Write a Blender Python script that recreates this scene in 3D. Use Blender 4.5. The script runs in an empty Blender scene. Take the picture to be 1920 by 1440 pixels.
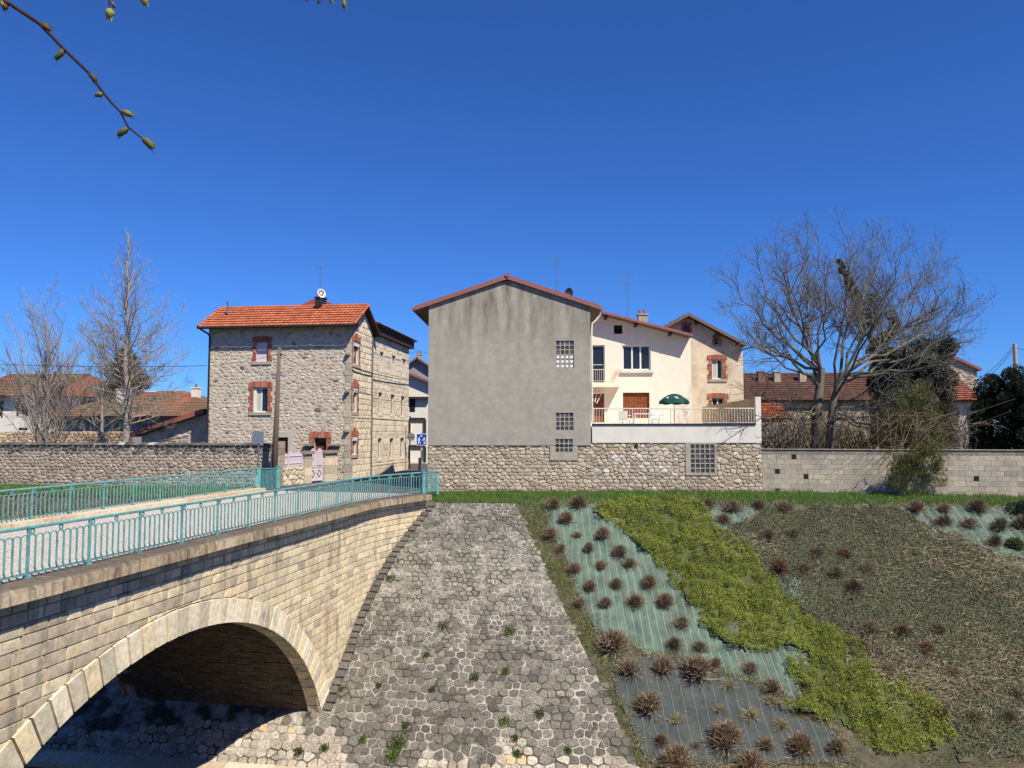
import bpy, math, random
import numpy as np
from mathutils import Vector, Matrix

# ------------------------------------------------------------------ camera, sky, sun, exposure
scene = bpy.context.scene
FPX, CXP, CYP = 1442.0, 960.0, 720.0
EYE = Vector((0.0, 0.0, 2.6))
PITCH = math.atan(95.0 / FPX)
cam_data = bpy.data.cameras.new("camera")
cam_data.sensor_width = 36.0
cam_data.lens = FPX / 1920.0 * 36.0
cam_data.clip_start = 0.05
cam_data.clip_end = 3000.0
cam = bpy.data.objects.new("camera", cam_data)
scene.collection.objects.link(cam)
cam.location = EYE
cam.rotation_euler = (math.pi / 2 + PITCH, 0, 0)
scene.camera = cam

SUN_AZ, SUN_EL = math.radians(37.0), math.radians(51.0)
TO_SUN = Vector((math.sin(SUN_AZ) * math.cos(SUN_EL), -math.cos(SUN_AZ) * math.cos(SUN_EL), math.sin(SUN_EL)))
world = bpy.data.worlds.new("World")
scene.world = world
world.use_nodes = True
wn = world.node_tree.nodes
wn.clear()
sky = wn.new("ShaderNodeTexSky")
sky.sky_type = 'NISHITA'
sky.sun_disc = False
sky.sun_elevation = SUN_EL
sky.sun_rotation = math.atan2(TO_SUN.x, TO_SUN.y)
sky.altitude = 900.0
sky.air_density = 1.0
sky.dust_density = 0.2
sky.ozone_density = 3.0
bg = wn.new("ShaderNodeBackground")
bg.inputs[1].default_value = 0.059
wo = wn.new("ShaderNodeOutputWorld")
tint = wn.new("ShaderNodeMix")
tint.data_type = 'RGBA'
tint.blend_type = 'MULTIPLY'
tint.inputs[0].default_value = 1.0
tint.inputs[7].default_value = (0.40, 0.84, 1.64, 1)
world.node_tree.links.new(sky.outputs[0], tint.inputs[6])
world.node_tree.links.new(tint.outputs[2], bg.inputs[0])
world.node_tree.links.new(bg.outputs[0], wo.inputs[0])
sd = bpy.data.lights.new("sun", 'SUN')
sd.energy = 5.0
sd.angle = math.radians(0.53)
sd.color = (1.0, 0.93, 0.81)
sun = bpy.data.objects.new("sun", sd)
scene.collection.objects.link(sun)
sun.location = (20, -20, 40)
sun.rotation_euler = (-TO_SUN).to_track_quat('-Z', 'Y').to_euler()
scene.view_settings.view_transform = 'Standard'
scene.view_settings.look = 'None'
scene.view_settings.exposure = 0.5
scene.view_settings.gamma = 1.0
scene.view_settings.use_curve_mapping = False
scene.cycles.max_bounces = 6

rng = random.Random(7)
nr = np.random.default_rng(7)

# ------------------------------------------------------------------ geometry helpers
FWD = Vector((0, math.cos(PITCH), math.sin(PITCH)))
UPV = Vector((0, -math.sin(PITCH), math.cos(PITCH)))


def ray(px, py):
    return Vector((1, 0, 0)) * ((px - CXP) / FPX) + UPV * ((CYP - py) / FPX) + FWD


def at(px, py, Y):
    d = ray(px, py)
    return EYE + d * (Y / d.y)


def srgb(r, g, b, k=0.80):
    o = []
    for c in (r, g, b):
        c /= 255.0
        o.append(k * (c / 12.92 if c <= 0.04045 else ((c + 0.055) / 1.055) ** 2.4))
    return tuple(o)


COL = scene.collection
WLOC = {}


def link(name, mesh, loc, parent=None, rot=0.0):
    o = bpy.data.objects.new(name, mesh)
    COL.objects.link(o)
    o.location = loc
    if rot:
        o.rotation_euler = (0, 0, rot)
    WLOC[o.name] = Vector(loc)
    if parent is not None:
        o.parent = parent
        o.matrix_parent_inverse = Matrix.Translation(-WLOC[parent.name])
    return o


def thing(name, loc, label, cat, group=None):
    o = link(name, None, loc)
    return tag(o, label, cat, group)


def tag(o, label=None, cat=None, group=None, kind=None):
    if label:
        o["label"] = label
    if cat:
        o["category"] = cat
    if group:
        o["group"] = group
    if kind:
        o["kind"] = kind
    return o


def set_tone(me, cols):
    a = me.color_attributes.new("tone", 'FLOAT_COLOR', 'POINT')
    c = np.ones((len(me.vertices), 4), dtype=np.float32)
    c[:, :3] = np.asarray(cols, dtype=np.float32)
    a.data.foreach_set("color", c.ravel())


class MB:
    def __init__(self):
        self.v, self.f, self.c = [], [], []

    def add(self, vs, fs, col=(1, 1, 1)):
        b = len(self.v)
        self.v.extend([tuple(p) for p in vs])
        self.f.extend([tuple(i + b for i in q) for q in fs])
        self.c.extend([col] * len(vs))

    def quad(self, a, b, c, d, col=(1, 1, 1)):
        self.add([a, b, c, d], [(0, 1, 2, 3)], col)

    def hexa(self, p, col=(1, 1, 1)):
        self.add(p, [(0, 3, 2, 1), (4, 5, 6, 7), (0, 1, 5, 4), (1, 2, 6, 5), (2, 3, 7, 6), (3, 0, 4, 7)], col)

    def box(self, x0, x1, y0, y1, z0, z1, col=(1, 1, 1)):
        self.hexa([(x0, y0, z0), (x1, y0, z0), (x1, y1, z0), (x0, y1, z0),
                   (x0, y0, z1), (x1, y0, z1), (x1, y1, z1), (x0, y1, z1)], col)

    def fbox(self, F, u0, u1, v0, v1, d0, d1, col=(1, 1, 1)):
        self.hexa([F(u0, v0, d0), F(u1, v0, d0), F(u1, v0, d1), F(u0, v0, d1),
                   F(u0, v1, d0), F(u1, v1, d0), F(u1, v1, d1), F(u0, v1, d1)], col)

    def tube(self, pts, rads, k=6, col=(1, 1, 1), caps=True):
        pts = [Vector(p) for p in pts]
        n = len(pts)
        if not hasattr(rads, '__len__'):
            rads = [rads] * n
        vs = []
        a = None
        for i in range(n):
            t = pts[min(i + 1, n - 1)] - pts[max(i - 1, 0)]
            if t.length < 1e-9:
                t = Vector((0, 0, 1))
            t.normalize()
            if a is None:
                h = Vector((0, 0, 1)) if abs(t.z) < 0.9 else Vector((1, 0, 0))
                a = t.cross(h).normalized()
            else:
                a = (a - t * a.dot(t))
                if a.length < 1e-6:
                    a = t.cross(Vector((0.3, 0.5, 0.8)))
                a.normalize()
            b = t.cross(a)
            for j in range(k):
                an = 2 * math.pi * (j + 0.5) / k
                vs.append(pts[i] + (a * math.cos(an) + b * math.sin(an)) * rads[i])
        fs = []
        for i in range(n - 1):
            for j in range(k):
                j2 = (j + 1) % k
                fs.append((i * k + j, i * k + j2, (i + 1) * k + j2, (i + 1) * k + j))
        if caps:
            fs.append(tuple(range(k - 1, -1, -1)))
            fs.append(tuple((n - 1) * k + j for j in range(k)))
        self.add(vs, fs, col)

    def build(self, name, mat, parent=None, smooth=False, origin=None, kind=None):
        V = np.array(self.v, dtype=np.float64).reshape(-1, 3)
        if origin is None:
            lo, hi = V.min(0), V.max(0)
            origin = Vector(((lo[0] + hi[0]) / 2, (lo[1] + hi[1]) / 2, lo[2]))
        V = V - np.array(origin)
        me = bpy.data.meshes.new(name)
        me.from_pydata(V.tolist(), [], self.f)
        set_tone(me, self.c)
        me.materials.append(mat)
        if smooth:
            me.polygons.foreach_set("use_smooth", [True] * len(me.polygons))
        o = link(name, me, origin, parent)
        if kind:
            o["kind"] = kind
        return o


def mesh_np(name, V, Fc, cols, mat, parent=None, kind=None, origin=None):
    V = np.asarray(V, dtype=np.float32)
    Fc = np.asarray(Fc, dtype=np.int32)
    if origin is None:
        lo, hi = V.min(0), V.max(0)
        origin = Vector((float(lo[0] + hi[0]) / 2, float(lo[1] + hi[1]) / 2, float(lo[2])))
    V = V - np.array(origin, dtype=np.float32)
    me = bpy.data.meshes.new(name)
    n, k = Fc.shape
    me.vertices.add(len(V))
    me.vertices.foreach_set("co", V.ravel())
    me.loops.add(n * k)
    me.loops.foreach_set("vertex_index", Fc.ravel())
    me.polygons.add(n)
    me.polygons.foreach_set("loop_start", np.arange(0, n * k, k, dtype=np.int32))
    me.polygons.foreach_set("loop_total", np.full(n, k, dtype=np.int32))
    me.update(calc_edges=True)
    me.validate()
    set_tone(me, cols)
    me.materials.append(mat)
    o = link(name, me, origin, parent)
    if kind:
        o["kind"] = kind
    return o


def blades(P, D, L, W, C, jit=0.0):
    """one triangle per blade"""
    n = len(P)
    side = np.cross(D, nr.normal(size=(n, 3)))
    side /= np.linalg.norm(side, axis=1, keepdims=True) + 1e-9
    a = P - side * W[:, None]
    b = P + side * W[:, None]
    t = P + D * L[:, None]
    V = np.stack([a, b, t], 1).reshape(-1, 3)
    Fc = np.arange(3 * n).reshape(n, 3)
    return V, Fc, np.repeat(C, 3, axis=0)


def leaf_quads(P, D, L, W, C, up=None):
    """a rhombic leaf (two triangles) per point; up: the way most leaves face"""
    n = len(P)
    side = np.cross(D, nr.normal(size=(n, 3)) * (1.0 if up is None else 0.55) + (0.0 if up is None else np.asarray(up)))
    side /= np.linalg.norm(side, axis=1, keepdims=True) + 1e-9
    m = P + D * (L * 0.5)[:, None]
    V = np.stack([P, m + side * W[:, None], P + D * L[:, None], m - side * W[:, None]], 1).reshape(-1, 3)
    Fc = np.arange(4 * n).reshape(n, 4)
    return V, Fc, np.repeat(C, 4, axis=0)


class Frame:
    """a vertical facade: u along it, v up, d outwards"""

    def __init__(self, O, e):
        self.O = Vector(O)
        self.e = Vector((e[0], e[1], 0)).normalized()
        self.n = Vector((self.e.y, -self.e.x, 0))

    def __call__(self, u, v, d=0.0):
        return self.O + self.e * u + self.n * d + Vector((0, 0, v))

    def px(self, x, y, d=0.0):
        r = ray(x, y)
        o = self.O + self.n * d
        t = (o - EYE).dot(self.n) / r.dot(self.n)
        p = EYE + r * t - o
        return p.dot(self.e), p.z

    def rect(self, x0, y0, x1, y1, d=0.0):
        xm, ym = (x0 + x1) / 2, (y0 + y1) / 2
        ua, ub = self.px(x0, ym, d)[0], self.px(x1, ym, d)[0]
        va, vb = self.px(xm, y1, d)[1], self.px(xm, y0, d)[1]
        return min(ua, ub), va, max(ua, ub), vb


# ------------------------------------------------------------------ materials
def mat(name, col=None, rough=0.85, var=0.25, scale=3.0, bump=0.3, bscale=30.0, spec=0.3, metal=0.0,
        stain=None, col2=None, detail=6.0, bdist=0.02, ramp=(0.35, 0.7)):
    """procedural material; col None takes the 'tone' attribute as the base colour"""
    m = bpy.data.materials.new(name)
    m.use_nodes = True
    nt = m.node_tree
    N, Lk = nt.nodes, nt.links
    p = N["Principled BSDF"]
    p.inputs["Roughness"].default_value = rough
    p.inputs["Specular IOR Level"].default_value = spec
    p.inputs["Metallic"].default_value = metal
    geo = N.new("ShaderNodeNewGeometry")
    if col is None:
        a = N.new("ShaderNodeAttribute")
        a.attribute_name = "tone"
        base = a.outputs["Color"]
    else:
        c = N.new("ShaderNodeRGB")
        c.outputs[0].default_value = (*col, 1)
        base = c.outputs[0]
    if col2 is not None:
        nz = N.new("ShaderNodeTexNoise")
        nz.inputs["Scale"].default_value = scale
        nz.inputs["Detail"].default_value = detail
        Lk.new(geo.outputs["Position"], nz.inputs["Vector"])
        rp = N.new("ShaderNodeMapRange")
        rp.inputs[1].default_value, rp.inputs[2].default_value = ramp
        Lk.new(nz.outputs["Fac"], rp.inputs[0])
        mx = N.new("ShaderNodeMix")
        mx.data_type = 'RGBA'
        Lk.new(rp.outputs[0], mx.inputs[0])
        Lk.new(base, mx.inputs[6])
        mx.inputs[7].default_value = (*col2, 1)
        base = mx.outputs[2]
    if var:
        nz = N.new("ShaderNodeTexNoise")
        nz.inputs["Scale"].default_value = scale * 2.7
        nz.inputs["Detail"].default_value = detail
        nz.inputs["Roughness"].default_value = 0.65
        Lk.new(geo.outputs["Position"], nz.inputs["Vector"])
        rp = N.new("ShaderNodeMapRange")
        rp.inputs[1].default_value, rp.inputs[2].default_value = 0.3, 0.7
        rp.inputs[3].default_value, rp.inputs[4].default_value = 1 - var, 1 + var
        Lk.new(nz.outputs["Fac"], rp.inputs[0])
        mx = N.new("ShaderNodeMix")
        mx.data_type = 'RGBA'
        mx.blend_type = 'MULTIPLY'
        mx.inputs[0].default_value = 1.0
        Lk.new(base, mx.inputs[6])
        Lk.new(rp.outputs[0], mx.inputs[7])
        base = mx.outputs[2]
    if stain:
        # drips and blotches: (colour, scale xyz, from, to)
        sc, svec, f0, f1, amt = stain[:5]
        mp = N.new("ShaderNodeMapping")
        mp.inputs["Scale"].default_value = svec
        Lk.new(geo.outputs["Position"], mp.inputs["Vector"])
        nz = N.new("ShaderNodeTexNoise")
        nz.inputs["Scale"].default_value = 1.0
        nz.inputs["Detail"].default_value = 7.0
        nz.inputs["Roughness"].default_value = 0.6
        Lk.new(mp.outputs[0], nz.inputs["Vector"])
        rp = N.new("ShaderNodeMapRange")
        rp.inputs[1].default_value, rp.inputs[2].default_value = f0, f1
        rp.inputs[4].default_value = amt
        Lk.new(nz.outputs["Fac"], rp.inputs[0])
        mx = N.new("ShaderNodeMix")
        mx.data_type = 'RGBA'
        fac = rp.outputs[0]
        if len(stain) > 5:
            # the wash of dirt is confined to a band of heights, with a ragged edge
            sz = N.new("ShaderNodeSeparateXYZ")
            Lk.new(geo.outputs["Position"], sz.inputs[0])
            rz = N.new("ShaderNodeMapRange")
            rz.inputs[1].default_value, rz.inputs[2].default_value = stain[5]
            rz.inputs[3].default_value, rz.inputs[4].default_value = 0.12, 1.0
            Lk.new(sz.outputs[2], rz.inputs[0])
            mm = N.new("ShaderNodeMath")
            mm.operation = 'MULTIPLY'
            Lk.new(fac, mm.inputs[0])
            Lk.new(rz.outputs[0], mm.inputs[1])
            fac = mm.outputs[0]
        Lk.new(fac, mx.inputs[0])
        Lk.new(base, mx.inputs[6])
        mx.inputs[7].default_value = (*sc, 1)
        base = mx.outputs[2]
    Lk.new(base, p.inputs["Base Color"])
    if bump:
        nz = N.new("ShaderNodeTexNoise")
        nz.inputs["Scale"].default_value = bscale
        nz.inputs["Detail"].default_value = 5.0
        Lk.new(geo.outputs["Position"], nz.inputs["Vector"])
        b = N.new("ShaderNodeBump")
        b.inputs["Strength"].default_value = bump
        b.inputs["Distance"].default_value = bdist
        Lk.new(nz.outputs["Fac"], b.inputs["Height"])
        Lk.new(b.outputs[0], p.inputs["Normal"])
    return m


def leafmat(name, rough=0.6, trans=0.25):
    m = mat(name, None, rough, 0.15, 6.0, 0, spec=0.25)
    nt = m.node_tree
    N, Lk = nt.nodes, nt.links
    p = N["Principled BSDF"]
    out = N["Material Output"]
    tr = N.new("ShaderNodeBsdfTranslucent")
    src = p.inputs["Base Color"].links[0].from_socket
    Lk.new(src, tr.inputs["Color"])
    ms = N.new("ShaderNodeMixShader")
    ms.inputs[0].default_value = trans
    Lk.new(p.outputs[0], ms.inputs[1])
    Lk.new(tr.outputs[0], ms.inputs[2])
    Lk.new(ms.outputs[0], out.inputs[0])
    return m


M = {}
M['earth'] = mat("earth", (0.105, 0.088, 0.062), 0.95, 0.4, 1.3, 0.6, 14, col2=(0.05, 0.055, 0.028), bdist=0.06)
M['stone'] = mat("rubble_stone", None, 0.9, 0.24, 3.2, 0.6, 16, spec=0.15, bdist=0.04)
M['ashlar'] = mat("bridge_stone", None, 0.9, 0.25, 2.6, 0.5, 30, spec=0.2, bdist=0.02,
                  stain=((0.075, 0.068, 0.058), (2.6, 2.6, 0.55), 0.54, 0.74, 0.75))
M['voussoir'] = mat("arch_stone", None, 0.88, 0.28, 3.5, 0.45, 26, spec=0.2, bdist=0.01,
                    stain=((0.12, 0.11, 0.10), (1.9, 1.9, 1.1), 0.57, 0.74, 0.75))
M['coping'] = mat("coping_stone", None, 0.9, 0.3, 4.0, 0.5, 45, spec=0.15, bdist=0.006,
                  stain=((0.06, 0.05, 0.042), (7.0, 7.0, 1.0), 0.48, 0.66, 0.8))
M['pitch'] = mat("pitching_stone", None, 0.92, 0.5, 5.5, 0.9, 16, spec=0.12, bdist=0.05,
                 stain=((0.10, 0.092, 0.08), (0.9, 0.9, 0.9), 0.48, 0.70, 0.55))
M['mortar'] = mat("lime_mortar", srgb(205, 192, 172), 0.95, 0.3, 5, 0.5, 50)
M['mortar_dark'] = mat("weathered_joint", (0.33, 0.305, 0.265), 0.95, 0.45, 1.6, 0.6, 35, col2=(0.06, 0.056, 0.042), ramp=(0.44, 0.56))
M['block_joint'] = mat("block_joint", srgb(168, 158, 140), 0.95, 0.2, 3, 0.4, 35)
M['mortar_bridge'] = mat("bridge_joint", srgb(214, 190, 145), 0.95, 0.3, 3, 0.4, 40,
                         stain=((0.06, 0.055, 0.045), (1.0, 1.0, 2.0), 0.5, 0.62, 0.85))
M['render_grey'] = mat("grey_render", srgb(170, 163, 149), 0.9, 0.13, 1.1, 0.3, 40, bdist=0.008,
                       stain=((0.085, 0.075, 0.055), (2.6, 2.6, 0.42), 0.40, 0.68, 0.85, (6.0, 9.3)))
M['render_cream'] = mat("cream_render", srgb(250, 236, 216), 0.9, 0.05, 0.8, 0.15, 80, bdist=0.004,
                        stain=((0.62, 0.52, 0.40), (1.2, 1.2, 0.3), 0.55, 0.8, 0.5))
M['render_beige'] = mat("beige_render", srgb(226, 207, 180), 0.92, 0.14, 1.0, 0.3, 40, bdist=0.01,
                        stain=((0.33, 0.28, 0.21), (0.9, 0.9, 0.6), 0.48, 0.7, 0.7))
M['render_white'] = mat("white_render", srgb(230, 224, 210), 0.85, 0.05, 0.8, 0.1, 60,
                        stain=((0.50, 0.47, 0.42), (1.5, 1.5, 0.4), 0.52, 0.75, 0.6))
M['wall_white'] = mat("white_house_render", srgb(236, 226, 212), 0.9, 0.06, 0.6, 0.15, 40)
M['wall_grey'] = mat("grey_house_render", srgb(150, 150, 152), 0.9, 0.08, 0.6, 0.15, 40)
M['tan'] = mat("tan_render", srgb(214, 184, 140), 0.9, 0.06, 0.8, 0.15, 60)
M['block'] = mat("concrete_block", None, 0.93, 0.22, 3.0, 0.6, 45, bdist=0.015,
                 stain=((0.15, 0.14, 0.12), (1.1, 1.1, 0.7), 0.5, 0.72, 0.6))
M['terrace_tile'] = mat("terrace_tile", srgb(236, 224, 204), 0.8, 0.08, 2, 0.1, 30)
M['concrete'] = mat("concrete", srgb(176, 166, 148), 0.92, 0.18, 2.0, 0.3, 50, bdist=0.01)
M['tile'] = mat("roof_tile", None, 0.8, 0.2, 5, 0.25, 60, spec=0.3, bdist=0.008)
M['tile_moss'] = mat("mossy_roof_tile", None, 0.9, 0.25, 3, 0.3, 60, spec=0.2, bdist=0.01,
                     stain=((0.115, 0.105, 0.065), (0.35, 0.35, 0.35), 0.42, 0.58, 0.8))
M['brick'] = mat("red_brick", None, 0.85, 0.2, 6, 0.4, 60, bdist=0.006)
M['turquoise'] = mat("turquoise_paint", srgb(112, 172, 170), 0.5, 0.16, 5, 0.15, 60, spec=0.35, col2=srgb(84, 134, 134), ramp=(0.45, 0.75),
                      stain=((0.16, 0.10, 0.06), (9, 9, 5), 0.66, 0.74, 0.6))
M['lilac'] = mat("lilac_paint", srgb(222, 208, 216), 0.5, 0.05, 5, 0, spec=0.4)
M['wood_brown'] = mat("brown_wood", srgb(150, 82, 42), 0.6, 0.25, 4, 0.2, 40, col2=srgb(112, 58, 30))
M['timber'] = mat("dark_timber", srgb(72, 50, 38), 0.8, 0.25, 4, 0.3, 30)
M['soffit'] = mat("soffit_boards", srgb(120, 104, 90), 0.85, 0.2, 4, 0.2, 30)
M['pole_wood'] = mat("weathered_pole", srgb(112, 94, 82), 0.9, 0.3, 5, 0.5, 30)
M['verge'] = mat("red_verge", srgb(150, 98, 92), 0.6, 0.15, 4, 0.1, 40)
M['white_paint'] = mat("white_paint", srgb(235, 232, 226), 0.5, 0.04, 4, 0, spec=0.4)
M['railing_paint'] = mat("cream_metal_paint", srgb(232, 222, 208), 0.5, 0.05, 4, 0, spec=0.4)
M['grey_metal'] = mat("galvanised_steel", srgb(138, 142, 146), 0.45, 0.12, 6, 0.05, 40, metal=0.6)
M['dark_metal'] = mat("dark_metal", srgb(58, 58, 60), 0.5, 0.1, 6, 0, metal=0.3)
M['sign_back'] = mat("sign_back", srgb(132, 142, 152), 0.5, 0.08, 6, 0, metal=0.4)
M['glass'] = mat("dark_glass", (0.016, 0.018, 0.02), 0.06, 0, 1, 0, spec=0.5)
M['glassblock'] = mat("glass_block", None, 0.12, 0.2, 8, 0.3, 20, spec=0.6, bdist=0.01)
M['void'] = mat("interior", (0.02, 0.018, 0.016), 0.95, 0, 1, 0)
M['curtain'] = mat("curtain", srgb(196, 192, 182), 0.9, 0.15, 9, 0)
M['asphalt'] = mat("asphalt", (0.075, 0.073, 0.07), 0.9, 0.2, 1.5, 0.4, 90, bdist=0.006)
M['bark'] = mat("bark", None, 0.95, 0.35, 7, 0.5, 40, col2=srgb(150, 132, 62), ramp=(0.6, 0.72), bdist=0.01)
M['leaf'] = leafmat("leaf")
M['grass'] = leafmat("grass_blade", 0.6, 0.3)
M['twig'] = mat("dry_twig", None, 0.9, 0.2, 8, 0, spec=0.15)
M['canvas'] = mat("green_canvas", srgb(28, 78, 70), 0.75, 0.08, 5, 0)
M['white_print'] = mat("white_print", srgb(225, 225, 222), 0.7, 0, 1, 0)
M['sign_blue'] = mat("sign_blue", srgb(22, 62, 158), 0.4, 0, 1, 0)
M['sign_red'] = mat("sign_red", srgb(205, 120, 125), 0.4, 0, 1, 0)
M['sign_yellow'] = mat("yellow_tape", srgb(232, 214, 40), 0.4, 0, 1, 0)
M['cable'] = mat("black_cable", (0.03, 0.03, 0.032), 0.6, 0, 1, 0)
M['orange_cloth'] = mat("orange_cloth", srgb(205, 120, 70), 0.9, 0.1, 5, 0)
M['water'] = mat("river_water", (0.02, 0.025, 0.02), 0.08, 0.1, 1, 0.3, 3, spec=0.5)


def weathered_top(m, col):
    # lichen and soot settle on upward faces
    nt = m.node_tree
    N, Lk = nt.nodes, nt.links
    p = N["Principled BSDF"]
    geo = N.new("ShaderNodeNewGeometry")
    sx = N.new("ShaderNodeSeparateXYZ")
    Lk.new(geo.outputs["True Normal"], sx.inputs[0])
    nz = N.new("ShaderNodeTexNoise")
    nz.inputs["Scale"].default_value = 5.0
    nz.inputs["Detail"].default_value = 6.0
    Lk.new(geo.outputs["Position"], nz.inputs["Vector"])
    ad = N.new("ShaderNodeMath")
    ad.operation = 'MULTIPLY_ADD'
    Lk.new(nz.outputs["Fac"], ad.inputs[0])
    ad.inputs[1].default_value = 0.9
    Lk.new(sx.outputs[2], ad.inputs[2])
    rp = N.new("ShaderNodeMapRange")
    rp.inputs[1].default_value, rp.inputs[2].default_value = 0.55, 1.35
    rp.inputs[4].default_value = 0.85
    Lk.new(ad.outputs[0], rp.inputs[0])
    mx = N.new("ShaderNodeMix")
    mx.data_type = 'RGBA'
    Lk.new(rp.outputs[0], mx.inputs[0])
    Lk.new(p.inputs["Base Color"].links[0].from_socket, mx.inputs[6])
    mx.inputs[7].default_value = (*col, 1)
    Lk.new(mx.outputs[2], p.inputs["Base Color"])


weathered_top(M['coping'], (0.075, 0.065, 0.055))


def setts_material():
    m = mat("pale_setts", srgb(206, 195, 180), 0.9, 0.25, 4, 0.3, 40, bdist=0.01)
    nt = m.node_tree
    N, Lk = nt.nodes, nt.links
    p = N["Principled BSDF"]
    geo = N.new("ShaderNodeNewGeometry")
    vo = N.new("ShaderNodeTexVoronoi")
    vo.feature = 'DISTANCE_TO_EDGE'
    vo.inputs["Scale"].default_value = 7.0
    Lk.new(geo.outputs["Position"], vo.inputs["Vector"])
    rp = N.new("ShaderNodeMapRange")
    rp.inputs[1].default_value, rp.inputs[2].default_value = 0.0, 0.07
    rp.inputs[3].default_value, rp.inputs[4].default_value = 0.5, 1.0
    Lk.new(vo.outputs["Distance"], rp.inputs[0])
    mx = N.new("ShaderNodeMix")
    mx.data_type = 'RGBA'
    mx.blend_type = 'MULTIPLY'
    mx.inputs[0].default_value = 1.0
    src = p.inputs["Base Color"].links[0].from_socket
    Lk.new(src, mx.inputs[6])
    Lk.new(rp.outputs[0], mx.inputs[7])
    Lk.new(mx.outputs[2], p.inputs["Base Color"])
    b = N.new("ShaderNodeBump")
    b.inputs["Strength"].default_value = 0.8
    b.inputs["Distance"].default_value = 0.02
    Lk.new(rp.outputs[0], b.inputs["Height"])
    Lk.new(b.outputs[0], p.inputs["Normal"])
    return m


M['setts'] = setts_material()


def fabric_material(name, col, col2, stripe, spacing):
    m = mat(name, col, 0.75, 0.12, 1.6, 0.15, 12, col2=col2, spec=0.3, bdist=0.02, ramp=(0.35, 0.7),
            stain=((0.10, 0.085, 0.06), (2.2, 0.9, 0.9), 0.56, 0.70, 0.55))
    nt = m.node_tree
    N, Lk = nt.nodes, nt.links
    p = N["Principled BSDF"]
    geo = N.new("ShaderNodeNewGeometry")
    sx = N.new("ShaderNodeSeparateXYZ")
    Lk.new(geo.outputs["Position"], sx.inputs[0])
    nz = N.new("ShaderNodeTexNoise")
    nz.inputs["Scale"].default_value = 0.9
    Lk.new(geo.outputs["Position"], nz.inputs["Vector"])
    ad = N.new("ShaderNodeMath")
    ad.operation = 'MULTIPLY_ADD'
    Lk.new(nz.outputs["Fac"], ad.inputs[0])
    ad.inputs[1].default_value = 0.22
    Lk.new(sx.outputs[0], ad.inputs[2])
    fr = N.new("ShaderNodeMath")
    fr.operation = 'PINGPONG'
    Lk.new(ad.outputs[0], fr.inputs[0])
    fr.inputs[1].default_value = spacing / 2
    rp = N.new("ShaderNodeMapRange")
    rp.inputs[1].default_value, rp.inputs[2].default_value = 0.003, 0.012
    rp.inputs[3].default_value, rp.inputs[4].default_value = 0.6, 0.0
    Lk.new(fr.outputs[0], rp.inputs[0])
    mx = N.new("ShaderNodeMix")
    mx.data_type = 'RGBA'
    Lk.new(rp.outputs[0], mx.inputs[0])
    Lk.new(p.inputs["Base Color"].links[0].from_socket, mx.inputs[6])
    mx.inputs[7].default_value = (*stripe, 1)
    Lk.new(mx.outputs[2], p.inputs["Base Color"])
    return m


M['fabric_green'] = fabric_material("green_mulch_fabric", srgb(102, 121, 106), srgb(74, 90, 78), srgb(164, 182, 166), 0.27)
M['fabric_grey'] = fabric_material("grey_mulch_fabric", srgb(74, 80, 78), srgb(56, 62, 60), srgb(126, 136, 132), 0.34)

# ------------------------------------------------------------------ stones
def clip(poly, px, py, nx, ny):
    """keep the side where (p-P).n <= 0"""
    out = []
    n = len(poly)
    if n == 0:
        return out
    dd = [(q[0] - px) * nx + (q[1] - py) * ny for q in poly]
    for i in range(n):
        j = (i + 1) % n
        if dd[i] <= 0:
            out.append(poly[i])
        if (dd[i] < 0 < dd[j]) or (dd[j] < 0 < dd[i]):
            t = dd[i] / (dd[i] - dd[j])
            a, b = poly[i], poly[j]
            out.append((a[0] + (b[0] - a[0]) * t, a[1] + (b[1] - a[1]) * t))
    return out


def area(poly):
    return 0.5 * sum(poly[i][0] * poly[(i + 1) % len(poly)][1] - poly[(i + 1) % len(poly)][0] * poly[i][1] for i in range(len(poly)))


def centroid(poly):
    return (sum(p[0] for p in poly) / len(poly), sum(p[1] for p in poly) / len(poly))


def chaikin(poly, k=0.13):
    out = []
    n = len(poly)
    for i in range(n):
        a, b = poly[i], poly[(i + 1) % n]
        out.append((a[0] + (b[0] - a[0]) * k, a[1] + (b[1] - a[1]) * k))
        out.append((b[0] + (a[0] - b[0]) * k, b[1] + (a[1] - b[1]) * k))
    return out


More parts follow.
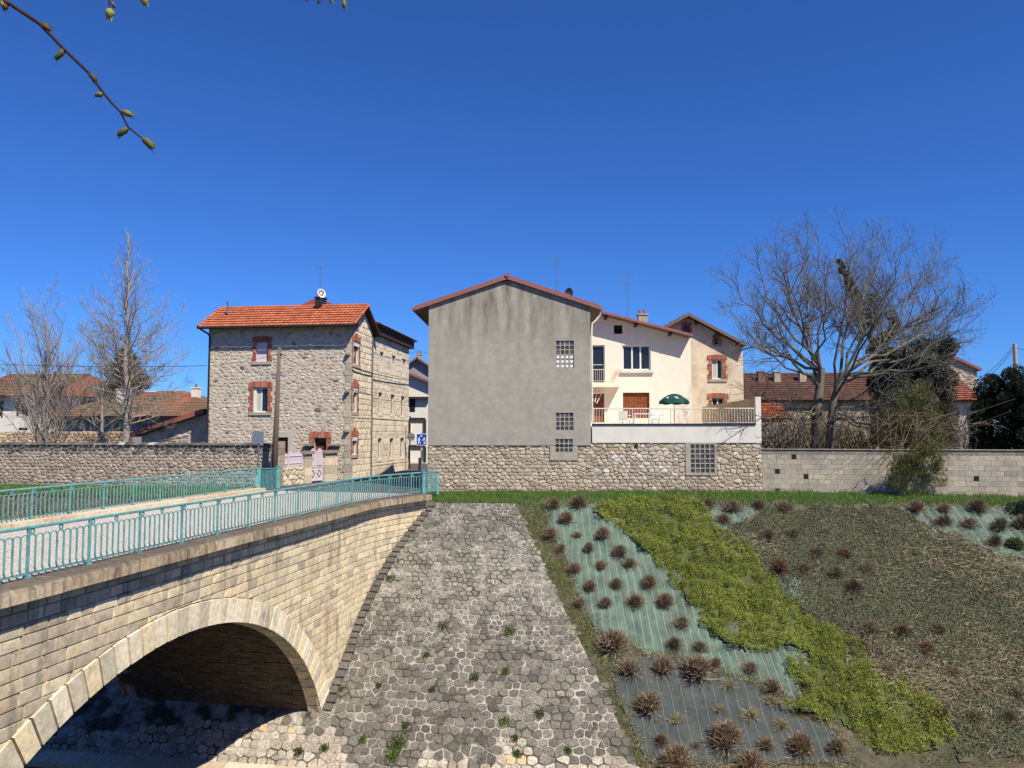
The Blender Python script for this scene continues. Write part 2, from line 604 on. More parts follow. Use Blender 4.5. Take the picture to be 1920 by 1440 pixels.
def voronoi_cells(u0, u1, v0, v1, du, dv, R, jit=0.38, drop=0.10, gap=0.02, keep=None, jv=None, extra=0.0):
    """irregular stones filling a rectangle; aspect du:dv"""
    k = du / dv
    sites = []
    rows = int(math.ceil((v1 - v0) / dv))
    for r in range(-1, rows + 1):
        n = int(math.ceil((u1 - u0) / du))
        off = (r % 2) * 0.5
        for c in range(-1, n + 2):
            if R.random() < drop:
                continue
            jj = jit if jv is None else jv
            sites.append((u0 + (c + off + R.uniform(-jit, jit)) * du, (v0 + (r + 0.5 + R.uniform(-jj, jj)) * dv)))
            if R.random() < extra:
                sites.append((sites[-1][0] + R.uniform(.3, .6) * du, sites[-1][1] + R.uniform(-.45, .45) * dv))
    g = {}
    for i, s in enumerate(sites):
        g.setdefault((int(s[0] // (2 * du)), int(s[1] // (2 * dv))), []).append(i)
    cells = []
    for i, s in enumerate(sites):
        if not (u0 - du * 0.6 < s[0] < u1 + du * 0.6 and v0 - dv * 0.6 < s[1] < v1 + dv * 0.6):
            continue
        if keep and not keep(s[0], s[1]):
            continue
        su, sv = s[0], s[1] * k
        w = du * 1.4
        poly = [(su - w, sv - w), (su + w, sv - w), (su + w, sv + w), (su - w, sv + w)]
        gx, gy = int(s[0] // (2 * du)), int(s[1] // (2 * dv))
        nb = []
        for ax in (-1, 0, 1):
            for ay in (-1, 0, 1):
                nb += g.get((gx + ax, gy + ay), [])
        nb.sort(key=lambda j: (sites[j][0] - su) ** 2 + (sites[j][1] * k - sv) ** 2)
        for j in nb[1:22]:
            tu, tv = sites[j][0], sites[j][1] * k
            dx, dy = tu - su, tv - sv
            L = math.hypot(dx, dy)
            if L < 1e-6:
                continue
            nx, ny = dx / L, dy / L
            m = L / 2 - gap / 2 * (1 + 0.4 * abs(ny))
            poly = clip(poly, su + nx * m, sv + ny * m, nx, ny)
            if not poly:
                break
        if len(poly) < 3:
            continue
        poly = [(p[0], p[1] / k) for p in poly]
        for (px, py, nx, ny) in ((u0, 0, -1, 0), (u1, 0, 1, 0), (0, v0, 0, -1), (0, v1, 0, 1)):
            poly = clip(poly, px, py, nx, ny)
            if not poly:
                break
        if len(poly) >= 3 and abs(area(poly)) > 0.12 * du * dv:
            cells.append(poly)
    return cells


def cut_hole(poly, h, g=0.01):
    """clip a stone against a rectangular opening"""
    u0, v0, u1, v1 = h[0] - g, h[1] - g, h[2] + g, h[3] + g
    us = [p[0] for p in poly]
    vs = [p[1] for p in poly]
    if max(us) <= u0 or min(us) >= u1 or max(vs) <= v0 or min(vs) >= v1:
        return poly
    best, bp = 0, None
    for (px, py, nx, ny) in ((u0, 0, 1, 0), (u1, 0, -1, 0), (0, v0, 0, 1), (0, v1, 0, -1)):
        q = clip(poly, px, py, nx, ny)
        if len(q) >= 3 and abs(area(q)) > best:
            best, bp = abs(area(q)), q
    return bp if bp and best > 0.25 * abs(area(poly)) else None


def stone(mb, poly, F, d0, d1, bev, col, dome=0.0, R=rng, tilt=0.0):
    n = len(poly)
    c = centroid(poly)
    r = max(1e-4, math.sqrt(abs(area(poly)) / math.pi))
    k = max(0.3, 1 - bev / r)
    vs = [F(p[0], p[1], d0) for p in poly]
    tu, tv = R.uniform(-tilt, tilt), R.uniform(-tilt, tilt)
    vs += [F(c[0] + (p[0] - c[0]) * k, c[1] + (p[1] - c[1]) * k, d1 + (p[0] - c[0]) * tu + (p[1] - c[1]) * tv) for p in poly]
    vs.append(F(c[0], c[1], d1 + dome))
    fs = [(i, (i + 1) % n, n + (i + 1) % n, n + i) for i in range(n)]
    fs += [(n + i, n + (i + 1) % n, 2 * n) for i in range(n)]
    mb.add(vs, fs, col)


def lay_stones(cells, F, parent, mat_, tonef, d0, d1, bev, name="stone", limit=300, dome=0.012, rank=None, rough=True,
               tilt=0.06, R=rng, rest="stone_infill", djit=0.0):
    """the stones that show largest one by one, the others joined"""
    info = []
    for p in cells:
        c = centroid(p)
        w = F(c[0], c[1], d1)
        dist = (w - EYE).length
        info.append((abs(area(p)) / dist ** 2, p))
    info.sort(key=lambda t: -t[0])
    mbr = MB()
    for i, (a, p) in enumerate(info):
        q = chaikin(p) if rough else p
        tone = tonef(*centroid(p))
        dd = d1 + R.uniform(-djit, djit)
        if i < limit:
            mb = MB()
            stone(mb, q, F, d0, dd, bev, tone, dome, R, tilt)
            mb.build(name, mat_, parent)
        else:
            stone(mbr, q, F, d0, dd, bev, tone, dome, R, tilt)
    if mbr.v:
        mbr.build(rest, mat_, parent, kind="stuff")


def tones(pal, jit=0.12, R=rng):
    def f(u, v):
        c = R.choices([p[0] for p in pal], [p[1] for p in pal])[0]
        k = R.uniform(1 - jit, 1 + jit)
        return tuple(min(0.9, x * k) for x in c)
    return f


def facade(mb, F, tops, v0, holes, d=0.0, reveal=0.22, col=(1, 1, 1)):
    """wall sheet with openings and their reveals. tops: [(u, vtop)...]"""
    ub = sorted(set([t[0] for t in tops] + [h[0] for h in holes] + [h[2] for h in holes]))
    tu, tv = [t[0] for t in tops], [t[1] for t in tops]
    top = lambda u: float(np.interp(u, tu, tv))
    for a, b in zip(ub[:-1], ub[1:]):
        if b - a < 1e-5:
            continue
        um = (a + b) / 2
        hs = sorted([h for h in holes if h[0] - 1e-6 < um < h[2] + 1e-6], key=lambda h: h[1])
        v = v0
        for h in hs:
            if h[1] > v + 1e-5:
                mb.quad(F(a, v, d), F(b, v, d), F(b, h[1], d), F(a, h[1], d), col)
            v = h[3]
        mb.quad(F(a, v, d), F(b, v, d), F(b, top(b), d), F(a, top(a), d), col)
    for (a, c, b, e) in holes:
        r = d - reveal
        mb.quad(F(a, c, d), F(a, c, r), F(a, e, r), F(a, e, d), col)
        mb.quad(F(b, c, d), F(b, e, d), F(b, e, r), F(b, c, r), col)
        mb.quad(F(a, e, d), F(a, e, r), F(b, e, r), F(b, e, d), col)
        mb.quad(F(a, c, d), F(b, c, d), F(b, c, r), F(a, c, r), col)


def window(parent, F, h, recess=0.16, fw=0.06, mull=1, bars=0, fmat='white_paint', pane='glass', name="window", curtain=False, d=0.0):
    u0, v0, u1, v1 = h
    mb = MB()
    a, b = d - recess - 0.05, d - recess
    e = 0.004
    mb.fbox(F, u0 + e, u0 + fw, v0 + e, v1 - e, a, b)
    mb.fbox(F, u1 - fw, u1 - e, v0 + e, v1 - e, a, b)
    mb.fbox(F, u0 + fw, u1 - fw, v0 + e, v0 + fw, a, b)
    mb.fbox(F, u0 + fw, u1 - fw, v1 - fw, v1 - e, a, b)
    n = mull + 1
    w = (u1 - u0 - 2 * fw) / n
    for i in range(1, n):
        um = u0 + fw + w * i
        mb.fbox(F, um - fw * 0.55, um + fw * 0.55, v0 + fw, v1 - fw, a, b)
    for j in range(1, bars + 1):
        vm = v0 + (v1 - v0) * j / (bars + 1)
        mb.fbox(F, u0 + fw, u1 - fw, vm - 0.018, vm + 0.018, a + 0.005, b - 0.005)
    win = mb.build(name, M[fmat], parent)
    for i in range(n):
        pb = MB()
        ua, ub_ = u0 + fw + w * i, u0 + fw + w * (i + 1)
        pb.fbox(F, ua, ub_, v0 + fw, v1 - fw, a + 0.012, a + 0.022)
        pb.build("pane", M[pane], win)
    if curtain:
        cb = MB()
        us = np.linspace(u0 + fw, u0 + (u1 - u0) * 0.5, 14)
        for i in range(13):
            z0, z1 = 0.012 * math.sin(i * 2.1), 0.012 * math.sin((i + 1) * 2.1)
            cb.quad(F(us[i], v0 + fw, a + 0.028 + z0 * .3), F(us[i + 1], v0 + fw, a + 0.028 + z1 * .3), F(us[i + 1], v1 - fw, a + 0.028 + z1 * .3), F(us[i], v1 - fw, a + 0.028 + z0 * .3))
        cb.build("curtain", M['curtain'], win)
    bk = MB()
    bk.quad(F(u0, v0, d - recess - 0.25), F(u1, v0, d - recess - 0.25), F(u1, v1, d - recess - 0.25), F(u0, v1, d - recess - 0.25))
    bk.build("room_backing", M['void'], win)
    return win


BRICK_PAL = [(srgb(176, 108, 84), 4), (srgb(162, 96, 75), 3), (srgb(194, 132, 106), 2), (srgb(144, 86, 69), 1)]


def brick_surround(parent, F, h, jamb=0.30, head=0.32, proud=0.035, arch=0.06, d=0.0, crest=False, sill=True, R=rng):
    """alternating brick jambs and a flat or slightly bowed brick head round an opening"""
    u0, v0, u1, v1 = h
    mb = MB()
    tf = tones(BRICK_PAL, 0.12, R)
    ch = 0.078
    n = int((v1 - v0) / ch)
    for i in range(n):
        a, b = v0 + (v1 - v0) * i / n, v0 + (v1 - v0) * (i + 1) / n - 0.010
        blk = (i // 4) % 2
        w = jamb if (blk == 0) else jamb * 0.66
        for s in (0, 1):
            if s == 0:
                ul, ur = u0 - w, u0
            else:
                ul, ur = u1, u1 + w
            if i % 2:
                mb.fbox(F, ul, ur, a, b, d - 0.02, d + proud, tf(0, 0))
            else:
                um = (ul + ur) / 2
                mb.fbox(F, ul, um - 0.005, a, b, d - 0.02, d + proud, tf(0, 0))
                mb.fbox(F, um + 0.005, ur, a, b, d - 0.02, d + proud, tf(0, 0))
    uu0, uu1 = u0 - jamb, u1 + jamb
    m = int((uu1 - uu0) / 0.082)
    for i in range(m):
        a, b = uu0 + (uu1 - uu0) * i / m, uu0 + (uu1 - uu0) * (i + 1) / m - 0.010
        x = ((a + b) / 2 - (u0 + u1) / 2) / ((uu1 - uu0) / 2)
        z = arch * (1 - x * x)
        top = z + (0.22 * max(0, 1 - abs(x) * 1.6) if crest else 0)
        mb.fbox(F, a, b, v1 + 0.004 + (0 if abs(x) > .6 else -0.0), v1 + head + top, d - 0.02, d + proud + 0.012, tf(0, 0))
    o = mb.build("brick_surround", M['brick'], parent, kind=None)
    if sill:
        sb = MB()
        sb.fbox(F, u0 - jamb * 0.9, u1 + jamb * 0.9, v0 - 0.17, v0 - 0.004, d - 0.05, d + 0.07)
        sb.build("sill", M['concrete'], parent)
    return o


def tile_roof(mb, A, B, Dp, tonef, th=0.34, tw=0.23, amp=0.026):
    """A eave left, B eave right, Dp ridge above A: overlapping rows of curved tiles"""
    A, B, Dp = Vector(A), Vector(B), Vector(Dp)
    U = (B - A)
    Lu = U.length
    U.normalize()
    Wv = (Dp - A)
    Lw = Wv.length
    Wv.normalize()
    Nn = U.cross(Wv).normalized()
    if Nn.z < 0:
        Nn = -Nn
    nt_ = max(1, int(round(Lu / tw)))
    nrw = max(1, int(round(Lw / th)))
    prof = [0.0, 0.75, 1.0, 0.75]
    for r in range(nrw):
        w0, w1 = Lw * r / nrw, min(Lw, Lw * (r + 1) / nrw + 0.02)
        for t in range(nt_):
            col = tonef(0, 0)
            jz = rng.uniform(-0.006, 0.006)
            vs = []
            for k in range(5):
                u = Lu * (t + k / 4.0) / nt_
                h = amp * prof[k % 4]
                vs.append(A + U * u + Wv * (w0 + .085) + Nn * (0.0))
                vs.append(A + U * u + Wv * (w0 + rng.uniform(-.006, .006)) + Nn * (0.058 + h + jz))
                vs.append(A + U * u + Wv * w1 + Nn * (0.004 + h))
            fs = []
            for k in range(4):
                a = k * 3
                fs += [(a, a + 3, a + 4, a + 1), (a + 1, a + 4, a + 5, a + 2)]
            mb.add(vs, fs, col)


TILE_ORANGE = [(srgb(186, 106, 72), 4), (srgb(180, 100, 68), 3), (srgb(192, 114, 80), 3), (srgb(168, 92, 64), 1)]
TILE_RED = [(srgb(146, 84, 66), 4), (srgb(132, 74, 60), 3), (srgb(158, 94, 76), 2)]
TILE_BROWN = [(srgb(96, 68, 56), 4), (srgb(88, 62, 52), 3), (srgb(108, 76, 61), 2)]


def slab(mb, A, B, C_, D, t, col=(1, 1, 1)):
    A, B, C_, D = Vector(A), Vector(B), Vector(C_), Vector(D)
    n = (B - A).cross(D - A).normalized()
    if n.z < 0:
        n = -n
    mb.hexa([A - n * t, B - n * t, C_ - n * t, D - n * t, A, B, C_, D], col)


# ------------------------------------------------------------------ terrain
def shift(X):
    X = np.asarray(X, dtype=float)
    return np.where(X < 0, -0.15 * np.maximum(X, -60.0), np.where(X > 11, -0.17 * (np.minimum(X, 60.0) - 11), 0.0))


PY = np.array([-900, 3.2, 11.3, 13.0, 19.5, 21.3, 21.36, 22.37, 32.3, 36.2, 60, 1500.0])
PZ = np.array([0.9, 0.9, -8.0, -8.4, -8.4, -8.2, -7.3, -7.25, -0.3, 0.0, 0.0, 0.0])


def zt(X, Y):
    return np.interp(np.asarray(Y, dtype=float) - shift(X), PY, PZ)


def ground_at(px, py):
    """where a line of sight meets the terrain"""
    r = ray(px, py)
    for k in range(400, 1300):
        Y = k * 0.04
        p = EYE + r * (Y / r.y)
        if p.z <= float(zt(p.x, p.y)):
            return p
    return p


xs = [-900, -400, -200, -120, -80, -60] + [x for x in range(-58, 60, 2)] + [60, 80, 120, 200, 400, 900]
ysp = [-900, -200, -50, 0, 3.2, 5, 7, 9, 11.3, 13, 19.5, 21.3, 21.36, 22.37] + [22.37 + i * 0.662 for i in range(1, 16)] + \
      [33.3, 34.3, 35.3, 36.2, 40, 50, 60, 90, 150, 300, 700, 1500]
V, Fq = [], []
for y in ysp:
    for x in xs:
        s = float(shift(x))
        V.append((x, y + s, float(np.interp(y, PY, PZ))))
nx_ = len(xs)
for j in range(len(ysp) - 1):
    for i in range(nx_ - 1):
        Fq.append((j * nx_ + i, j * nx_ + i + 1, (j + 1) * nx_ + i + 1, (j + 1) * nx_ + i))
ground = mesh_np("ground", V, Fq, np.ones((len(V), 3)), M['earth'], kind="structure", origin=Vector((0, 0, 0)))
tag(ground, "brown earth banks on both sides of the river channel", "ground")

mb = MB()
mb.add([(-120, 11 + 9, -8.28), (60, 11 - 8, -8.28), (60, 21 - 8, -8.28), (-120, 21 + 9, -8.28)], [(0, 1, 2, 3)])
w = mb.build("river", M['water'], kind="structure")
tag(w, "dark shallow river at the foot of the stone slope", "river")
# ------------------------------------------------------------------ the bridge
def catmull(P, n=10):
    out = []
    for i in range(len(P) - 1):
        p0 = Vector(P[max(i - 1, 0)]); p1 = Vector(P[i]); p2 = Vector(P[i + 1]); p3 = Vector(P[min(i + 2, len(P) - 1)])
        for k in range(n):
            t = k / n
            out.append(0.5 * ((2 * p1) + (p2 - p0) * t + (2 * p0 - 5 * p1 + 4 * p2 - p3) * t * t + (3 * p1 - p0 - 3 * p2 + p3) * t ** 3))
    out.append(Vector(P[-1]))
    return out


class Path:
    """plan curve of a bridge face: u along it, v up, d outwards to the right"""

    def __init__(self, pts, side=1):
        self.p = [Vector((q[0], q[1])) for q in pts]
        self.s = [0.0]
        for a, b in zip(self.p[:-1], self.p[1:]):
            self.s.append(self.s[-1] + (b - a).length)
        self.L = self.s[-1]
        self.sx = np.array(self.s)
        self.px_ = np.array([q.x for q in self.p])
        self.py_ = np.array([q.y for q in self.p])
        self.side = side

    def pos(self, u):
        if u < 0:
            t = (self.p[1] - self.p[0]).normalized()
            q = self.p[0] + t * u
            return q.x, q.y
        if u > self.L:
            t = (self.p[-1] - self.p[-2]).normalized()
            q = self.p[-1] + t * (u - self.L)
            return q.x, q.y
        return float(np.interp(u, self.sx, self.px_)), float(np.interp(u, self.sx, self.py_))

    def tan(self, u):
        a, b = self.pos(u - 0.15), self.pos(u + 0.15)
        return Vector((b[0] - a[0], b[1] - a[1])).normalized()

    def __call__(self, u, v, d=0.0):
        x, y = self.pos(u)
        t = self.tan(u)
        n = Vector((t.y, -t.x)) * self.side
        return Vector((x + n.x * d, y + n.y * d, v))

    def at_y(self, Y):
        return float(np.interp(Y, self.py_, self.sx))


rail_pts = [(-10.75 + 0.18 * y, y) for y in (0, 4, 8, 12, 16, 20, 23, 25, 26.5)] + [(-5.72, 28.2), (-5.12, 30.2), (-4.2, 32.0), (-3.75, 32.6)]
rail_path = Path(catmull([Vector((a, b, 0)) for a, b in rail_pts], 6))
face_pts = [rail_path(u, 0, 0.25) for u in np.linspace(0, rail_path.L, 70)]
FP = Path([(p.x, p.y) for p in face_pts])
BW = 6.75
far_path = Path([(-10.75 + 0.165 * y - BW * 0.985 + 0.6, y + BW * 0.17) for y in (0, 5, 10, 15, 20, 24, 28, 31.6, 33.6)])

CROWN_Y, CROWN_Z, EA, EB = 17.45, -1.86, 7.9, 6.3
SC = FP.at_y(CROWN_Y)
DECK = 0.13
COPB = -0.12

bridge = thing("bridge", FP(SC, -8, -3.5), "old stone arch bridge with a pale voussoir ring and turquoise railings", "bridge")


def intr(s, off=0.0):
    x = s - SC
    a, b = EA + off, EB + off
    if abs(x) >= a:
        return None
    return CROWN_Z - EB + b * math.sqrt(1 - (x / a) ** 2)


# core walls behind the stones, both faces
core = MB()
us = np.concatenate([np.arange(0, SC - EA, 0.6), np.linspace(SC - EA - 0.001, SC + EA + 0.001, 60), np.arange(SC + EA + 0.3, FP.L, 0.5), [FP.L]])


def lowz(u):
    z = intr(u)
    return -8.6 if z is None else z


for a, b in zip(us[:-1], us[1:]):
    core.quad(FP(a, lowz(a), -0.035), FP(b, lowz(b), -0.035), FP(b, COPB, -0.035), FP(a, COPB, -0.035))
core.build("spandrel_core", M['mortar_bridge'], bridge)
fc = MB()
NB = Vector((-1, 0.18, 0)).normalized()


def farp(u, z):
    p = FP(u, z, -0.035)
    return p + NB * (BW + 0.1)


for a, b in zip(us[:-1], us[1:]):
    if FP.pos(b)[1] > 27:
        break
    fc.quad(farp(a, lowz(a)), farp(b, lowz(b)), farp(b, COPB), farp(a, COPB))
fc.build("far_face", M['mortar_bridge'], bridge)

# spandrel stones: coursed blocks cut against the arch ring
RB = random.Random(11)
ASH = [(srgb(232, 215, 180), 5), (srgb(224, 206, 170), 5), (srgb(216, 198, 164), 3), (srgb(234, 212, 172), 3), (srgb(202, 185, 156), 1)]
ash_t = tones(ASH, 0.08, RB)
ash_l = tones([(srgb(204, 189, 162), 4), (srgb(194, 179, 154), 4), (srgb(182, 168, 145), 2), (srgb(210, 193, 160), 2), (srgb(198, 175, 148), .5)], 0.06, RB)


def ash_tone(u, v):
    return ash_l(u, v) if RB.random() < min(0.85, max(0.1, 1.0 - (FP.pos(u)[1] - 12) / 11.0)) else ash_t(u, v)


cells = []
z = COPB
row = 0
while z > -7.0:
    h = RB.uniform(0.19, 0.24)
    u = FP.at_y(8.5) + RB.uniform(0, 0.4)
    while u < FP.L - 0.02:
        w_ = RB.uniform(0.30, 0.68)
        g = 0.009
        ue = min(u + w_, FP.L)
        poly = [(u + g, z - h + g), (ue - g, z - h + g), (ue - g, z - g), (u + g, z - g)]
        u += w_
        best, bc = -1, None
        a, b = EA + 0.62, EB + 0.62
        for q in poly:
            fx = ((q[0] - SC) / a) ** 2 + ((q[1] - (CROWN_Z - EB)) / b) ** 2
            if fx > best:
                best, bc = fx, q
        if best < 1 and poly[0][1] > CROWN_Z - EB:
            continue
        if min((q[0] - SC) ** 2 / a ** 2 + (q[1] - (CROWN_Z - EB)) ** 2 / b ** 2 for q in poly) < 1:
            th = math.atan2((bc[1] - (CROWN_Z - EB)) / b, (bc[0] - SC) / a)
            ex, ey = SC + a * math.cos(th), CROWN_Z - EB + b * math.sin(th)
            nx, ny = math.cos(th) / a, math.sin(th) / b
            poly = clip(poly, ex, ey, -nx, -ny)
        if len(poly) < 3 or abs(area(poly)) < 0.01:
            continue
        c = centroid(poly)
        p = FP(c[0], c[1])
        if p.z < float(zt(p.x, p.y)) - 0.5:
            continue
        cells.append(poly)
    z -= h
    row += 1
lay_stones(cells, FP, bridge, M['ashlar'], ash_tone, -0.035, 0.004, 0.012, name="block", limit=300, dome=0.006, rough=False,
           tilt=0.02, R=RB, rest="block_infill", djit=0.008)

# voussoirs
VT = tones([(srgb(236, 222, 192), 5), (srgb(224, 210, 180), 3), (srgb(208, 196, 170), 2), (srgb(238, 218, 178), 2)], 0.06, RB)
NV = 57
ths = [math.pi * (i / NV) for i in range(NV + 1)]
# equal arc-length parameters
tt = np.linspace(0, math.pi, 2000)
ex = EA * np.cos(tt); ey = EB * np.sin(tt)
arc = np.concatenate([[0], np.cumsum(np.hypot(np.diff(ex), np.diff(ey)))])
ths = [float(np.interp(arc[-1] * i / NV, arc, tt)) for i in range(NV + 1)]


def ell(th, off):
    n = Vector((math.cos(th) / EA, math.sin(th) / EB)).normalized()
    return SC + EA * math.cos(th) + n.x * off, CROWN_Z - EB + EB * math.sin(th) + n.y * off


for i in range(NV):
    ga, gb = 0.010 / EA, 0.010 / EA
    t0, t1 = ths[i] + ga, ths[i + 1] - gb
    mid = (t0 + t1) / 2
    thk = 0.62 + 0.22 * (1 - math.sin(mid))
    poly = [ell(t0, 0), ell(t0, thk), ell(t1, thk), ell(t1, 0)]
    c = centroid(poly)
    if FP.pos(c[0])[1] < 8.2:
        continue
    mb = MB()
    stone(mb, poly, FP, -0.4, 0.05 + RB.uniform(-0.008, 0.008), 0.022, VT(0, 0), 0.004, RB, 0.0)
    mb.build("voussoir", M['voussoir'], bridge)

# barrel: coursed stones lining the vault, and the ring on the far side
bar = MB()
BT = tones([(srgb(104, 92, 77), 4), (srgb(96, 85, 71), 3), (srgb(88, 78, 66), 2)], 0.08, RB)  # vault tones set dark: the shade under the arch put into the stone colour
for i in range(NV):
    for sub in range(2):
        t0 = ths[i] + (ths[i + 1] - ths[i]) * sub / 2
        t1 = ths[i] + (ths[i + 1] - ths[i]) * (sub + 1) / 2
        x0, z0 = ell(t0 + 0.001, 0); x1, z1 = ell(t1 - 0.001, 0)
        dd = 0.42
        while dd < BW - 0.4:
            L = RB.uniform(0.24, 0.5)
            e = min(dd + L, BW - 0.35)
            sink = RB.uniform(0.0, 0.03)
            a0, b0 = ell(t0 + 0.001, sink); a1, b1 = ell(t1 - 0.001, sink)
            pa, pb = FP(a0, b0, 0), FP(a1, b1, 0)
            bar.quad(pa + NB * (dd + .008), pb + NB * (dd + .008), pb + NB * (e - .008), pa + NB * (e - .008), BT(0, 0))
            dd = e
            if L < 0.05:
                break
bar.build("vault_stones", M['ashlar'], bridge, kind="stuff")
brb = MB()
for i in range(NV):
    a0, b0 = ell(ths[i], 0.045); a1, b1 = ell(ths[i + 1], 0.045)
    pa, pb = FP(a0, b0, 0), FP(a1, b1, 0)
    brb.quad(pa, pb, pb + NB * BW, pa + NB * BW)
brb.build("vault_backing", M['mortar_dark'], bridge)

# coping stones along the near face
CT = tones([(srgb(190, 168, 138), 4), (srgb(176, 155, 128), 3), (srgb(202, 182, 152), 2)], 0.10, RB)
u = FP.at_y(9.0)
prof = [(-0.42, DECK), (0.21, DECK), (0.265, DECK - 0.02), (0.305, DECK - 0.07), (0.305, COPB + 0.0), (-0.42, COPB)]
while u < FP.L - 0.05:
    L = RB.uniform(0.8, 1.1)
    e = min(u + L, FP.L)
    mb = MB()
    st = [u + 0.006, (u + e) / 2, e - 0.006]
    lift = RB.uniform(-0.006, 0.006)
    vs = []
    for s in st:
        for (d, zz) in prof:
            vs.append(FP(s, zz + lift, d + (lift if d > 0 else 0)))
    k = len(prof)
    fs = [tuple(range(k - 1, -1, -1)), tuple(2 * k + j for j in range(k))]
    for a in range(2):
        for j in range(k):
            fs.append((a * k + j, a * k + (j + 1) % k, (a + 1) * k + (j + 1) % k, (a + 1) * k + j))
    mb.add(vs, fs, CT(0, 0))
    mb.build("coping_stone", M['coping'], bridge)
    u = e
# deck and far kerb
dk = MB()
n = 44
for i in range(n):
    s0, s1 = i / n, (i + 1) / n
    a0 = FP(FP.L * s0, DECK - 0.025, -0.41); a1 = FP(FP.L * s1, DECK - 0.025, -0.41)
    b0 = far_path(far_path.L * s0, DECK - 0.025, 0.1); b1 = far_path(far_path.L * s1, DECK - 0.025, 0.1)
    dk.quad(a0, a1, b1, b0)
dk.build("deck_paving", M['setts'], bridge)
u = far_path.at_y(12)
KT = tones([(srgb(222, 206, 178), 4), (srgb(206, 188, 160), 3)], 0.06, RB)
while u < far_path.L:
    e = min(u + RB.uniform(0.9, 1.3), far_path.L)
    mb = MB()
    mb.hexa([far_path(u + .006, COPB, -0.55), far_path(e - .006, COPB, -0.55), far_path(e - .006, COPB, 0.22), far_path(u + .006, COPB, 0.22),
             far_path(u + .006, DECK + 0.09, -0.55), far_path(e - .006, DECK + 0.09, -0.55), far_path(e - .006, DECK + 0.09, 0.22), far_path(u + .006, DECK + 0.09, 0.22)], KT(0, 0))
    mb.build("kerb_stone", M['coping' if False else 'stone'], bridge)
    u = e

# ------------------------------------------------------------------ railings
RH = 0.87
SP = 0.164


def bar_mesh():
    """upright with a foot curling one way and a hoop over to the next bar"""
    mb = MB()
    pts = [(0.10, 0, 0.075), (0.055, 0, 0.085), (0.02, 0, 0.115), (0.0, 0, 0.17), (0, 0, 0.675)]
    for k in range(1, 9):
        a = math.pi * k / 8
        pts.append((SP / 2 - SP / 2 * math.cos(a), 0, 0.675 + 0.07 * math.sin(a)))
    pts.append((SP, 0, 0.63))
    mb.tube([(p[0], p[1], p[2]) for p in pts], [.013, .015, .017] + [.018] * 2 + [.0135] * 9, 4)
    me = bpy.data.meshes.new("bar")
    me.from_pydata(mb.v, [], mb.f)
    set_tone(me, mb.c)
    me.materials.append(M['turquoise'])
    return me


def scroll_mesh():
    mb = MB()
    pts = []
    for k in range(15):
        a = -0.5 * math.pi + 2.0 * math.pi * k / 14
        r = 0.05 * (1 - 0.03 * k)
        pts.append((r * math.cos(a), 0, 0.80 + r * math.sin(a) * 1.1))
    mb.tube([(0, 0, 0.735)] + pts, 0.015, 4)
    me = bpy.data.meshes.new("scroll")
    me.from_pydata(mb.v, [], mb.f)
    set_tone(me, mb.c)
    me.materials.append(M['turquoise'])
    return me


def post_mesh(h):
    mb = MB()
    mb.box(-0.021, 0.021, -0.021, 0.021, 0, h)
    mb.box(-0.045, 0.045, -0.045, 0.045, 0, 0.03)
    me = bpy.data.meshes.new("post")
    me.from_pydata(mb.v, [], mb.f)
    set_tone(me, mb.c)
    me.materials.append(M['turquoise'])
    return me


BAR, SCR, POST = bar_mesh(), scroll_mesh(), post_mesh(RH)


def railing(path, u0, u1, d, zb, name, label):
    t = thing(name, path(u0, zb, d), label, "railing")
    top, bot, hoop = MB(), MB(), MB()
    n = max(2, int((u1 - u0) / 0.45))
    top.tube([path(u0 + (u1 - u0) * i / n, zb + RH, d) for i in range(n + 1)], 0.030, 6)
    bot.tube([path(u0 + (u1 - u0) * i / n, zb + 0.075, d) for i in range(n + 1)], 0.017, 4)
    hoop.tube([path(u0 + (u1 - u0) * i / n, zb + 0.575, d) for i in range(n + 1)], 0.009, 4)
    top.build("top_rail", M['turquoise'], t)
    bot.build("bottom_rail", M['turquoise'], t)
    panel = SP * 9
    k = 0
    u = u0
    while u < u1 - 0.02:
        tn = path.tan(u)
        rz = math.atan2(tn.y, tn.x)
        if k % 9 == 0:
            link("post", POST, path(u, zb, d), t, rz)
            link("bar", BAR, path(u, zb, d), t, rz)
        else:
            link("bar", BAR, path(u, zb, d), t, rz)
        if k % 9 == 4 or k % 9 == 0:
            link("scroll", SCR, path(u + SP * 0.5, zb, d), t, rz)
        u += SP
        k += 1
    return t


def end_post(parent, p, w=0.13, h=0.95, rz=0.0, dx=0.0):
    mb = MB()
    mb.box(-w / 2, w / 2, -w / 2, w / 2, 0, h)
    mb.box(-w / 2 - .02, w / 2 + .02, -w / 2 - .02, w / 2 + .02, h, h + .03)
    me = bpy.data.meshes.new("end_post")
    me.from_pydata(mb.v, [], mb.f)
    set_tone(me, mb.c)
    me.materials.append(M['turquoise'])
    return link("end_post", me, p, parent, rz)


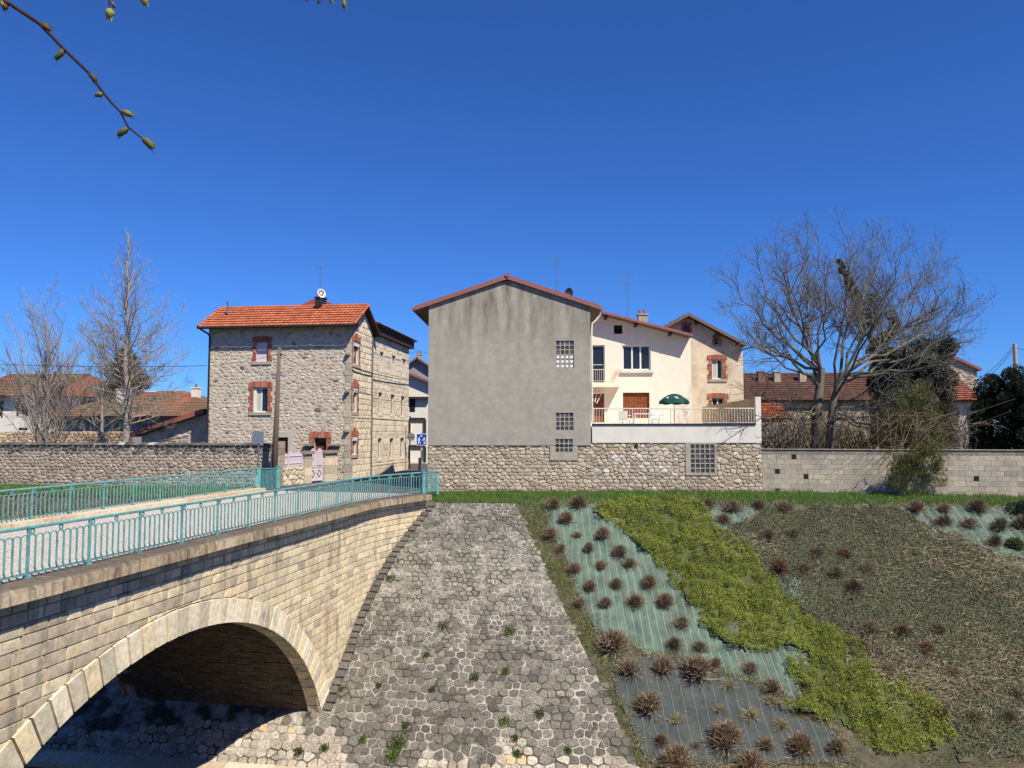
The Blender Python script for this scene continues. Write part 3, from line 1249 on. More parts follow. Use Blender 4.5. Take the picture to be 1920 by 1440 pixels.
nr_t = railing(rail_path, rail_path.at_y(10.5), rail_path.L - 0.12, 0.0, DECK, "bridge_railing",
               "long turquoise iron railing with hooped bars on the near edge of the bridge")
end_post(nr_t, rail_path(rail_path.L, DECK, 0), 0.15, 0.93, 0.7)
ret = Path([rail_path.pos(rail_path.L), (-3.35, 34.6)])
mb = MB()
mb.tube([ret(0, DECK + RH, 0), ret(ret.L, RH + 0.08, 0)], 0.024, 6)
mb.tube([ret(0, DECK + .08, 0), ret(ret.L, 0.1, 0)], 0.017, 4)
mb.build("return_rail", M['turquoise'], nr_t)
k = 0.15
while k < ret.L:
    mb = MB()
    p = ret(k, 0.1, 0)
    mb.tube([p, p + Vector((0, 0, RH - .02))], 0.018, 4)
    mb.build("bar", M['turquoise'], nr_t)
    k += 0.15
end_post(nr_t, ret(ret.L, -.05, 0), 0.12, 0.98, 0.4)

fr_t = railing(far_path, far_path.at_y(16.0), far_path.L - 0.15, -0.15, DECK + 0.09, "bridge_railing",
               "turquoise iron railing on the far edge of the bridge before the grassy bank")
end_post(fr_t, far_path(far_path.L, DECK, -0.15), 0.22, 0.95, 0.2)
e0 = far_path(far_path.L, 0, -0.15)
fe = Path([(e0.x, e0.y), (e0.x + 0.2, e0.y + 2.3)])
mb = MB()
mb.tube([fe(0, DECK + RH + .05, 0), fe(fe.L, RH + 0.13, 0)], 0.024, 6)
mb.build("return_rail", M['turquoise'], fr_t)
k = 0.15
while k < fe.L:
    mb = MB()
    p = fe(k, 0.05, 0)
    mb.tube([p, p + Vector((0, 0, RH + .05))], 0.018, 4)
    mb.build("bar", M['turquoise'], fr_t)
    k += 0.15
end_post(fr_t, fe(fe.L, -.02, 0), 0.18, 1.1, 0.2)

# ------------------------------------------------------------------ street beyond the bridge
pv = MB()
L0 = far_path(far_path.L, 0, 0); R0 = FP(FP.L, 0, -0.4)
rows = [((L0.x - .6, L0.y, DECK - .03), (R0.x + .2, R0.y, DECK - .03)), ((-12.6, 36.2, 0.06), (-3.9, 35.2, 0.06)), ((-11.4, 38.6, 0.05), (-4.05, 38.0, 0.05)),
        ((-9.8, 43.6, 0.05), (-4.0, 43.6, 0.05)), ((-8.75, 48, 0.05), (-3.5, 48, 0.05)), ((-7.2, 57, 0.1), (-2.5, 57, 0.1)), ((-4.0, 80, 0.2), (2.0, 80, 0.2))]
vs = [p for r in rows for p in r]
pv.add(vs, [(2 * i, 2 * i + 1, 2 * i + 3, 2 * i + 2) for i in range(len(rows) - 1)])
st = pv.build("street", M['asphalt'], kind="structure")
tag(st, "dark asphalt street running on between the houses", "street")

# ------------------------------------------------------------------ pitched stone slope
class SlopeMap:
    """u = X, v = distance up the slope; d outwards from the slope"""
    k = 0.70
    c = math.cos(math.atan(0.70)); s = math.sin(math.atan(0.70))

    def __call__(self, u, v, d=0.0):
        yp = 22.37 + v * self.c - d * self.s
        z = -7.25 + v * self.s + d * self.c
        return Vector((u, yp + float(shift(u)), z))

    def inv(self, p):
        yp = p.y - float(shift(p.x))
        return p.x, (yp - 22.37) / self.c


SM = SlopeMap()
VTOP = (32.3 - 22.37) / SM.c
pr = [SM.inv(ground_at(x, y)) for x, y in ((966, 946), (1010, 1040), (1045, 1120), (1085, 1200), (1120, 1270), (1150, 1340), (1195, 1436))]
prv = [p[1] for p in pr][::-1]
pru = [p[0] for p in pr][::-1]
slope_right = lambda v: float(np.interp(v, prv, pru))


def face_x(p):
    """X of the bridge face at that Y"""
    return FP.pos(FP.at_y(p.y))[0]


RS = random.Random(5)


def keep_pitch(u, v):
    if u > slope_right(v) + 0.05:
        return False
    p = SM(u, v)
    fx = face_x(p)
    if u < fx - 0.1:
        s = FP.at_y(p.y)
        zi = intr(s)
        if zi is None or p.z > zi:
            return False
        if u < fx - 9:
            return False
    return True


slope_t = thing("paved_slope", SM(-1, 0.2), "grey stone pitching covering the steep river bank beside the bridge", "embankment")
bed = MB()
NU, NVV = 40, 26
for j in range(NVV):
    v0, v1 = VTOP * j / NVV, VTOP * (j + 1) / NVV
    for i in range(NU):
        def lim(v):
            return -16.0, slope_right(v)
        a0, b0 = lim(v0); a1, b1 = lim(v1)
        bed.quad(SM(a0 + (b0 - a0) * i / NU, v0, .034), SM(a0 + (b0 - a0) * (i + 1) / NU, v0, .034), SM(a1 + (b1 - a1) * (i + 1) / NU, v1, .034), SM(a1 + (b1 - a1) * i / NU, v1, .034))
bed.build("joint_bed", M['mortar_dark'], slope_t)
PT = [(srgb(118, 112, 103), 4), (srgb(110, 104, 96), 4), (srgb(127, 120, 111), 3), (srgb(100, 94, 88), 2)]
ptf = tones(PT, 0.16, RS)
PL = tones([(srgb(204, 192, 174), 3), (srgb(188, 175, 156), 3), (srgb(172, 158, 140), 1.5)], 0.08, RS)
PW = tones([(srgb(170, 164, 150), 3), (srgb(154, 148, 135), 3), (srgb(138, 132, 121), 2)], 0.08, RS)


def pitch_tone(u, v):
    # clean pale stones near the foot (and beside the arch), grey weathered ones above
    foot = 0.35 + 0.35 * math.sin(u * 0.7 + 2.2) + 0.25 * math.sin(u * 2.3 + 1) + max(0.0, (-4.2 - u)) * 0.75 + (0.5 if u > -.5 else 0)
    if v < foot * RS.uniform(0.6, 1.3):
        return PL(0, 0) if RS.random() > 0.02 else srgb(220, 184, 140)
    w = .25 * math.sin(u * 1.1 + 1.3) * math.sin(v * 0.9) + .85 * math.exp(-((v - 8.2) / 2.3) ** 2) + .35 * math.exp(-((v - 3.0) / 1.2) ** 2 - ((u - 2) / 2) ** 2)
    w = min(1.0, max(0.0, w * 0.85 + RS.uniform(-.30, .30)))
    a_, b_ = ptf(0, 0), PW(0, 0)
    return tuple(p_ + (q_ - p_) * w for p_, q_ in zip(a_, b_))


cells_a = voronoi_cells(-15.5, 4.6, 0.02, 4.6, 0.31, 0.28, RS, 0.28, 0.03, 0.020, keep_pitch, .09, .05)
cells_b = voronoi_cells(-8.5, 3.2, 4.6, VTOP, 0.235, 0.215, RS, 0.33, 0.04, 0.016, keep_pitch, .16, .08)
lay_stones(cells_a + cells_b, SM, slope_t, M['pitch'], pitch_tone, 0.02, 0.05, 0.014, limit=300, dome=0.005, tilt=0.07, R=RS, rest="stone_infill", djit=0.014)
# footing ledge
mb = MB()
for i in range(24):
    x0, x1 = -16 + i * 1.5, -16 + (i + 1) * 1.5
    for (x, y) in ((0, 0),):
        p = [(x0 + .005, 21.5 + float(shift(x0)), -7.5), (x1 - .005, 21.5 + float(shift(x1)), -7.5), (x1 - .005, 22.42 + float(shift(x1)), -7.5), (x0 + .005, 22.42 + float(shift(x0)), -7.5)]
        mb2 = MB()
        mb2.hexa(p + [(q[0], q[1], -7.16 + RS.uniform(-.01, .01)) for q in p], KT(0, 0))
        mb2.build("footing_stone", M['stone'], slope_t)
# edging row of squared stones where the slope meets the bridge
EDT = tones([(srgb(112, 106, 98), 3), (srgb(98, 92, 86), 2)], 0.10, RS)
v = 1.3
while v < VTOP - 0.2:
    h = RS.uniform(0.26, 0.36)
    p = SM(0, v)
    y = 22.37 + v * SM.c
    # find face x at this height of the slope
    fx = -6.0
    for _ in range(5):
        fx = FP.pos(FP.at_y(y + float(shift(fx))))[0]
    s = FP.at_y(y + float(shift(fx)))
    zi = intr(s)
    if not (zi is not None and SM(fx, v).z < zi):
        mb = MB()
        wv = RS.uniform(0.30, 0.38)
        stone(mb, [(fx + 0.02, v + .01), (fx + wv, v + .01), (fx + wv + .02, v + h - .01), (fx + 0.02, v + h - .01)], SM, 0.02, 0.13, 0.03, EDT(0, 0), 0.01, RS, 0.05)
        mb.build("edging_stone", M['pitch'], slope_t)
    v += h
# ------------------------------------------------------------------ stone wall under the grey house and terrace
G = Frame((-3.95, 36.3, 0), (1, -0.035))
GW = G.px(1107, 700)[0]            # right edge of the grey gable
TW = G.px(1427, 800)[0]            # right edge of the terrace
ZB = 2.10
gb_low = G.rect(1041, 823, 1074, 848)
gb_stone = G.rect(1294, 833, 1340, 887)
sur_low = G.rect(1031, 812, 1083, 863)
sur_stone = (gb_stone[0] - 0.22, gb_stone[1] - 0.10, gb_stone[2] + 0.10, ZB + 0.12)
RW = random.Random(21)
basew = thing("stone_wall", G(TW / 2, 0, 0), "pale rubble stone wall under the grey gable and white terrace parapet", "wall")
mb = MB()
mb.fbox(G, 0, TW, -0.5, ZB + 0.12, -0.5, -0.01)
mb.build("mortar_core", M['block_joint'], basew)
pale = tones([(srgb(196, 180, 157), 5), (srgb(186, 170, 148), 4), (srgb(174, 158, 137), 3), (srgb(204, 188, 162), 2), (srgb(200, 174, 134), 0.2)], 0.10, RW)
white = tones([(srgb(216, 205, 190), 3), (srgb(206, 194, 178), 2), (srgb(190, 176, 158), 2)], 0.08, RW)
pink = tones([(srgb(184, 166, 148), 5), (srgb(170, 152, 136), 4), (srgb(196, 178, 157), 3)], 0.08, RW)


def base_tone(u, v):
    lime = math.exp(-((u - 10.0) / 1.9) ** 2 - ((v - 1.6) / 0.8) ** 2)
    if RW.random() < lime * 0.65:
        return white(0, 0)
    if 7.5 < u < 14 and v < 0.8 and RW.random() < 0.7:
        return pink(0, 0)
    return pale(u, v)


cl = voronoi_cells(0, TW, -0.15, ZB + 0.12, 0.29, 0.165, RW, 0.40, 0.10, 0.018, None, .15, .12)
c2 = []
for p in cl:
    if centroid(p)[0] < GW and centroid(p)[1] > ZB - 0.02:
        continue
    for h in (sur_low, sur_stone):
        if p:
            p = cut_hole(p, h)
    if p:
        c2.append(p)
lay_stones(c2, G, basew, M['stone'], base_tone, -0.02, 0.022, 0.025, limit=300, dome=0.008, tilt=0.12, R=RW, djit=0.014)
mb = MB()
for (h, q) in ((sur_low, gb_low), (sur_stone, gb_stone)):
    top = h[3] if h is sur_stone else ZB - 0.004
    for a, b, c, e in ((h[0], h[1], q[0], top), (q[2], h[1], h[2], top), (q[0], h[1], q[2], q[1]), (q[0], q[3], q[2], top)):
        if c - a > 0.01 and e - b > 0.01:
            mb.fbox(G, a + .001, c - .001, b + .001, e - .001, -0.2, 0.045)
mb.build("concrete_surround", M['concrete'], basew)
mb = MB()
q = G.rect(1190, 831, 1196, 839)
mb.tube([G((q[0] + q[2]) / 2, (q[1] + q[3]) / 2, -0.1), G((q[0] + q[2]) / 2, (q[1] + q[3]) / 2, 0.075)], 0.085, 12)
mb.build("drain_pipe", M['void'], basew)


def glass_blocks(parent, F, h, nu, nv, white_rows=(), d=0.0, rc=0.05):
    u0, v0, u1, v1 = h
    mb = MB()
    w, hh = (u1 - u0) / nu, (v1 - v0) / nv
    for i in range(nu + 1):
        u = u0 + w * i
        mb.fbox(F, max(u0, u - 0.022), min(u1, u + 0.022), v0, v1, d - 0.25, d - rc + 0.012)
    for j in range(nv + 1):
        v = v0 + hh * j
        mb.fbox(F, u0 + .002, u1 - .002, max(v0, v - 0.022), min(v1, v + 0.022), d - 0.25, d - rc + 0.009)
    fr = mb.build("glass_block_window", M['concrete'], parent)
    for j in range(nv):
        for i in range(nu):
            b = MB()
            ca, cb = u0 + w * i + .023, u0 + w * (i + 1) - .023
            za, zb = v0 + hh * j + .023, v0 + hh * (j + 1) - .023
            tone = (0.72, 0.74, 0.72) if j in white_rows else (0.045, 0.05, 0.052)  # white rows carry a lit sheen painted into the block tone
            if j not in white_rows and rng.random() < 0.25:
                tone = (0.10, 0.11, 0.11)
            stone(b, [(ca, za), (cb, za), (cb, zb), (ca, zb)], F, d - 0.2, d - rc - 0.01, 0.02, tone, -0.008)
            b.build("glass_block", M['glassblock'], fr)
    return fr


# ------------------------------------------------------------------ grey rendered house
gh = thing("gable_house", G(GW / 2, ZB, -4), "grey rendered house with blank gable and three glass block windows", "house")
ua = G.px(951, 525)[0]
zl, za, zr = G.px(802, 571)[1], G.px(951, 526)[1], G.px(1107, 571)[1]
h1 = G.rect(1042, 639, 1076, 690)
h2 = G.rect(1042, 774, 1075, 807)
mb = MB()
facade(mb, G, [(0, zl), (ua, za), (GW, zr)], ZB, [h1, h2, (gb_low[0], ZB, gb_low[2], gb_low[3])], 0.06, 0.12)
DEP = 11.6
S1 = Frame(G(0, 0, 0.06), (-G.n.x, -G.n.y))   # left side receding
mb.quad(G(0, -0.3, .06), G(0, zl, .06), G(0, zl, -DEP), G(0, -0.3, -DEP))
mb.quad(G(GW, ZB, .06), G(GW, zr, .06), G(GW, zr, -DEP), G(GW, ZB, -DEP))
mb.add([G(0, -0.3, -DEP), G(GW, -0.3, -DEP), G(GW, zr, -DEP), G(ua, za, -DEP), G(0, zl, -DEP)], [(0, 1, 2, 3, 4)])
mb.quad(G(0, ZB, .06), G(GW, ZB, .06), G(GW, ZB, -0.02), G(0, ZB, -0.02))
mb.build("wall", M['render_grey'], gh)
glass_blocks(gh, G, h1, 4, 6, (0, 1, 2), 0.06, 0.04)
glass_blocks(gh, G, h2, 4, 4, (), 0.06, 0.04)
glass_blocks(basew, G, gb_low, 4, 3, (), 0.045, 0.022)
glass_blocks(basew, G, gb_stone, 5, 6, (), 0.045, 0.022)
# roof
OV = 0.16
ul, zle = G.px(776, 577, OV)
ur, zre = G.px(1126, 575, OV)
zt_ = G.px(951, 518, OV)[1]
rf = MB()
slab(rf, G(ul, zle, OV), G(ul, zle, -DEP - .3), G(ua, zt_, -DEP - .3), G(ua, zt_, OV), 0.10)
slab(rf, G(ur, zre, OV), G(ur, zre, -DEP - .3), G(ua, zt_, -DEP - .3), G(ua, zt_, OV), 0.10)
roof = rf.build("roof", M['soffit'], gh)
tm = MB()
tr_ = tones(TILE_RED, 0.10)
tile_roof(tm, G(ul, zle + .01, -DEP - .3), G(ul, zle + .01, OV), G(ua, zt_ + .01, -DEP - .3), tr_)
tile_roof(tm, G(ur, zre + .01, OV), G(ur, zre + .01, -DEP - .3), G(ua, zt_ + .01, OV), tr_)
tm.build("tiles", M['tile'], roof, kind="stuff")
vg = MB()
for (u0, z0) in ((ul, zle), (ur, zre)):
    vg.hexa([G(u0, z0 - .14, OV), G(ua, zt_ - .14, OV), G(ua, zt_ - .14, OV + .05), G(u0, z0 - .14, OV + .05),
             G(u0, z0 + .07, OV), G(ua, zt_ + .07, OV), G(ua, zt_ + .07, OV + .05), G(u0, z0 + .07, OV + .05)])
vg.build("verge_board", M['verge'], roof)
rc_ = MB()
rc_.tube([G(ua, zt_ + .06, OV + .1), G(ua, zt_ + .06, -DEP)], 0.11, 8)
rc_.build("ridge_tile", M['verge'], roof)
gt = MB()
gt.tube([G(ur + .04, zre - .08, OV), G(ur + .04, zre - .08, -DEP)], 0.07, 8)
gt.tube([G(ul - .04, zle - .08, OV), G(ul - .04, zle - .08, -DEP)], 0.07, 8)
gt.build("gutter", M['verge'], roof)
dp = MB()
dp.tube([G(ur + .02, zre - .12, -.05), G(ur - .03, zre - .38, -.05), G(GW + .28, zre - .62, -.05), G(GW + .10, zre - .78, -.05), G(GW + .07, zre - 1.1, -.05), G(GW + .07, 5.6, -.05), G(GW + .07, 3.2, -.05)], 0.05, 8)
dp.build("downpipe", M['railing_paint'], gh)


def antenna(F, x, ytop, ybot, d, label, dish=False, two=False):
    u, z0 = F.px(x, ybot, d)
    z1 = F.px(x, ytop, d)[1]
    t = thing("roof_antenna", F(u, z0, d), label, "antenna")
    mb = MB()
    mb.tube([F(u, z0 - 0.4, d), F(u, z1, d)], 0.022, 6)
    mb.build("mast", M['grey_metal'], t)
    a = MB()
    for lev in ((z1 - .12,) + ((z1 - .75,) if two else ())):
        a.tube([F(u - .35, lev + .03, d + .1), F(u + .35, lev - .03, d - .1)], 0.012, 4)
        for i in range(8):
            s = -0.33 + 0.66 * i / 7
            L = 0.10 + 0.014 * i
            c = F(u + s, lev - s * .09, d + .1 * -s / .35)
            a.tube([c + Vector((0, -L, 0)), c + Vector((0, L, 0))], 0.007, 4)
            if i < 2:
                a.tube([c + Vector((0, 0, -.16)), c + Vector((0, 0, .16))], 0.007, 4)
    a.build("aerial", M['grey_metal'], t)
    return t


antenna(G, 1044, 484, 548, -5, "thin tv aerial on the red roof of the grey gable house")
sdish = thing("satellite_dish", G(G.px(1067, 548, -5)[0], G.px(1067, 552, -5)[1], -5), "small dark satellite dish behind the ridge of the grey gable house", "dish")
mb = MB()
u, z = G.px(1067, 549, -5)
ring = [(0, 0)]
for i in range(14):
    ring.append((0.22 * math.cos(2 * math.pi * i / 14), 0.28 * math.sin(2 * math.pi * i / 14)))
mb.add([G(u + a, z + b, -5 - 0.08 + 1.0 * (a * a + b * b)) for a, b in ring], [(0, i, i % 14 + 1) for i in range(1, 15)])
mb.build("reflector", M['dark_metal'], sdish)
mb = MB()
mb.tube([G(u, z, -5.08), G(u, z - 0.45, -5.1)], 0.02, 6)
mb.build("mount", M['dark_metal'], sdish)

# ------------------------------------------------------------------ terrace
TD = 11.7
ter = thing("roof_terrace", G((GW + TW) / 2, ZB + .13, -5), "white terrace parapet with cream balustrade and tan side wall", "terrace")
zp = G.px(1250, 797)[1]
mb = MB()
mb.fbox(G, GW + .06, TW, ZB + .125, zp, -0.15, 0.05)
mb.fbox(G, TW - 0.25, TW + .002, zp, G.px(1424, 744)[1], -0.15, 0.052)
mb.build("parapet", M['render_white'], ter)
mb = MB()
mb.fbox(G, GW + .06, TW - .26, zp + .002, zp + .07, -0.2, 0.10)
mb.build("parapet_cap", M['dark_metal'], ter)
mb = MB()
mb.fbox(G, GW + .07, TW - .02, ZB + .3, zp - .05, -TD, -0.16)
mb.build("terrace_floor", M['terrace_tile'], ter)
ztan = G.px(1420, 746)[1]
mb = MB()
mb.fbox(G, TW - .24, TW - .02, zp - .049, ztan, -TD, -0.151)
mb.build("side_wall", M['tan'], ter)
rh = G.px(1250, 766)[1]
mb = MB()
mb.tube([G(GW + .1, rh, -.02), G(TW - .28, rh, -.02)], 0.028, 6)
mb.tube([G(GW + .1, zp + .12, -.02), G(TW - .28, zp + .12, -.02)], 0.018, 4)
mb.build("handrail", M['railing_paint'], ter)
u = GW + .15
BM = bpy.data.meshes.new("baluster")
mb = MB()
mb.tube([(0, 0, 0), (0, 0, rh - zp - .12)], 0.012, 4)
BM.from_pydata(mb.v, [], mb.f); set_tone(BM, mb.c); BM.materials.append(M['railing_paint'])
PM = bpy.data.meshes.new("post")
mb = MB()
mb.tube([(0, 0, 0), (0, 0, rh - zp)], 0.022, 6)
PM.from_pydata(mb.v, [], mb.f); set_tone(PM, mb.c); PM.materials.append(M['railing_paint'])
i = 0
while u < TW - .3:
    if i % 14 == 0:
        link("post", PM, G(u, zp + .01, -.02), ter)
    else:
        link("baluster", BM, G(u, zp + .12, -.02), ter)
    u += 0.128
    i += 1

# ------------------------------------------------------------------ cream house behind the terrace
Cf = Frame((3.0, 47.75, 0), (1, -0.03))
CW = Cf.px(1296, 700)[0]
ch_ = thing("cream_house", Cf(CW / 2, 3.0, -3), "cream rendered house with sloping tiled roof and small balcony over the terrace", "house")
OVC = 0.75
uA, zA = Cf.px(1126, 584, OVC)
uB, zB_ = Cf.px(1297, 628, OVC)
slp = (zB_ - zA) / (uB - uA)
topc = lambda u: zA + (u - uA) * slp - 0.12
holes = {k: Cf.rect(*v) for k, v in dict(door=(1110, 647, 1134, 720), win=(1167, 647, 1220, 694), attic=(1151, 609, 1167, 626),
                                         gdoor=(1109, 737, 1133, 792), gwin=(1168, 736, 1218, 784)).items()}
mb = MB()
facade(mb, Cf, [(0, topc(0)), (CW, topc(CW))], 2.9, list(holes.values()), 0, 0.28)
mb.quad(Cf(CW, 0, 0), Cf(CW, topc(CW), 0), Cf(CW, topc(CW), -6), Cf(CW, 0, -6))
mb.quad(Cf(0, 0, 0), Cf(0, topc(0), 0), Cf(0, topc(0), -6), Cf(0, 0, -6))
mb.quad(Cf(0, 0, -6), Cf(CW, 0, -6), Cf(CW, topc(CW), -6), Cf(0, topc(0), -6))
mb.build("wall", M['render_cream'], ch_)
uB2 = uB + .05
rf = MB()
slab(rf, Cf(0, zA - uA * slp, OVC), Cf(uB2, zB_, OVC), Cf(uB2, zB_, -6), Cf(0, zA - uA * slp, -6), 0.12)
croof = rf.build("roof", M['soffit'], ch_)
tm = MB()
tile_roof(tm, Cf(uB2, zB_ + .01, OVC + .04), Cf(uB2, zB_ + .01, -6), Cf(0.2, zA - uA * slp + .01 + .2 * slp, OVC + .04), tones(TILE_RED, 0.10))
tm.build("tiles", M['tile'], croof, kind="stuff")
vg = MB()
vg.hexa([Cf(0, zA - uA * slp - .10, OVC), Cf(uB2, zB_ - .10, OVC), Cf(uB2, zB_ - .10, OVC + .05), Cf(0, zA - uA * slp - .10, OVC + .05),
         Cf(0, zA - uA * slp + .05, OVC), Cf(uB2, zB_ + .05, OVC), Cf(uB2, zB_ + .05, OVC + .05), Cf(0, zA - uA * slp + .05, OVC + .05)])
vg.build("verge_board", M['verge'], croof)
for u in (uA + .35, uA + 2.2, uA + 4.3):
    rb = MB()
    zz = zA + (u - uA) * slp - .15
    rb.fbox(Cf, u - .08, u + .08, zz - .16, zz, -0.02, OVC - .06)
    rb.build("purlin_end", M['timber'], croof)
window(ch_, Cf, holes['win'], 0.14, 0.09, 2)
window(ch_, Cf, holes['door'], 0.16, 0.07, 0, 1, name="balcony_door")
bk = MB()
h = holes['attic']
bk.quad(Cf(h[0], h[1], -.27), Cf(h[2], h[1], -.27), Cf(h[2], h[3], -.27), Cf(h[0], h[3], -.27))
bk.build("attic_opening", M['void'], ch_)
sl = MB()
h = holes['win']
sl.fbox(Cf, h[0] - .14, h[2] + .17, h[1] - .17, h[1] - .003, -0.05, 0.16)
sl.build("sill", M['render_white'], ch_)


def plank_door(parent, F, h, n, recess=0.18, name="wooden_door", mat_='wood_brown', d=0.0, panels=True):
    u0, v0, u1, v1 = h
    mb = MB()
    mb.fbox(F, u0 + .003, u1 - .003, v0 + .003, v1 - .003, d - recess - .04, d - recess)
    dr = mb.build(name, M[mat_], parent)
    w = (u1 - u0) / n
    for i in range(n):
        pb = MB()
        pb.fbox(F, u0 + w * i + .012, u0 + w * (i + 1) - .012, v0 + .03, v1 - .03, d - recess, d - recess + .02)
        pb.build("plank", M[mat_], dr)
    if panels:
        pb = MB()
        for i in range(2):
            ca = u0 + (u1 - u0) * (0.06 + 0.5 * i); cb = ca + (u1 - u0) * 0.36
            pb.fbox(F, ca, cb, v0 + (v1 - v0) * .62, v0 + (v1 - v0) * .68, d - recess + .021, d - recess + .035)
        pb.build("rail", M[mat_], dr)
    return dr


plank_door(ch_, Cf, holes['gdoor'], 5)
plank_door(ch_, Cf, holes['gwin'], 9)
bal = MB()
b0u, b0v = Cf.px(1107, 724, 0.5)
b1u = Cf.px(1162, 724, 0.5)[0]
zb0, zb1 = Cf.px(1130, 726, 0.5)[1], Cf.px(1130, 718, 0.5)[1]
bal.fbox(Cf, b0u, b1u, zb0, zb1, 0.004, 0.95)
bo = bal.build("balcony", M['render_cream'], ch_)
zr1 = Cf.px(1130, 693, 0.9)[1]
rb = MB()
rb.tube([Cf(b0u + .05, zr1, .9), Cf(b1u - .04, zr1, .9), Cf(b1u - .04, zr1, .05)], 0.022, 6)
rb.tube([Cf(b0u + .05, zb1 + .1, .9), Cf(b1u - .04, zb1 + .1, .9), Cf(b1u - .04, zb1 + .1, .05)], 0.014, 4)
for i in range(15):
    u = b0u + .05 + (b1u - b0u - .09) * i / 14
    rb.tube([Cf(u, zb1, .9), Cf(u, zr1, .9)], 0.011, 4)
rb.build("balcony_railing", M['railing_paint'], bo)
# folded awning arms over the lower door
aw = thing("awning", Cf(b0u + .2, 5.0, .3), "folded white awning frame over the lower brown door", "awning")
mb = MB()
ya, yb = Cf.px(1112, 737, .3), Cf.px(1128, 735, .3)
mb.tube([Cf(b0u + .05, ya[1] + .02, .2), Cf(yb[0] + .1, ya[1] + .02, .2)], 0.06, 8)
mb.build("roller", M['white_paint'], aw)
for k in range(3):
    mb = MB()
    mb.tube([Cf(b0u + .1 + .3 * k, ya[1] - .02, .25), Cf(b0u + .15 + .1 * k, ya[1] - .5 - .08 * k, .75)], 0.022, 5)
    mb.build("arm", M['white_paint'], aw)
# drying rack folded on the balcony
dr = thing("drying_rack", Cf(b1u - .5, zb1, .6), "orange and white folded drying rack leaning on the small balcony", "drying rack")
mb = MB()
for k in range(3):
    mb.tube([Cf(b1u - .45 - .12 * k, zb1 + .02, .7), Cf(b1u - .12 - .08 * k, zr1 - .06, .75)], 0.014, 5)
mb.build("frame", M['orange_cloth'], dr)
mb = MB()
mb.tube([Cf(b1u - .06, zb1 + .02, .7), Cf(b1u - .28, zr1 - .05, .72)], 0.014, 5)
mb.tube([Cf(b1u - .5, zb1 + .2, .71), Cf(b1u - .1, zb1 + .2, .71)], 0.010, 5)
mb.tube([Cf(b1u - .4, zb1 + .4, .71), Cf(b1u - .2, zb1 + .4, .71)], 0.010, 5)
mb.build("wire", M['white_paint'], dr)
antenna(Cf, 1177, 511, 590, -2.5, "tall tv aerial with two heads above the cream house roof", two=True)


def chimney(parent, F, x0, y0, x1, y1, d, mname='concrete', pots=1, name="chimney", depth=0.6):
    u0, v0, u1, v1 = F.rect(x0, y0, x1, y1, d)
    mb = MB()
    mb.fbox(F, u0, u1, v0 - .6, v1, d - depth, d)
    mb.fbox(F, u0 - .05, u1 + .05, v1 - .09, v1 + .002, d - depth - .05, d + .05)
    c = mb.build(name, M[mname], parent)
    for i in range(pots):
        pb = MB()
        uu = u0 + (u1 - u0) * (i + .5) / pots
        pb.tube([F(uu, v1, d - depth / 2), F(uu, v1 + .28, d - depth / 2)], [0.11, 0.085], 8)
        pb.build("chimney_pot", M['verge'], c)
    return c


chimney(croof, Cf, 1197, 588, 1214, 604, -3.0, 'concrete', 2)
# umbrella on the terrace
pu = at(1264, 752, 41.5)
zfl = zp - 0.05
um = thing("parasol", (pu.x, pu.y, zfl), "dark green scalloped parasol with small white marks on the terrace", "parasol")
mb = MB()
mb.tube([(pu.x, pu.y, zfl), (pu.x, pu.y, pu.z + .28)], 0.02, 8)
mb.build("pole", M['grey_metal'], um)
cv = MB()
NS, NRG = 48, 6
Rr = 0.82
zt0 = at(1264, 738, 41.5).z
zrim = at(1264, 753, 41.5).z
vs = [(pu.x, pu.y, zt0)]
for r in range(1, NRG + 1):
    f = r / NRG
    for k in range(NS):
        a = 2 * math.pi * k / NS
        sag = 1 - 0.06 * f * (1 - abs(math.cos(4 * a)))
        vs.append((pu.x + Rr * f * sag * math.cos(a), pu.y + Rr * f * sag * math.sin(a), zt0 - (zt0 - zrim) * f ** 1.9))
for k in range(NS):
    a = 2 * math.pi * k / NS
    vs.append((pu.x + Rr * .985 * math.cos(a), pu.y + Rr * .985 * math.sin(a), zrim - 0.10 - 0.05 * abs(math.sin(4 * a))))
fs = [(0, 1 + k, 1 + (k + 1) % NS) for k in range(NS)]
for r in range(NRG):
    b0, b1 = 1 + r * NS, 1 + (r + 1) * NS
    fs += [(b0 + k, b0 + (k + 1) % NS, b1 + (k + 1) % NS, b1 + k) for k in range(NS)]
cv.add(vs, fs)
cvo = cv.build("canopy", M['canvas'], um, smooth=True)
for k, a in enumerate((-2.35, -1.57, -0.8)):
    mk = MB()
    for j in range(3):
        f = 0.72 + .05 * j
        c = Vector((pu.x + Rr * f * math.cos(a + .06 * (j - 1)), pu.y + Rr * f * math.sin(a + .06 * (j - 1)), zt0 - (zt0 - zrim) * f ** 1.9 + .022))
        t = Vector((-math.sin(a), math.cos(a), 0)) * (.07 - .015 * j)
        q = Vector((math.cos(a), math.sin(a), -.55)) * .035
        mk.quad(c - t - q, c + t - q, c + t + q, c - t + q)
    mk.build("white_mark", M['white_print'], cvo)


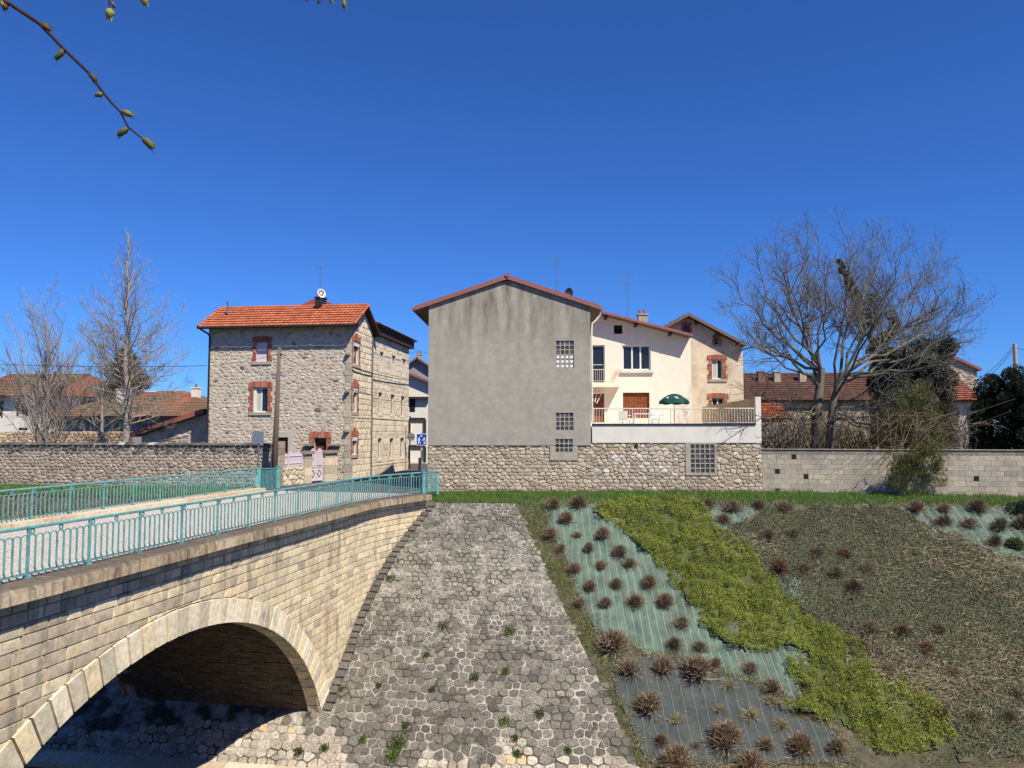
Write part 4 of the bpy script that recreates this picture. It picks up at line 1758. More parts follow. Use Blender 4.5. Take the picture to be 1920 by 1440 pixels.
def garden_chair(p, rz, label):
    t = thing("garden_chair", p, label, "chair", "white garden furniture")
    R_ = Matrix.Rotation(rz, 3, 'Z')
    P = Vector(p)

    def bx(name, x0, x1, y0, y1, z0, z1):
        mb = MB()
        mb.box(x0, x1, y0, y1, z0, z1)
        mb.v = [tuple(P + R_ @ Vector(q)) for q in mb.v]
        mb.build(name, M['white_paint'], t)
    bx("seat", -.24, .24, -.22, .22, .40, .44)
    bx("backrest", -.24, .24, .2, .24, .44, .86)
    for sx in (-.22, .19):
        for sy in (-.2, .19):
            bx("leg", sx, sx + .04, sy, sy + .04, 0, .40)
    for sx in (-.28, .23):
        bx("armrest", sx, sx + .05, -.2, .22, .60, .63)
    return t


q = at(1220, 790, 40.5)
garden_chair((q.x + .35, 40.4, zfl), 0.4, "white plastic chair to the right of the low terrace table")
garden_chair((q.x - 1.3, 40.9, zfl), 2.6, "white plastic chair turned away behind the terrace balustrade, left of the table")
t = thing("garden_table", (q.x - .4, 40.6, zfl), "white plastic table behind the terrace balustrade", "table")
mb = MB(); mb.box(q.x - .9, q.x + .05, 40.3, 40.95, zfl + .68, zfl + .72); mb.build("table_top", M['white_paint'], t)
for sx in (-.85, -.05):
    for sy in (40.35, 40.86):
        mb = MB(); mb.box(q.x + sx, q.x + sx + .05, sy, sy + .05, zfl, zfl + .68); mb.build("leg", M['white_paint'], t)

# ------------------------------------------------------------------ beige house with brick windows
Bf = Frame((7.2, 50.6, 0), (1, -0.03))
OVB = 0.55
BWd = Bf.px(1394, 720)[0]
bh = thing("beige_house", Bf(BWd / 2, 0, -4), "weathered beige gable house with brick framed windows beside the cream house", "house")
uap, zap = Bf.px(1291, 588, OVB)
uer, zer = Bf.px(1401, 646, OVB)
sb_ = (zer - zap) / (uer - uap)
uel = 2 * uap - uer
topb = lambda u: zap - abs(u - uap) * -sb_ - 0.16
hb = {k: Bf.rect(*v) for k, v in dict(w1=(1335, 674, 1355, 711), w2=(1335, 746, 1358, 785), a1=(1282, 610, 1292, 623), a2=(1340, 634, 1348, 646)).items()}
mb = MB()
facade(mb, Bf, [(uel + .5, topb(uel + .5)), (uap, topb(uap)), (BWd, topb(BWd))], -0.1, list(hb.values()), 0, 0.22)
mb.quad(Bf(BWd, -.1, 0), Bf(BWd, topb(BWd), 0), Bf(BWd, topb(BWd), -8), Bf(BWd, -.1, -8))
mb.quad(Bf(uel + .5, -.1, 0), Bf(uel + .5, topb(uel + .5), 0), Bf(uel + .5, topb(uel + .5), -8), Bf(uel + .5, -.1, -8))
mb.build("wall", M['render_beige'], bh)
rf = MB()
slab(rf, Bf(uer, zer, OVB), Bf(uer, zer, -8), Bf(uap, zap, -8), Bf(uap, zap, OVB), 0.1)
slab(rf, Bf(uel, zer, OVB), Bf(uel, zer, -8), Bf(uap, zap, -8), Bf(uap, zap, OVB), 0.1)
broof = rf.build("roof", M['timber'], bh)
tm = MB()
tile_roof(tm, Bf(uer, zer + .01, OVB), Bf(uer, zer + .01, -8), Bf(uap, zap + .01, OVB), tones(TILE_BROWN, .1))
tile_roof(tm, Bf(uel, zer + .01, -8), Bf(uel, zer + .01, OVB), Bf(uap, zap + .01, -8), tones(TILE_BROWN, .1))
tm.build("tiles", M['tile'], broof, kind="stuff")
vg = MB()
for (u0, z0) in ((uel, zer), (uer, zer)):
    vg.hexa([Bf(u0, z0 - .16, OVB), Bf(uap, zap - .16, OVB), Bf(uap, zap - .16, OVB + .05), Bf(u0, z0 - .16, OVB + .05),
             Bf(u0, z0 + .05, OVB), Bf(uap, zap + .05, OVB), Bf(uap, zap + .05, OVB + .05), Bf(u0, z0 + .05, OVB + .05)])
vg.build("verge_board", M['soffit'], broof)
for f in (0.15, 0.5, 0.85):
    u = uap + (uer - uap) * f
    rb = MB(); zz = zap + (u - uap) * sb_ - .2
    rb.fbox(Bf, u - .07, u + .07, zz - .16, zz, -0.02, OVB - .05); rb.build("purlin_end", M['timber'], broof)
for k in ('w1', 'w2'):
    brick_surround(bh, Bf, hb[k], 0.30, 0.26, arch=0.06)
    window(bh, Bf, hb[k], 0.12, 0.07, 1, curtain=(k == 'w1'))
for k in ('a1', 'a2'):
    brick_surround(bh, Bf, hb[k], 0.16, 0.18, arch=0.02)
    window(bh, Bf, hb[k], 0.14, 0.04, 0, fmat='timber')

# ------------------------------------------------------------------ concrete block wall on the right
W0 = G(TW, 0, 0)
Wf = Frame((W0.x + .02, W0.y + .04, 0), (10.4, -2.5))
WL = 16.0
RBk = random.Random(31)
bw = thing("block_wall", Wf(6, 0, -.1), "bare concrete block wall with broken blocks along the grass strip", "wall")
hz = Wf.px(1500, 843)[1]
NR = 9
bhh = (hz + 0.10) / NR
mb = MB()
mb.fbox(Wf, 0, WL, -0.35, hz - 0.01, -0.2, -0.03)
mb.build("block_core", M['block_joint'], bw)
BKT = tones([(srgb(194, 182, 161), 4), (srgb(188, 176, 156), 4), (srgb(182, 171, 152), 3), (srgb(200, 186, 163), 2), (srgb(168, 160, 145), 0.5)], 0.035, RBk)
missing = {(7, 2.9), (4, 1.1), (3, 3.6), (1, 1.9), (3, 13.1)}
miss = [Wf.px(x, y) for x, y in ((1499, 857), (1453, 883), (1515, 894), (1469, 921), (1826, 901))]
for j in range(NR):
    v0 = -0.1 + j * bhh
    u = -(j % 2) * 0.26
    while u < WL:
        a, b = max(0.0, u), min(u + 0.5, WL)
        u += 0.5
        if b - a < 0.05:
            continue
        g = 0.004
        poly = [(a + g, v0 + g), (b - g, v0 + g), (b - g, v0 + bhh - g), (a + g, v0 + bhh - g)]
        hit = [m for m in miss if a < m[0] < b and v0 < m[1] < v0 + bhh]
        m1 = MB()
        if hit:
            # broken face: back web and cell walls remain
            m1.fbox(Wf, a + g, a + .06, v0 + g, v0 + bhh - g, -0.03, -0.02)
            m1.fbox(Wf, b - .22, b - g, v0 + g, v0 + bhh - g, -0.03, -0.02)
            m2 = MB()
            m2.fbox(Wf, a + .062, b - .222, v0 + g, v0 + bhh - g, -.029, -.022)
            m1.c = [BKT(0, 0)] * len(m1.v)
            o = m1.build("broken_block", M['block'], bw)
            m2.build("hollow", M['void'], o)
            continue
        tone = BKT(0, 0)
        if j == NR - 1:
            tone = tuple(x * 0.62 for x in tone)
        stone(m1, poly, Wf, -0.03, -0.022 + RBk.uniform(-.003, .003), 0.004, tone, 0.0, RBk, 0.01)
        m1.build("concrete_block", M['block'], bw)
mb = MB()
mb.fbox(Wf, 0, WL, hz + .001, hz + .035, -0.21, 0.025)
mb.build("wall_cap", M['concrete'], bw)

# rubble wall remnant behind it beside the terrace
N1 = Frame((W0.x + .1, 38.5, 0), (1, -.05))
t = thing("stone_wall", N1(.8, 0, 0), "short rubble wall remnant beside the terrace behind the block wall", "wall")
mb = MB(); mb.fbox(N1, 0, 2.0, -.1, 3.2, -.4, -.02); mb.build("mortar_core", M['mortar'], t)
lay_stones(voronoi_cells(0, 2.0, 1.2, 3.2, .32, .2, RBk, .3, .05, .03), N1, t, M['stone'], pink, -.02, .03, .03, R=RBk)
# ------------------------------------------------------------------ stone house on the left
ES = Vector((0.13, 0.9915, 0)).normalized()
CNR = Vector((-9.31, 44.3, 0))
LW = 8.8
Lf = Frame(CNR - Vector((ES.y, -ES.x, 0)) * LW, (ES.y, -ES.x))
Ls = Frame(CNR, (ES.x, ES.y))          # street side, faces right
LD = 3.9
RH_ = random.Random(41)
lh = thing("stone_house", Lf(LW / 2, 0, -2), "tall rubble stone house with orange tiled roof and brick framed windows", "house")
ZE = Lf.px(500, 612, 0.6)[1]
ZR = Frame(Lf(0, 0, -LD / 2), (Lf.e.x, Lf.e.y)).px(540, 577)[1]
lw1 = Lf.rect(480, 641, 503, 678)
lw2 = Lf.rect(475, 726, 502, 773)
ldoor = Lf.rect(589, 821, 612, 860)
larch = Lf.rect(519, 820, 540, 862)
holesL = [lw1, lw2, (ldoor[0], 0.0, ldoor[2], ldoor[3]), (larch[0], 0.0, larch[2], larch[3])]
walltop = ZE + 0.18
mb = MB()
facade(mb, Lf, [(0, walltop), (LW, walltop)], -0.2, holesL, -0.01, 0.30)
mb.quad(Lf(0, -.2, -.01), Lf(0, walltop, -.01), Lf(0, walltop, -LD), Lf(0, -.2, -LD))
mb.quad(Lf(0, -.2, -LD), Lf(LW, -.2, -LD), Lf(LW, walltop, -LD), Lf(0, walltop, -LD))
mb.build("front_wall", M['mortar'], lh)
ltone = tones([(srgb(206, 193, 175), 6), (srgb(198, 184, 167), 5), (srgb(188, 174, 158), 4), (srgb(214, 200, 180), 3), (srgb(160, 153, 146), 0.6), (srgb(186, 150, 116), 0.45), (srgb(124, 112, 108), 0.25)], 0.08, RH_)
big = []
for k in ((lw1, .25, .33), (lw2, .29, .36)):
    h, j, hd = k
    big.append((h[0] - j, h[1] - .2, h[2] + j, h[3] + hd))
big.append((ldoor[0] - .34, 0, ldoor[2] + .34, ldoor[3] + .36))
big.append((larch[0] - .3, 0, larch[2] + .3, larch[3] + .4))
c2 = []
for p in voronoi_cells(0, LW - .42, 0, walltop, 0.36, 0.20, RH_, 0.42, 0.12, 0.024, None, .26, .15):
    for h in big:
        if p:
            p = cut_hole(p, h)
    if p:
        c2.append(p)
lay_stones(c2, Lf, lh, M['stone'], ltone, -0.02, 0.002, 0.04, limit=300, dome=0.008, tilt=0.11, R=RH_, djit=0.008)
# corner quoins
v, i = 0.0, 0
while v < walltop - .05:
    h = RH_.uniform(.34, .46)
    w_ = .40 if i % 2 else .30
    mb = MB()
    qc = tones([(srgb(196, 184, 164), 3), (srgb(180, 170, 152), 2)], .06, RH_)(0, 0)
    mb.fbox(Lf, LW - w_, LW + .03, v + .01, min(v + h, walltop) - .01, -.35 if i % 2 else -.5, .03, qc)
    mb.build("quoin", M['stone'], lh)
    v += h; i += 1
for vb in (Lf.px(648, 668)[1], Lf.px(648, 738)[1], Lf.px(648, 812)[1]):
    mb = MB()
    stone(mb, chaikin([(LW - .32, vb), (LW - .02, vb), (LW + .0, vb + .32), (LW - .28, vb + .34)]), Lf, .02, .26, .06, srgb(180, 168, 150), .03, RH_)
    mb.build("corner_stone", M['stone'], lh)
brick_surround(lh, Lf, lw1, 0.24, 0.28, arch=0.05)
brick_surround(lh, Lf, lw2, 0.28, 0.28, arch=0.08)
brick_surround(lh, Lf, (ldoor[0], .9, ldoor[2], ldoor[3]), 0.30, 0.34, arch=0.02, sill=False)
mb = MB()
for k in range(9):
    u0, u1 = larch[0] - .28 + (larch[2] - larch[0] + .56) * k / 9, larch[0] - .28 + (larch[2] - larch[0] + .56) * (k + 1) / 9 - .008
    mb.fbox(Lf, u0, u1, larch[3], larch[3] + .32, -.02, .03, srgb(196, 188, 176))
mb.fbox(Lf, larch[2] + .002, larch[2] + .26, 0, larch[3] - .004, -.02, .03, srgb(200, 190, 172))
mb.fbox(Lf, larch[0] - .26, larch[0] - .002, 0, larch[3] - .004, -.02, .03, srgb(190, 180, 164))
mb.build("arch_surround", M['stone'], lh)
plank_door(lh, Lf, (larch[0], 0, larch[2], larch[3] - .08), 5, .25, "arched_door")
plank_door(lh, Lf, (ldoor[0], 0, ldoor[2], ldoor[3] - .45), 4, .26, "front_door")
dv = MB(); dv.quad(Lf(ldoor[0], ldoor[3] - .45, -.29), Lf(ldoor[2], ldoor[3] - .45, -.29), Lf(ldoor[2], ldoor[3], -.29), Lf(ldoor[0], ldoor[3], -.29)); dv.build("transom", M['glass'], lh)
w_ = window(lh, Lf, lw2, 0.14, 0.07, 1, 0, curtain=True)
mb = MB()
mb.fbox(Lf, lw2[0] + .002, lw2[0] + .16, lw2[1] + .004, lw2[3] - .01, -.13, -.06); mb.build("shutter", M['white_paint'], lh)
w_ = window(lh, Lf, lw1, 0.2, 0.06, 0)
mb = MB()
for k in range(2):
    a = lw1[0] + .005 + (lw1[2] - lw1[0]) * .42 * k
    mb.fbox(Lf, a, a + (lw1[2] - lw1[0]) * .41, lw1[1] + .005, lw1[3] - .02, -.16, -.12)
mb.build("shutter", M['lilac'], lh)
# pair of stone brackets by the door
for x in (578, 627):
    u, v = Lf.px(x, 836, .2)
    mb = MB()
    mb.fbox(Lf, u - .32, u + .32, v, v + .1, 0.02, .42, srgb(150, 142, 128))
    mb.fbox(Lf, u - .2, u + .2, v - .12, v - .002, 0.02, .3, srgb(140, 132, 120))
    mb.build("stone_bracket", M['stone'], lh)
# gable on the street side
us_, zs_ = LD / 2, ZR - 0.12
facade_tops = [(0, walltop), (us_, zs_), (LD, walltop)]
gwin = [Ls.rect(661, 641, 673, 684), Ls.rect(659.5, 727, 670, 773), Ls.rect(659, 818, 669, 853)]
gattic = Ls.rect(662, 606, 671, 618)
mb = MB()
facade(mb, Ls, facade_tops, -0.2, gwin, -0.01, 0.2)
mb.build("gable_wall", M['mortar'], lh)
stone_pale = tones([(srgb(238, 224, 198), 5), (srgb(230, 214, 188), 4), (srgb(218, 202, 176), 2)], 0.06, RH_)


def ashlar_cells(u0, u1, v0, v1, R, hmin=.26, hmax=.36, wmin=.4, wmax=.9, g=.012):
    out = []
    v = v0
    while v < v1 - .05:
        h = min(R.uniform(hmin, hmax), v1 - v)
        u = u0
        while u < u1 - .02:
            w = R.uniform(wmin, wmax)
            e = min(u + w, u1)
            out.append([(u + g, v + g), (e - g, v + g), (e - g, v + h - g), (u + g, v + h - g)])
            u = e
        v += h
    return out


def under(poly, tops):
    for k in range(len(tops) - 1):
        (a, b), (c, d) = tops[k], tops[k + 1]
        n = Vector((-(d - b), c - a)).normalized()
        cu = centroid(poly)[0] if poly else 0
        if poly and a - .3 <= cu <= c + .3:
            poly = clip(poly, a, b, n.x, n.y)
    return poly if poly and len(poly) >= 3 and abs(area(poly)) > .01 else None


cg = []
for p in ashlar_cells(.05, LD, 0, zs_, RH_, .3, .42, .35, .7):
    p = under(p, facade_tops)
    for h in gwin:
        if p:
            p = cut_hole(p, (h[0] - .3, h[1] - .1, h[2] + .3, h[3] + .34))
    if p:
        cg.append(p)
lay_stones(cg, Ls, lh, M['stone'], stone_pale, -.01, .02, .02, name="gable_stone", limit=120, dome=.01, rough=False, R=RH_)
for h in gwin:
    brick_surround(lh, Ls, h, 0.22, 0.24, arch=0.08, crest=True)
    window(lh, Ls, h, 0.12, 0.08, 0, 0)
    mb = MB(); mb.fbox(Ls, h[0] + .003, h[2] - .003, h[3] - .26, h[3] - .005, -.08, .02); mb.build("blind_box", M['white_paint'], lh)
mb = MB()
for k in range(5):
    mb.fbox(Ls, gattic[0] + k * .02, gattic[2] - k * .02 + .1, gattic[1] + .09 * k, gattic[1] + .085 + .09 * k, -.01, .04, tones(BRICK_PAL)(0, 0))
mb.build("brick_crest", M['brick'], lh)
for hh in (Ls.px(665, 779)[1], Ls.px(665, 686)[1]):
    mb = MB(); mb.fbox(Ls, .0, LD, hh - .12, hh, -.01, .05, srgb(228, 214, 190)); mb.build("string_course", M['stone'], lh)
# roof
SO, FO = 0.38, 0.62
rise = (ZR - ZE) / (LD / 2 + FO)
zeb = ZE
A_ = Lf(-.35, zeb, FO); B_ = Lf(LW + SO, zeb, FO); C2 = Lf(LW + SO, ZR, -LD / 2); D2 = Lf(-.35, ZR, -LD / 2)
A3 = Lf(-.35, zeb, -LD - FO); B3 = Lf(LW + SO, zeb, -LD - FO)
rf = MB()
slab(rf, A_, B_, C2, D2, .1)
slab(rf, A3, B3, C2, D2, .1)
lroof = rf.build("roof", M['timber'], lh)
tm = MB()
to_ = tones(TILE_ORANGE, 0.06)
up = Vector((0, 0, .012))
tile_roof(tm, A_ + up, B_ + up, D2 + up, to_, th=.36, tw=.24, amp=.026)
tile_roof(tm, B3 + up, A3 + up, C2 + up, to_, th=.36, tw=.24, amp=.026)
tm.build("tiles", M['tile'], lroof, kind="stuff")
mb = MB()
n = 26
for i in range(n):
    p0, p1 = D2 + (C2 - D2) * (i / n), D2 + (C2 - D2) * ((i + 1) / n + .004)
    mb.tube([p0 + Vector((0, 0, .03)), p1 + Vector((0, 0, .045))], [.11, .125], 8, to_(0, 0))
for (P, Q) in ((A_, D2), (B_, C2)):
    for i in range(8):
        p0, p1 = P + (Q - P) * (i / 8), P + (Q - P) * ((i + 1) / 8)
        mb.tube([p0 + Vector((0, 0, .07)), p1 + Vector((0, 0, .05))], [.085, .075], 8, to_(0, 0))
mb.build("ridge_tiles", M['tile'], lroof, kind="stuff")
mb = MB(); mb.tube([A_ + Vector((0, 0, -.02)) + Lf.n * .07, B_ + Vector((0, 0, -.02)) + Lf.n * .07], .065, 8); mb.build("gutter", M['dark_metal'], lroof)
mb = MB(); p = Lf(.12, 0, .08)
mb.tube([Lf(-.2, zeb - .08, FO), Lf(.05, zeb - .3, .2), p + Vector((0, 0, zeb - .45)), p + Vector((0, 0, 4)), p], .055, 8); mb.build("downpipe", M['dark_metal'], lh)
mb = MB(); p = Ls(LD - .15, 0, .08)
mb.tube([p, p + Vector((0, 0, 5)), p + Vector((0, 0, zeb - .2))], .05, 8); mb.build("downpipe", M['grey_metal'], lh)
chimney(lroof, Lf, 591, 556, 605, 575, -LD / 2 - .2, 'dark_metal', 2)
mb = MB(); u, z = Lf.px(427, 580, -.9); mb.tube([Lf(u, z - .3, -.9), Lf(u, z + .42, -.9)], .06, 8); mb.tube([Lf(u, z + .38, -.9), Lf(u, z + .46, -.9)], .08, 8); mb.build("vent_pipe", M['grey_metal'], lroof)
antenna(Lf, 600, 498, 556, -LD / 2 - .5, "tv aerial on the chimney of the orange roofed stone house")
ud, zd = Lf.px(602, 551, -1.4)
ds = thing("satellite_dish", Lf(ud, zd - .4, -1.4), "white satellite dish by the chimney of the orange roofed stone house", "dish")
mb = MB()
fw_ = Vector((0.55, -0.75, 0.35)).normalized(); sd_ = fw_.cross(Vector((0, 0, 1))).normalized(); up_ = sd_.cross(fw_)
ctr = Lf(ud, zd, -1.4)
vs = [ctr]
for rr in (.5, 1):
    for k in range(18):
        a = 2 * math.pi * k / 18
        vs.append(ctr + sd_ * (.26 * rr * math.cos(a)) + up_ * (.31 * rr * math.sin(a)) + fw_ * (.09 * rr * rr))
mb.add(vs, [(0, 1 + k, 1 + (k + 1) % 18) for k in range(18)] + [(1 + k, 1 + (k + 1) % 18, 19 + (k + 1) % 18, 19 + k) for k in range(18)])
mb.build("reflector", M['white_paint'], ds, smooth=True)
mb = MB(); mb.tube([ctr - up_ * .3, ctr + fw_ * .45 - up_ * .06], .014, 5); mb.tube([ctr, ctr - fw_ * .1 - Vector((0, 0, .45))], .025, 6); mb.build("arm", M['grey_metal'], ds)

# ------------------------------------------------------------------ long pale stone house down the street
Bs = Frame(Ls(LD + .05, 0, -.1), (ES.x, ES.y))
BL = Bs.px(766, 760)[0]
ln = thing("street_house", Bs(BL / 2, 0, -3), "long pale stone house with three rows of narrow windows along the street", "house")
ZE2 = 9.05
rowsW = []
for (xs_, y0s, y1s) in (((690, 715, 737.5, 757), (651, 660, 667, 673), (690, 696, 701, 706)),
                        ((688, 712.5, 735.5, 755), (732, 736, 740, 743), (775, 777, 779, 781)),
                        ((688, 711.5, 733.5, 753.5), (823, 822, 822, 821), (864, 862, 860, 859))):
    for x, a, b in zip(xs_, y0s, y1s):
        rowsW.append(Bs.rect(x - 3.4, a, x + 3.4, b))
mb = MB()
facade(mb, Bs, [(0, ZE2), (BL, ZE2)], -.2, rowsW, -.01, .2)
mb.quad(Bs(BL, -.2, -.01), Bs(BL, ZE2, -.01), Bs(BL, ZE2, -7), Bs(BL, -.2, -7))
mb.quad(Bs(0, -.2, -7), Bs(BL, -.2, -7), Bs(BL, ZE2, -7), Bs(0, ZE2, -7))
mb.quad(Bs(0, -.2, -.01), Bs(0, ZE2, -.01), Bs(0, ZE2, -7), Bs(0, -.2, -7))
mb.build("wall", M['mortar'], ln)
ca = []
for p in ashlar_cells(0, BL, 0, ZE2, RH_, .34, .46, .6, 1.3, .010):
    for h in rowsW:
        if p:
            p = cut_hole(p, (h[0] - .2, h[1] - .12, h[2] + .2, h[3] + .25))
    if p:
        ca.append(p)
lay_stones(ca, Bs, ln, M['stone'], stone_pale, -.01, .012, .018, limit=150, dome=.006, rough=False, R=RH_, tilt=.02)
for k, h in enumerate(rowsW):
    w_ = window(ln, Bs, h, .12, .09, 0, 1 if k % 3 else 0)
    mb = MB()
    for a, b, c, e in ((h[0] - .19, h[1] - .12, h[0] - .002, h[3] + .24), (h[2] + .002, h[1] - .12, h[2] + .19, h[3] + .24), (h[0], h[3] + .002, h[2], h[3] + .24), (h[0], h[1] - .12, h[2], h[1] - .002)):
        mb.fbox(Bs, a, c, b, e, -.02, .028, srgb(228, 214, 190))
    mb.build("stone_surround", M['stone'], ln)
    mb = MB(); fr_ = .45 if k < 4 else .16
    mb.fbox(Bs, h[0] + .003, h[0] + (h[2] - h[0]) * fr_, h[1] + .005, h[3] - .03, -.10, -.05); mb.build("shutter", M['white_paint'], ln)
for (x, y) in ((720, 783), (720, 868)):
    zz = Bs.px(x, y)[1]
    mb = MB(); mb.fbox(Bs, 0, BL, zz - .10, zz, -.02, .04, srgb(232, 218, 192)); mb.build("string_course", M['stone'], ln)
cn = MB()
cn.fbox(Bs, -.1, BL + .45, ZE2 - .02, ZE2 + .5, -7.4, .28)
cn.build("cornice", M['timber'], ln)
rr_ = MB()
e0, e1 = Bs(-.2, ZE2 + .52, .5), Bs(BL + .6, ZE2 + .52, .5)
r0, r1 = Bs(-.2, ZE2 + 2.3, -3.5), Bs(BL - 2.8, ZE2 + 2.3, -3.5)
e2, e3 = Bs(BL + .6, ZE2 + .52, -7.5), Bs(-.2, ZE2 + .52, -7.5)
rr_.add([e0, e1, r1, r0, e2, e3], [(0, 1, 2, 3), (1, 4, 2), (4, 5, 3, 2), (0, 3, 5), (0, 5, 4, 1)], srgb(158, 96, 76))
lroof2 = rr_.build("roof", M['tile'], ln)
tm = MB(); tile_roof(tm, e0 + up, e1 + up, e0 + (r0 - e0) * .55 + up, tones(TILE_RED, .08), th=.4, tw=.26); tm.build("tiles", M['tile'], lroof2, kind="stuff")
chimney(lroof2, Bs, 711, 612, 726, 628, -2.2, 'concrete', 0, depth=1.0)

# ------------------------------------------------------------------ buildings at the end of the street
E1 = Frame((-9.5, 70, 0), (1, .0))
eh = thing("white_building", E1(4, 0, -4), "white building with grey trim closing the view down the street", "building")
a0 = E1.px(762, 860)[0]; a1 = E1.px(830, 860)[0]
mb = MB()
zt1 = E1.px(780, 705)[1]
hol = [E1.rect(770, 787, 795, 822), E1.rect(769, 838, 795, 865)]
facade(mb, E1, [(a0 - 2, zt1 + 1.2), (a1, zt1 - 1.2)], -.2, hol, 0, .2)
mb.quad(E1(a0 - 2, -.2, 0), E1(a0 - 2, zt1 + 1.2, 0), E1(a0 - 2, zt1 + 1.2, -9), E1(a0 - 2, -.2, -9))
mb.build("wall", M['render_white'], eh)
for h in hol:
    mb = MB(); mb.fbox(E1, h[0], h[2], h[1], h[3], -.2, -.12); mb.build("garage_door", M['wall_white'], eh)
    mb = MB(); mb.fbox(E1, h[0] - .12, h[2] + .12, h[3], h[3] + .18, -.02, .1); mb.fbox(E1, h[2] + .002, h[2] + .2, h[1], h[3] - .001, -.02, .1); mb.fbox(E1, h[0] - .2, h[0] - .002, h[1], h[3] - .001, -.02, .1); mb.build("door_trim", M['dark_metal'], eh)
mb = MB()
h = E1.rect(768, 748, 796, 772)
mb.fbox(E1, h[0] - .4, h[2] + .5, h[3], h[3] + .18, -.02, .5); mb.build("canopy", M['dark_metal'], eh)
mb = MB(); mb.fbox(E1, h[0], h[0] + .5, h[1], h[3] - .01, -.02, .03); mb.build("dark_panel", M['glass'], eh)
mb = MB()
slab(mb, E1(a0 - 2.4, zt1 + 1.4, .6), E1(a1 + .4, zt1 - 1.1, .6), E1(a1 + .4, zt1 - 1.1, -9), E1(a0 - 2.4, zt1 + 1.4, -9), .2)
mb.build("roof", M['verge'], eh)
E2 = Frame((-9, 84, 0), (1, 0))
e2h = thing("far_house", E2(3, 0, -4), "grey gable house with brown roof far behind the street", "house")
q = E2.px(783, 672); q0 = E2.px(740, 700); q1 = E2.px(826, 700)
mb = MB(); mb.add([E2(q0[0], 0, 0), E2(q1[0], 0, 0), E2(q1[0], q1[1], 0), E2(q[0], q[1], 0), E2(q0[0], q0[1], 0)], [(0, 1, 2, 3, 4)]); mb.build("wall", M['wall_grey'], e2h)
mb = MB()
slab(mb, E2(q0[0] - .4, q0[1] - .2, .6), E2(q[0], q[1] + .15, .6), E2(q[0], q[1] + .15, -8), E2(q0[0] - .4, q0[1] - .2, -8), .18)
slab(mb, E2(q1[0] + .4, q1[1] - .2, .6), E2(q[0], q[1] + .15, .6), E2(q[0], q[1] + .15, -8), E2(q1[0] + .4, q1[1] - .2, -8), .18)
mb.build("roof", M['verge'], e2h)
chimney(e2h, E2, 780, 664, 791, 676, -3, 'concrete', 2)
antenna(E2, 789, 656, 670, -3, "small tv aerial on the far grey gable house")

# ------------------------------------------------------------------ houses at far left
H1 = Frame((-55, 66, 0), (1, -.12))
hh1 = thing("white_house", H1(12, 0, -4), "white house with dark shutters and orange tiled roof at far left", "house")
r_ = H1.px(150, 760)[0]; l_ = H1.px(-60, 760)[0]
z1 = H1.px(60, 744)[1]; z0r = H1.px(60, 702, -5)[1]
hw = [H1.rect(36, 751, 49, 779), H1.rect(-6, 751, 3, 782), H1.rect(93, 752, 106, 780)]
hb2 = H1.rect(34, 802, 51, 807)
mb = MB(); facade(mb, H1, [(l_, z1), (r_, z1)], -.2, hw + [hb2], 0, .2)
mb.quad(H1(r_, -.2, 0), H1(r_, z1, 0), H1(r_, z1, -9), H1(r_, -.2, -9)); mb.build("wall", M['wall_white'], hh1)
for h in hw:
    window(hh1, H1, h, .12, .08, 0)
    mb = MB(); w2 = (h[2] - h[0]) * .3
    mb.fbox(H1, h[0] - w2, h[0] - .005, h[1], h[3], .01, .05); mb.fbox(H1, h[2] + .005, h[2] + w2, h[1], h[3], .01, .05); mb.build("shutter", M['timber'], hh1)
mb = MB(); mb.fbox(H1, *[hb2[0], hb2[2], hb2[1], hb2[3]], -.18, -.1); mb.build("cellar_grille", M['void'], hh1)
mb = MB()
ea, eb, ra, rb2 = H1(l_ - .5, z1, .7), H1(r_ + .5, z1, .7), H1(l_ - .5, z0r, -5), H1(r_ - 3.0, z0r, -5)
mb.add([ea, eb, rb2, ra, H1(r_ + .5, z1, -10.5), H1(l_ - .5, z1, -10.5)], [(0, 1, 2, 3), (1, 4, 2), (4, 5, 3, 2), (0, 1, 4, 5)], srgb(140, 84, 62))
hr = mb.build("roof", M['tile'], hh1)
tm = MB(); tile_roof(tm, ea + up * 3, H1(r_ - 2.6, z1, .7) + up * 3, ra + up * 3, tones([(srgb(150, 90, 68), 3), (srgb(134, 80, 62), 2), (srgb(116, 74, 60), 1)], .12), th=.42, tw=.3); tm.build("tiles", M['tile_moss'], hr, kind="stuff")
chimney(hr, H1, 120, 722, 128, 745, -3, 'wall_white', 1)

H2 = Frame((-46, 60.5, 0), (1, -.10))
hh2 = thing("grey_house", H2(12, 0, -4), "low grey house with mossy tiled roof and white chimneys behind the bare trees", "house")
l_, r_ = H2.px(104, 790)[0], H2.px(440, 790)[0]
z1 = H2.px(200, 780)[1]
hw = [H2.rect(165, 791, 184, 812), H2.rect(214, 791, 230, 812), H2.rect(262, 791, 290, 812)]
mb = MB(); facade(mb, H2, [(l_, z1), (r_, z1)], -.2, hw, 0, .25)
mb.quad(H2(l_, -.2, 0), H2(l_, z1, 0), H2(l_, z1, -8), H2(l_, -.2, -8)); mb.build("wall", M['wall_grey'], hh2)
for h in hw:
    window(hh2, H2, h, .15, .08, 1)
zr_ = H2.px(330, 733, -4.5)[1]
mb = MB()
ea, eb = H2(l_ - .4, z1 - .05, .9), H2(r_ + .4, z1 - .05, .9)
ua1 = H2.px(250, 733, -4.5)[0]; ub1 = H2.px(345, 733, -4.5)[0]
ra, rb2 = H2(ua1, zr_, -4.5), H2(ub1, zr_, -4.5)
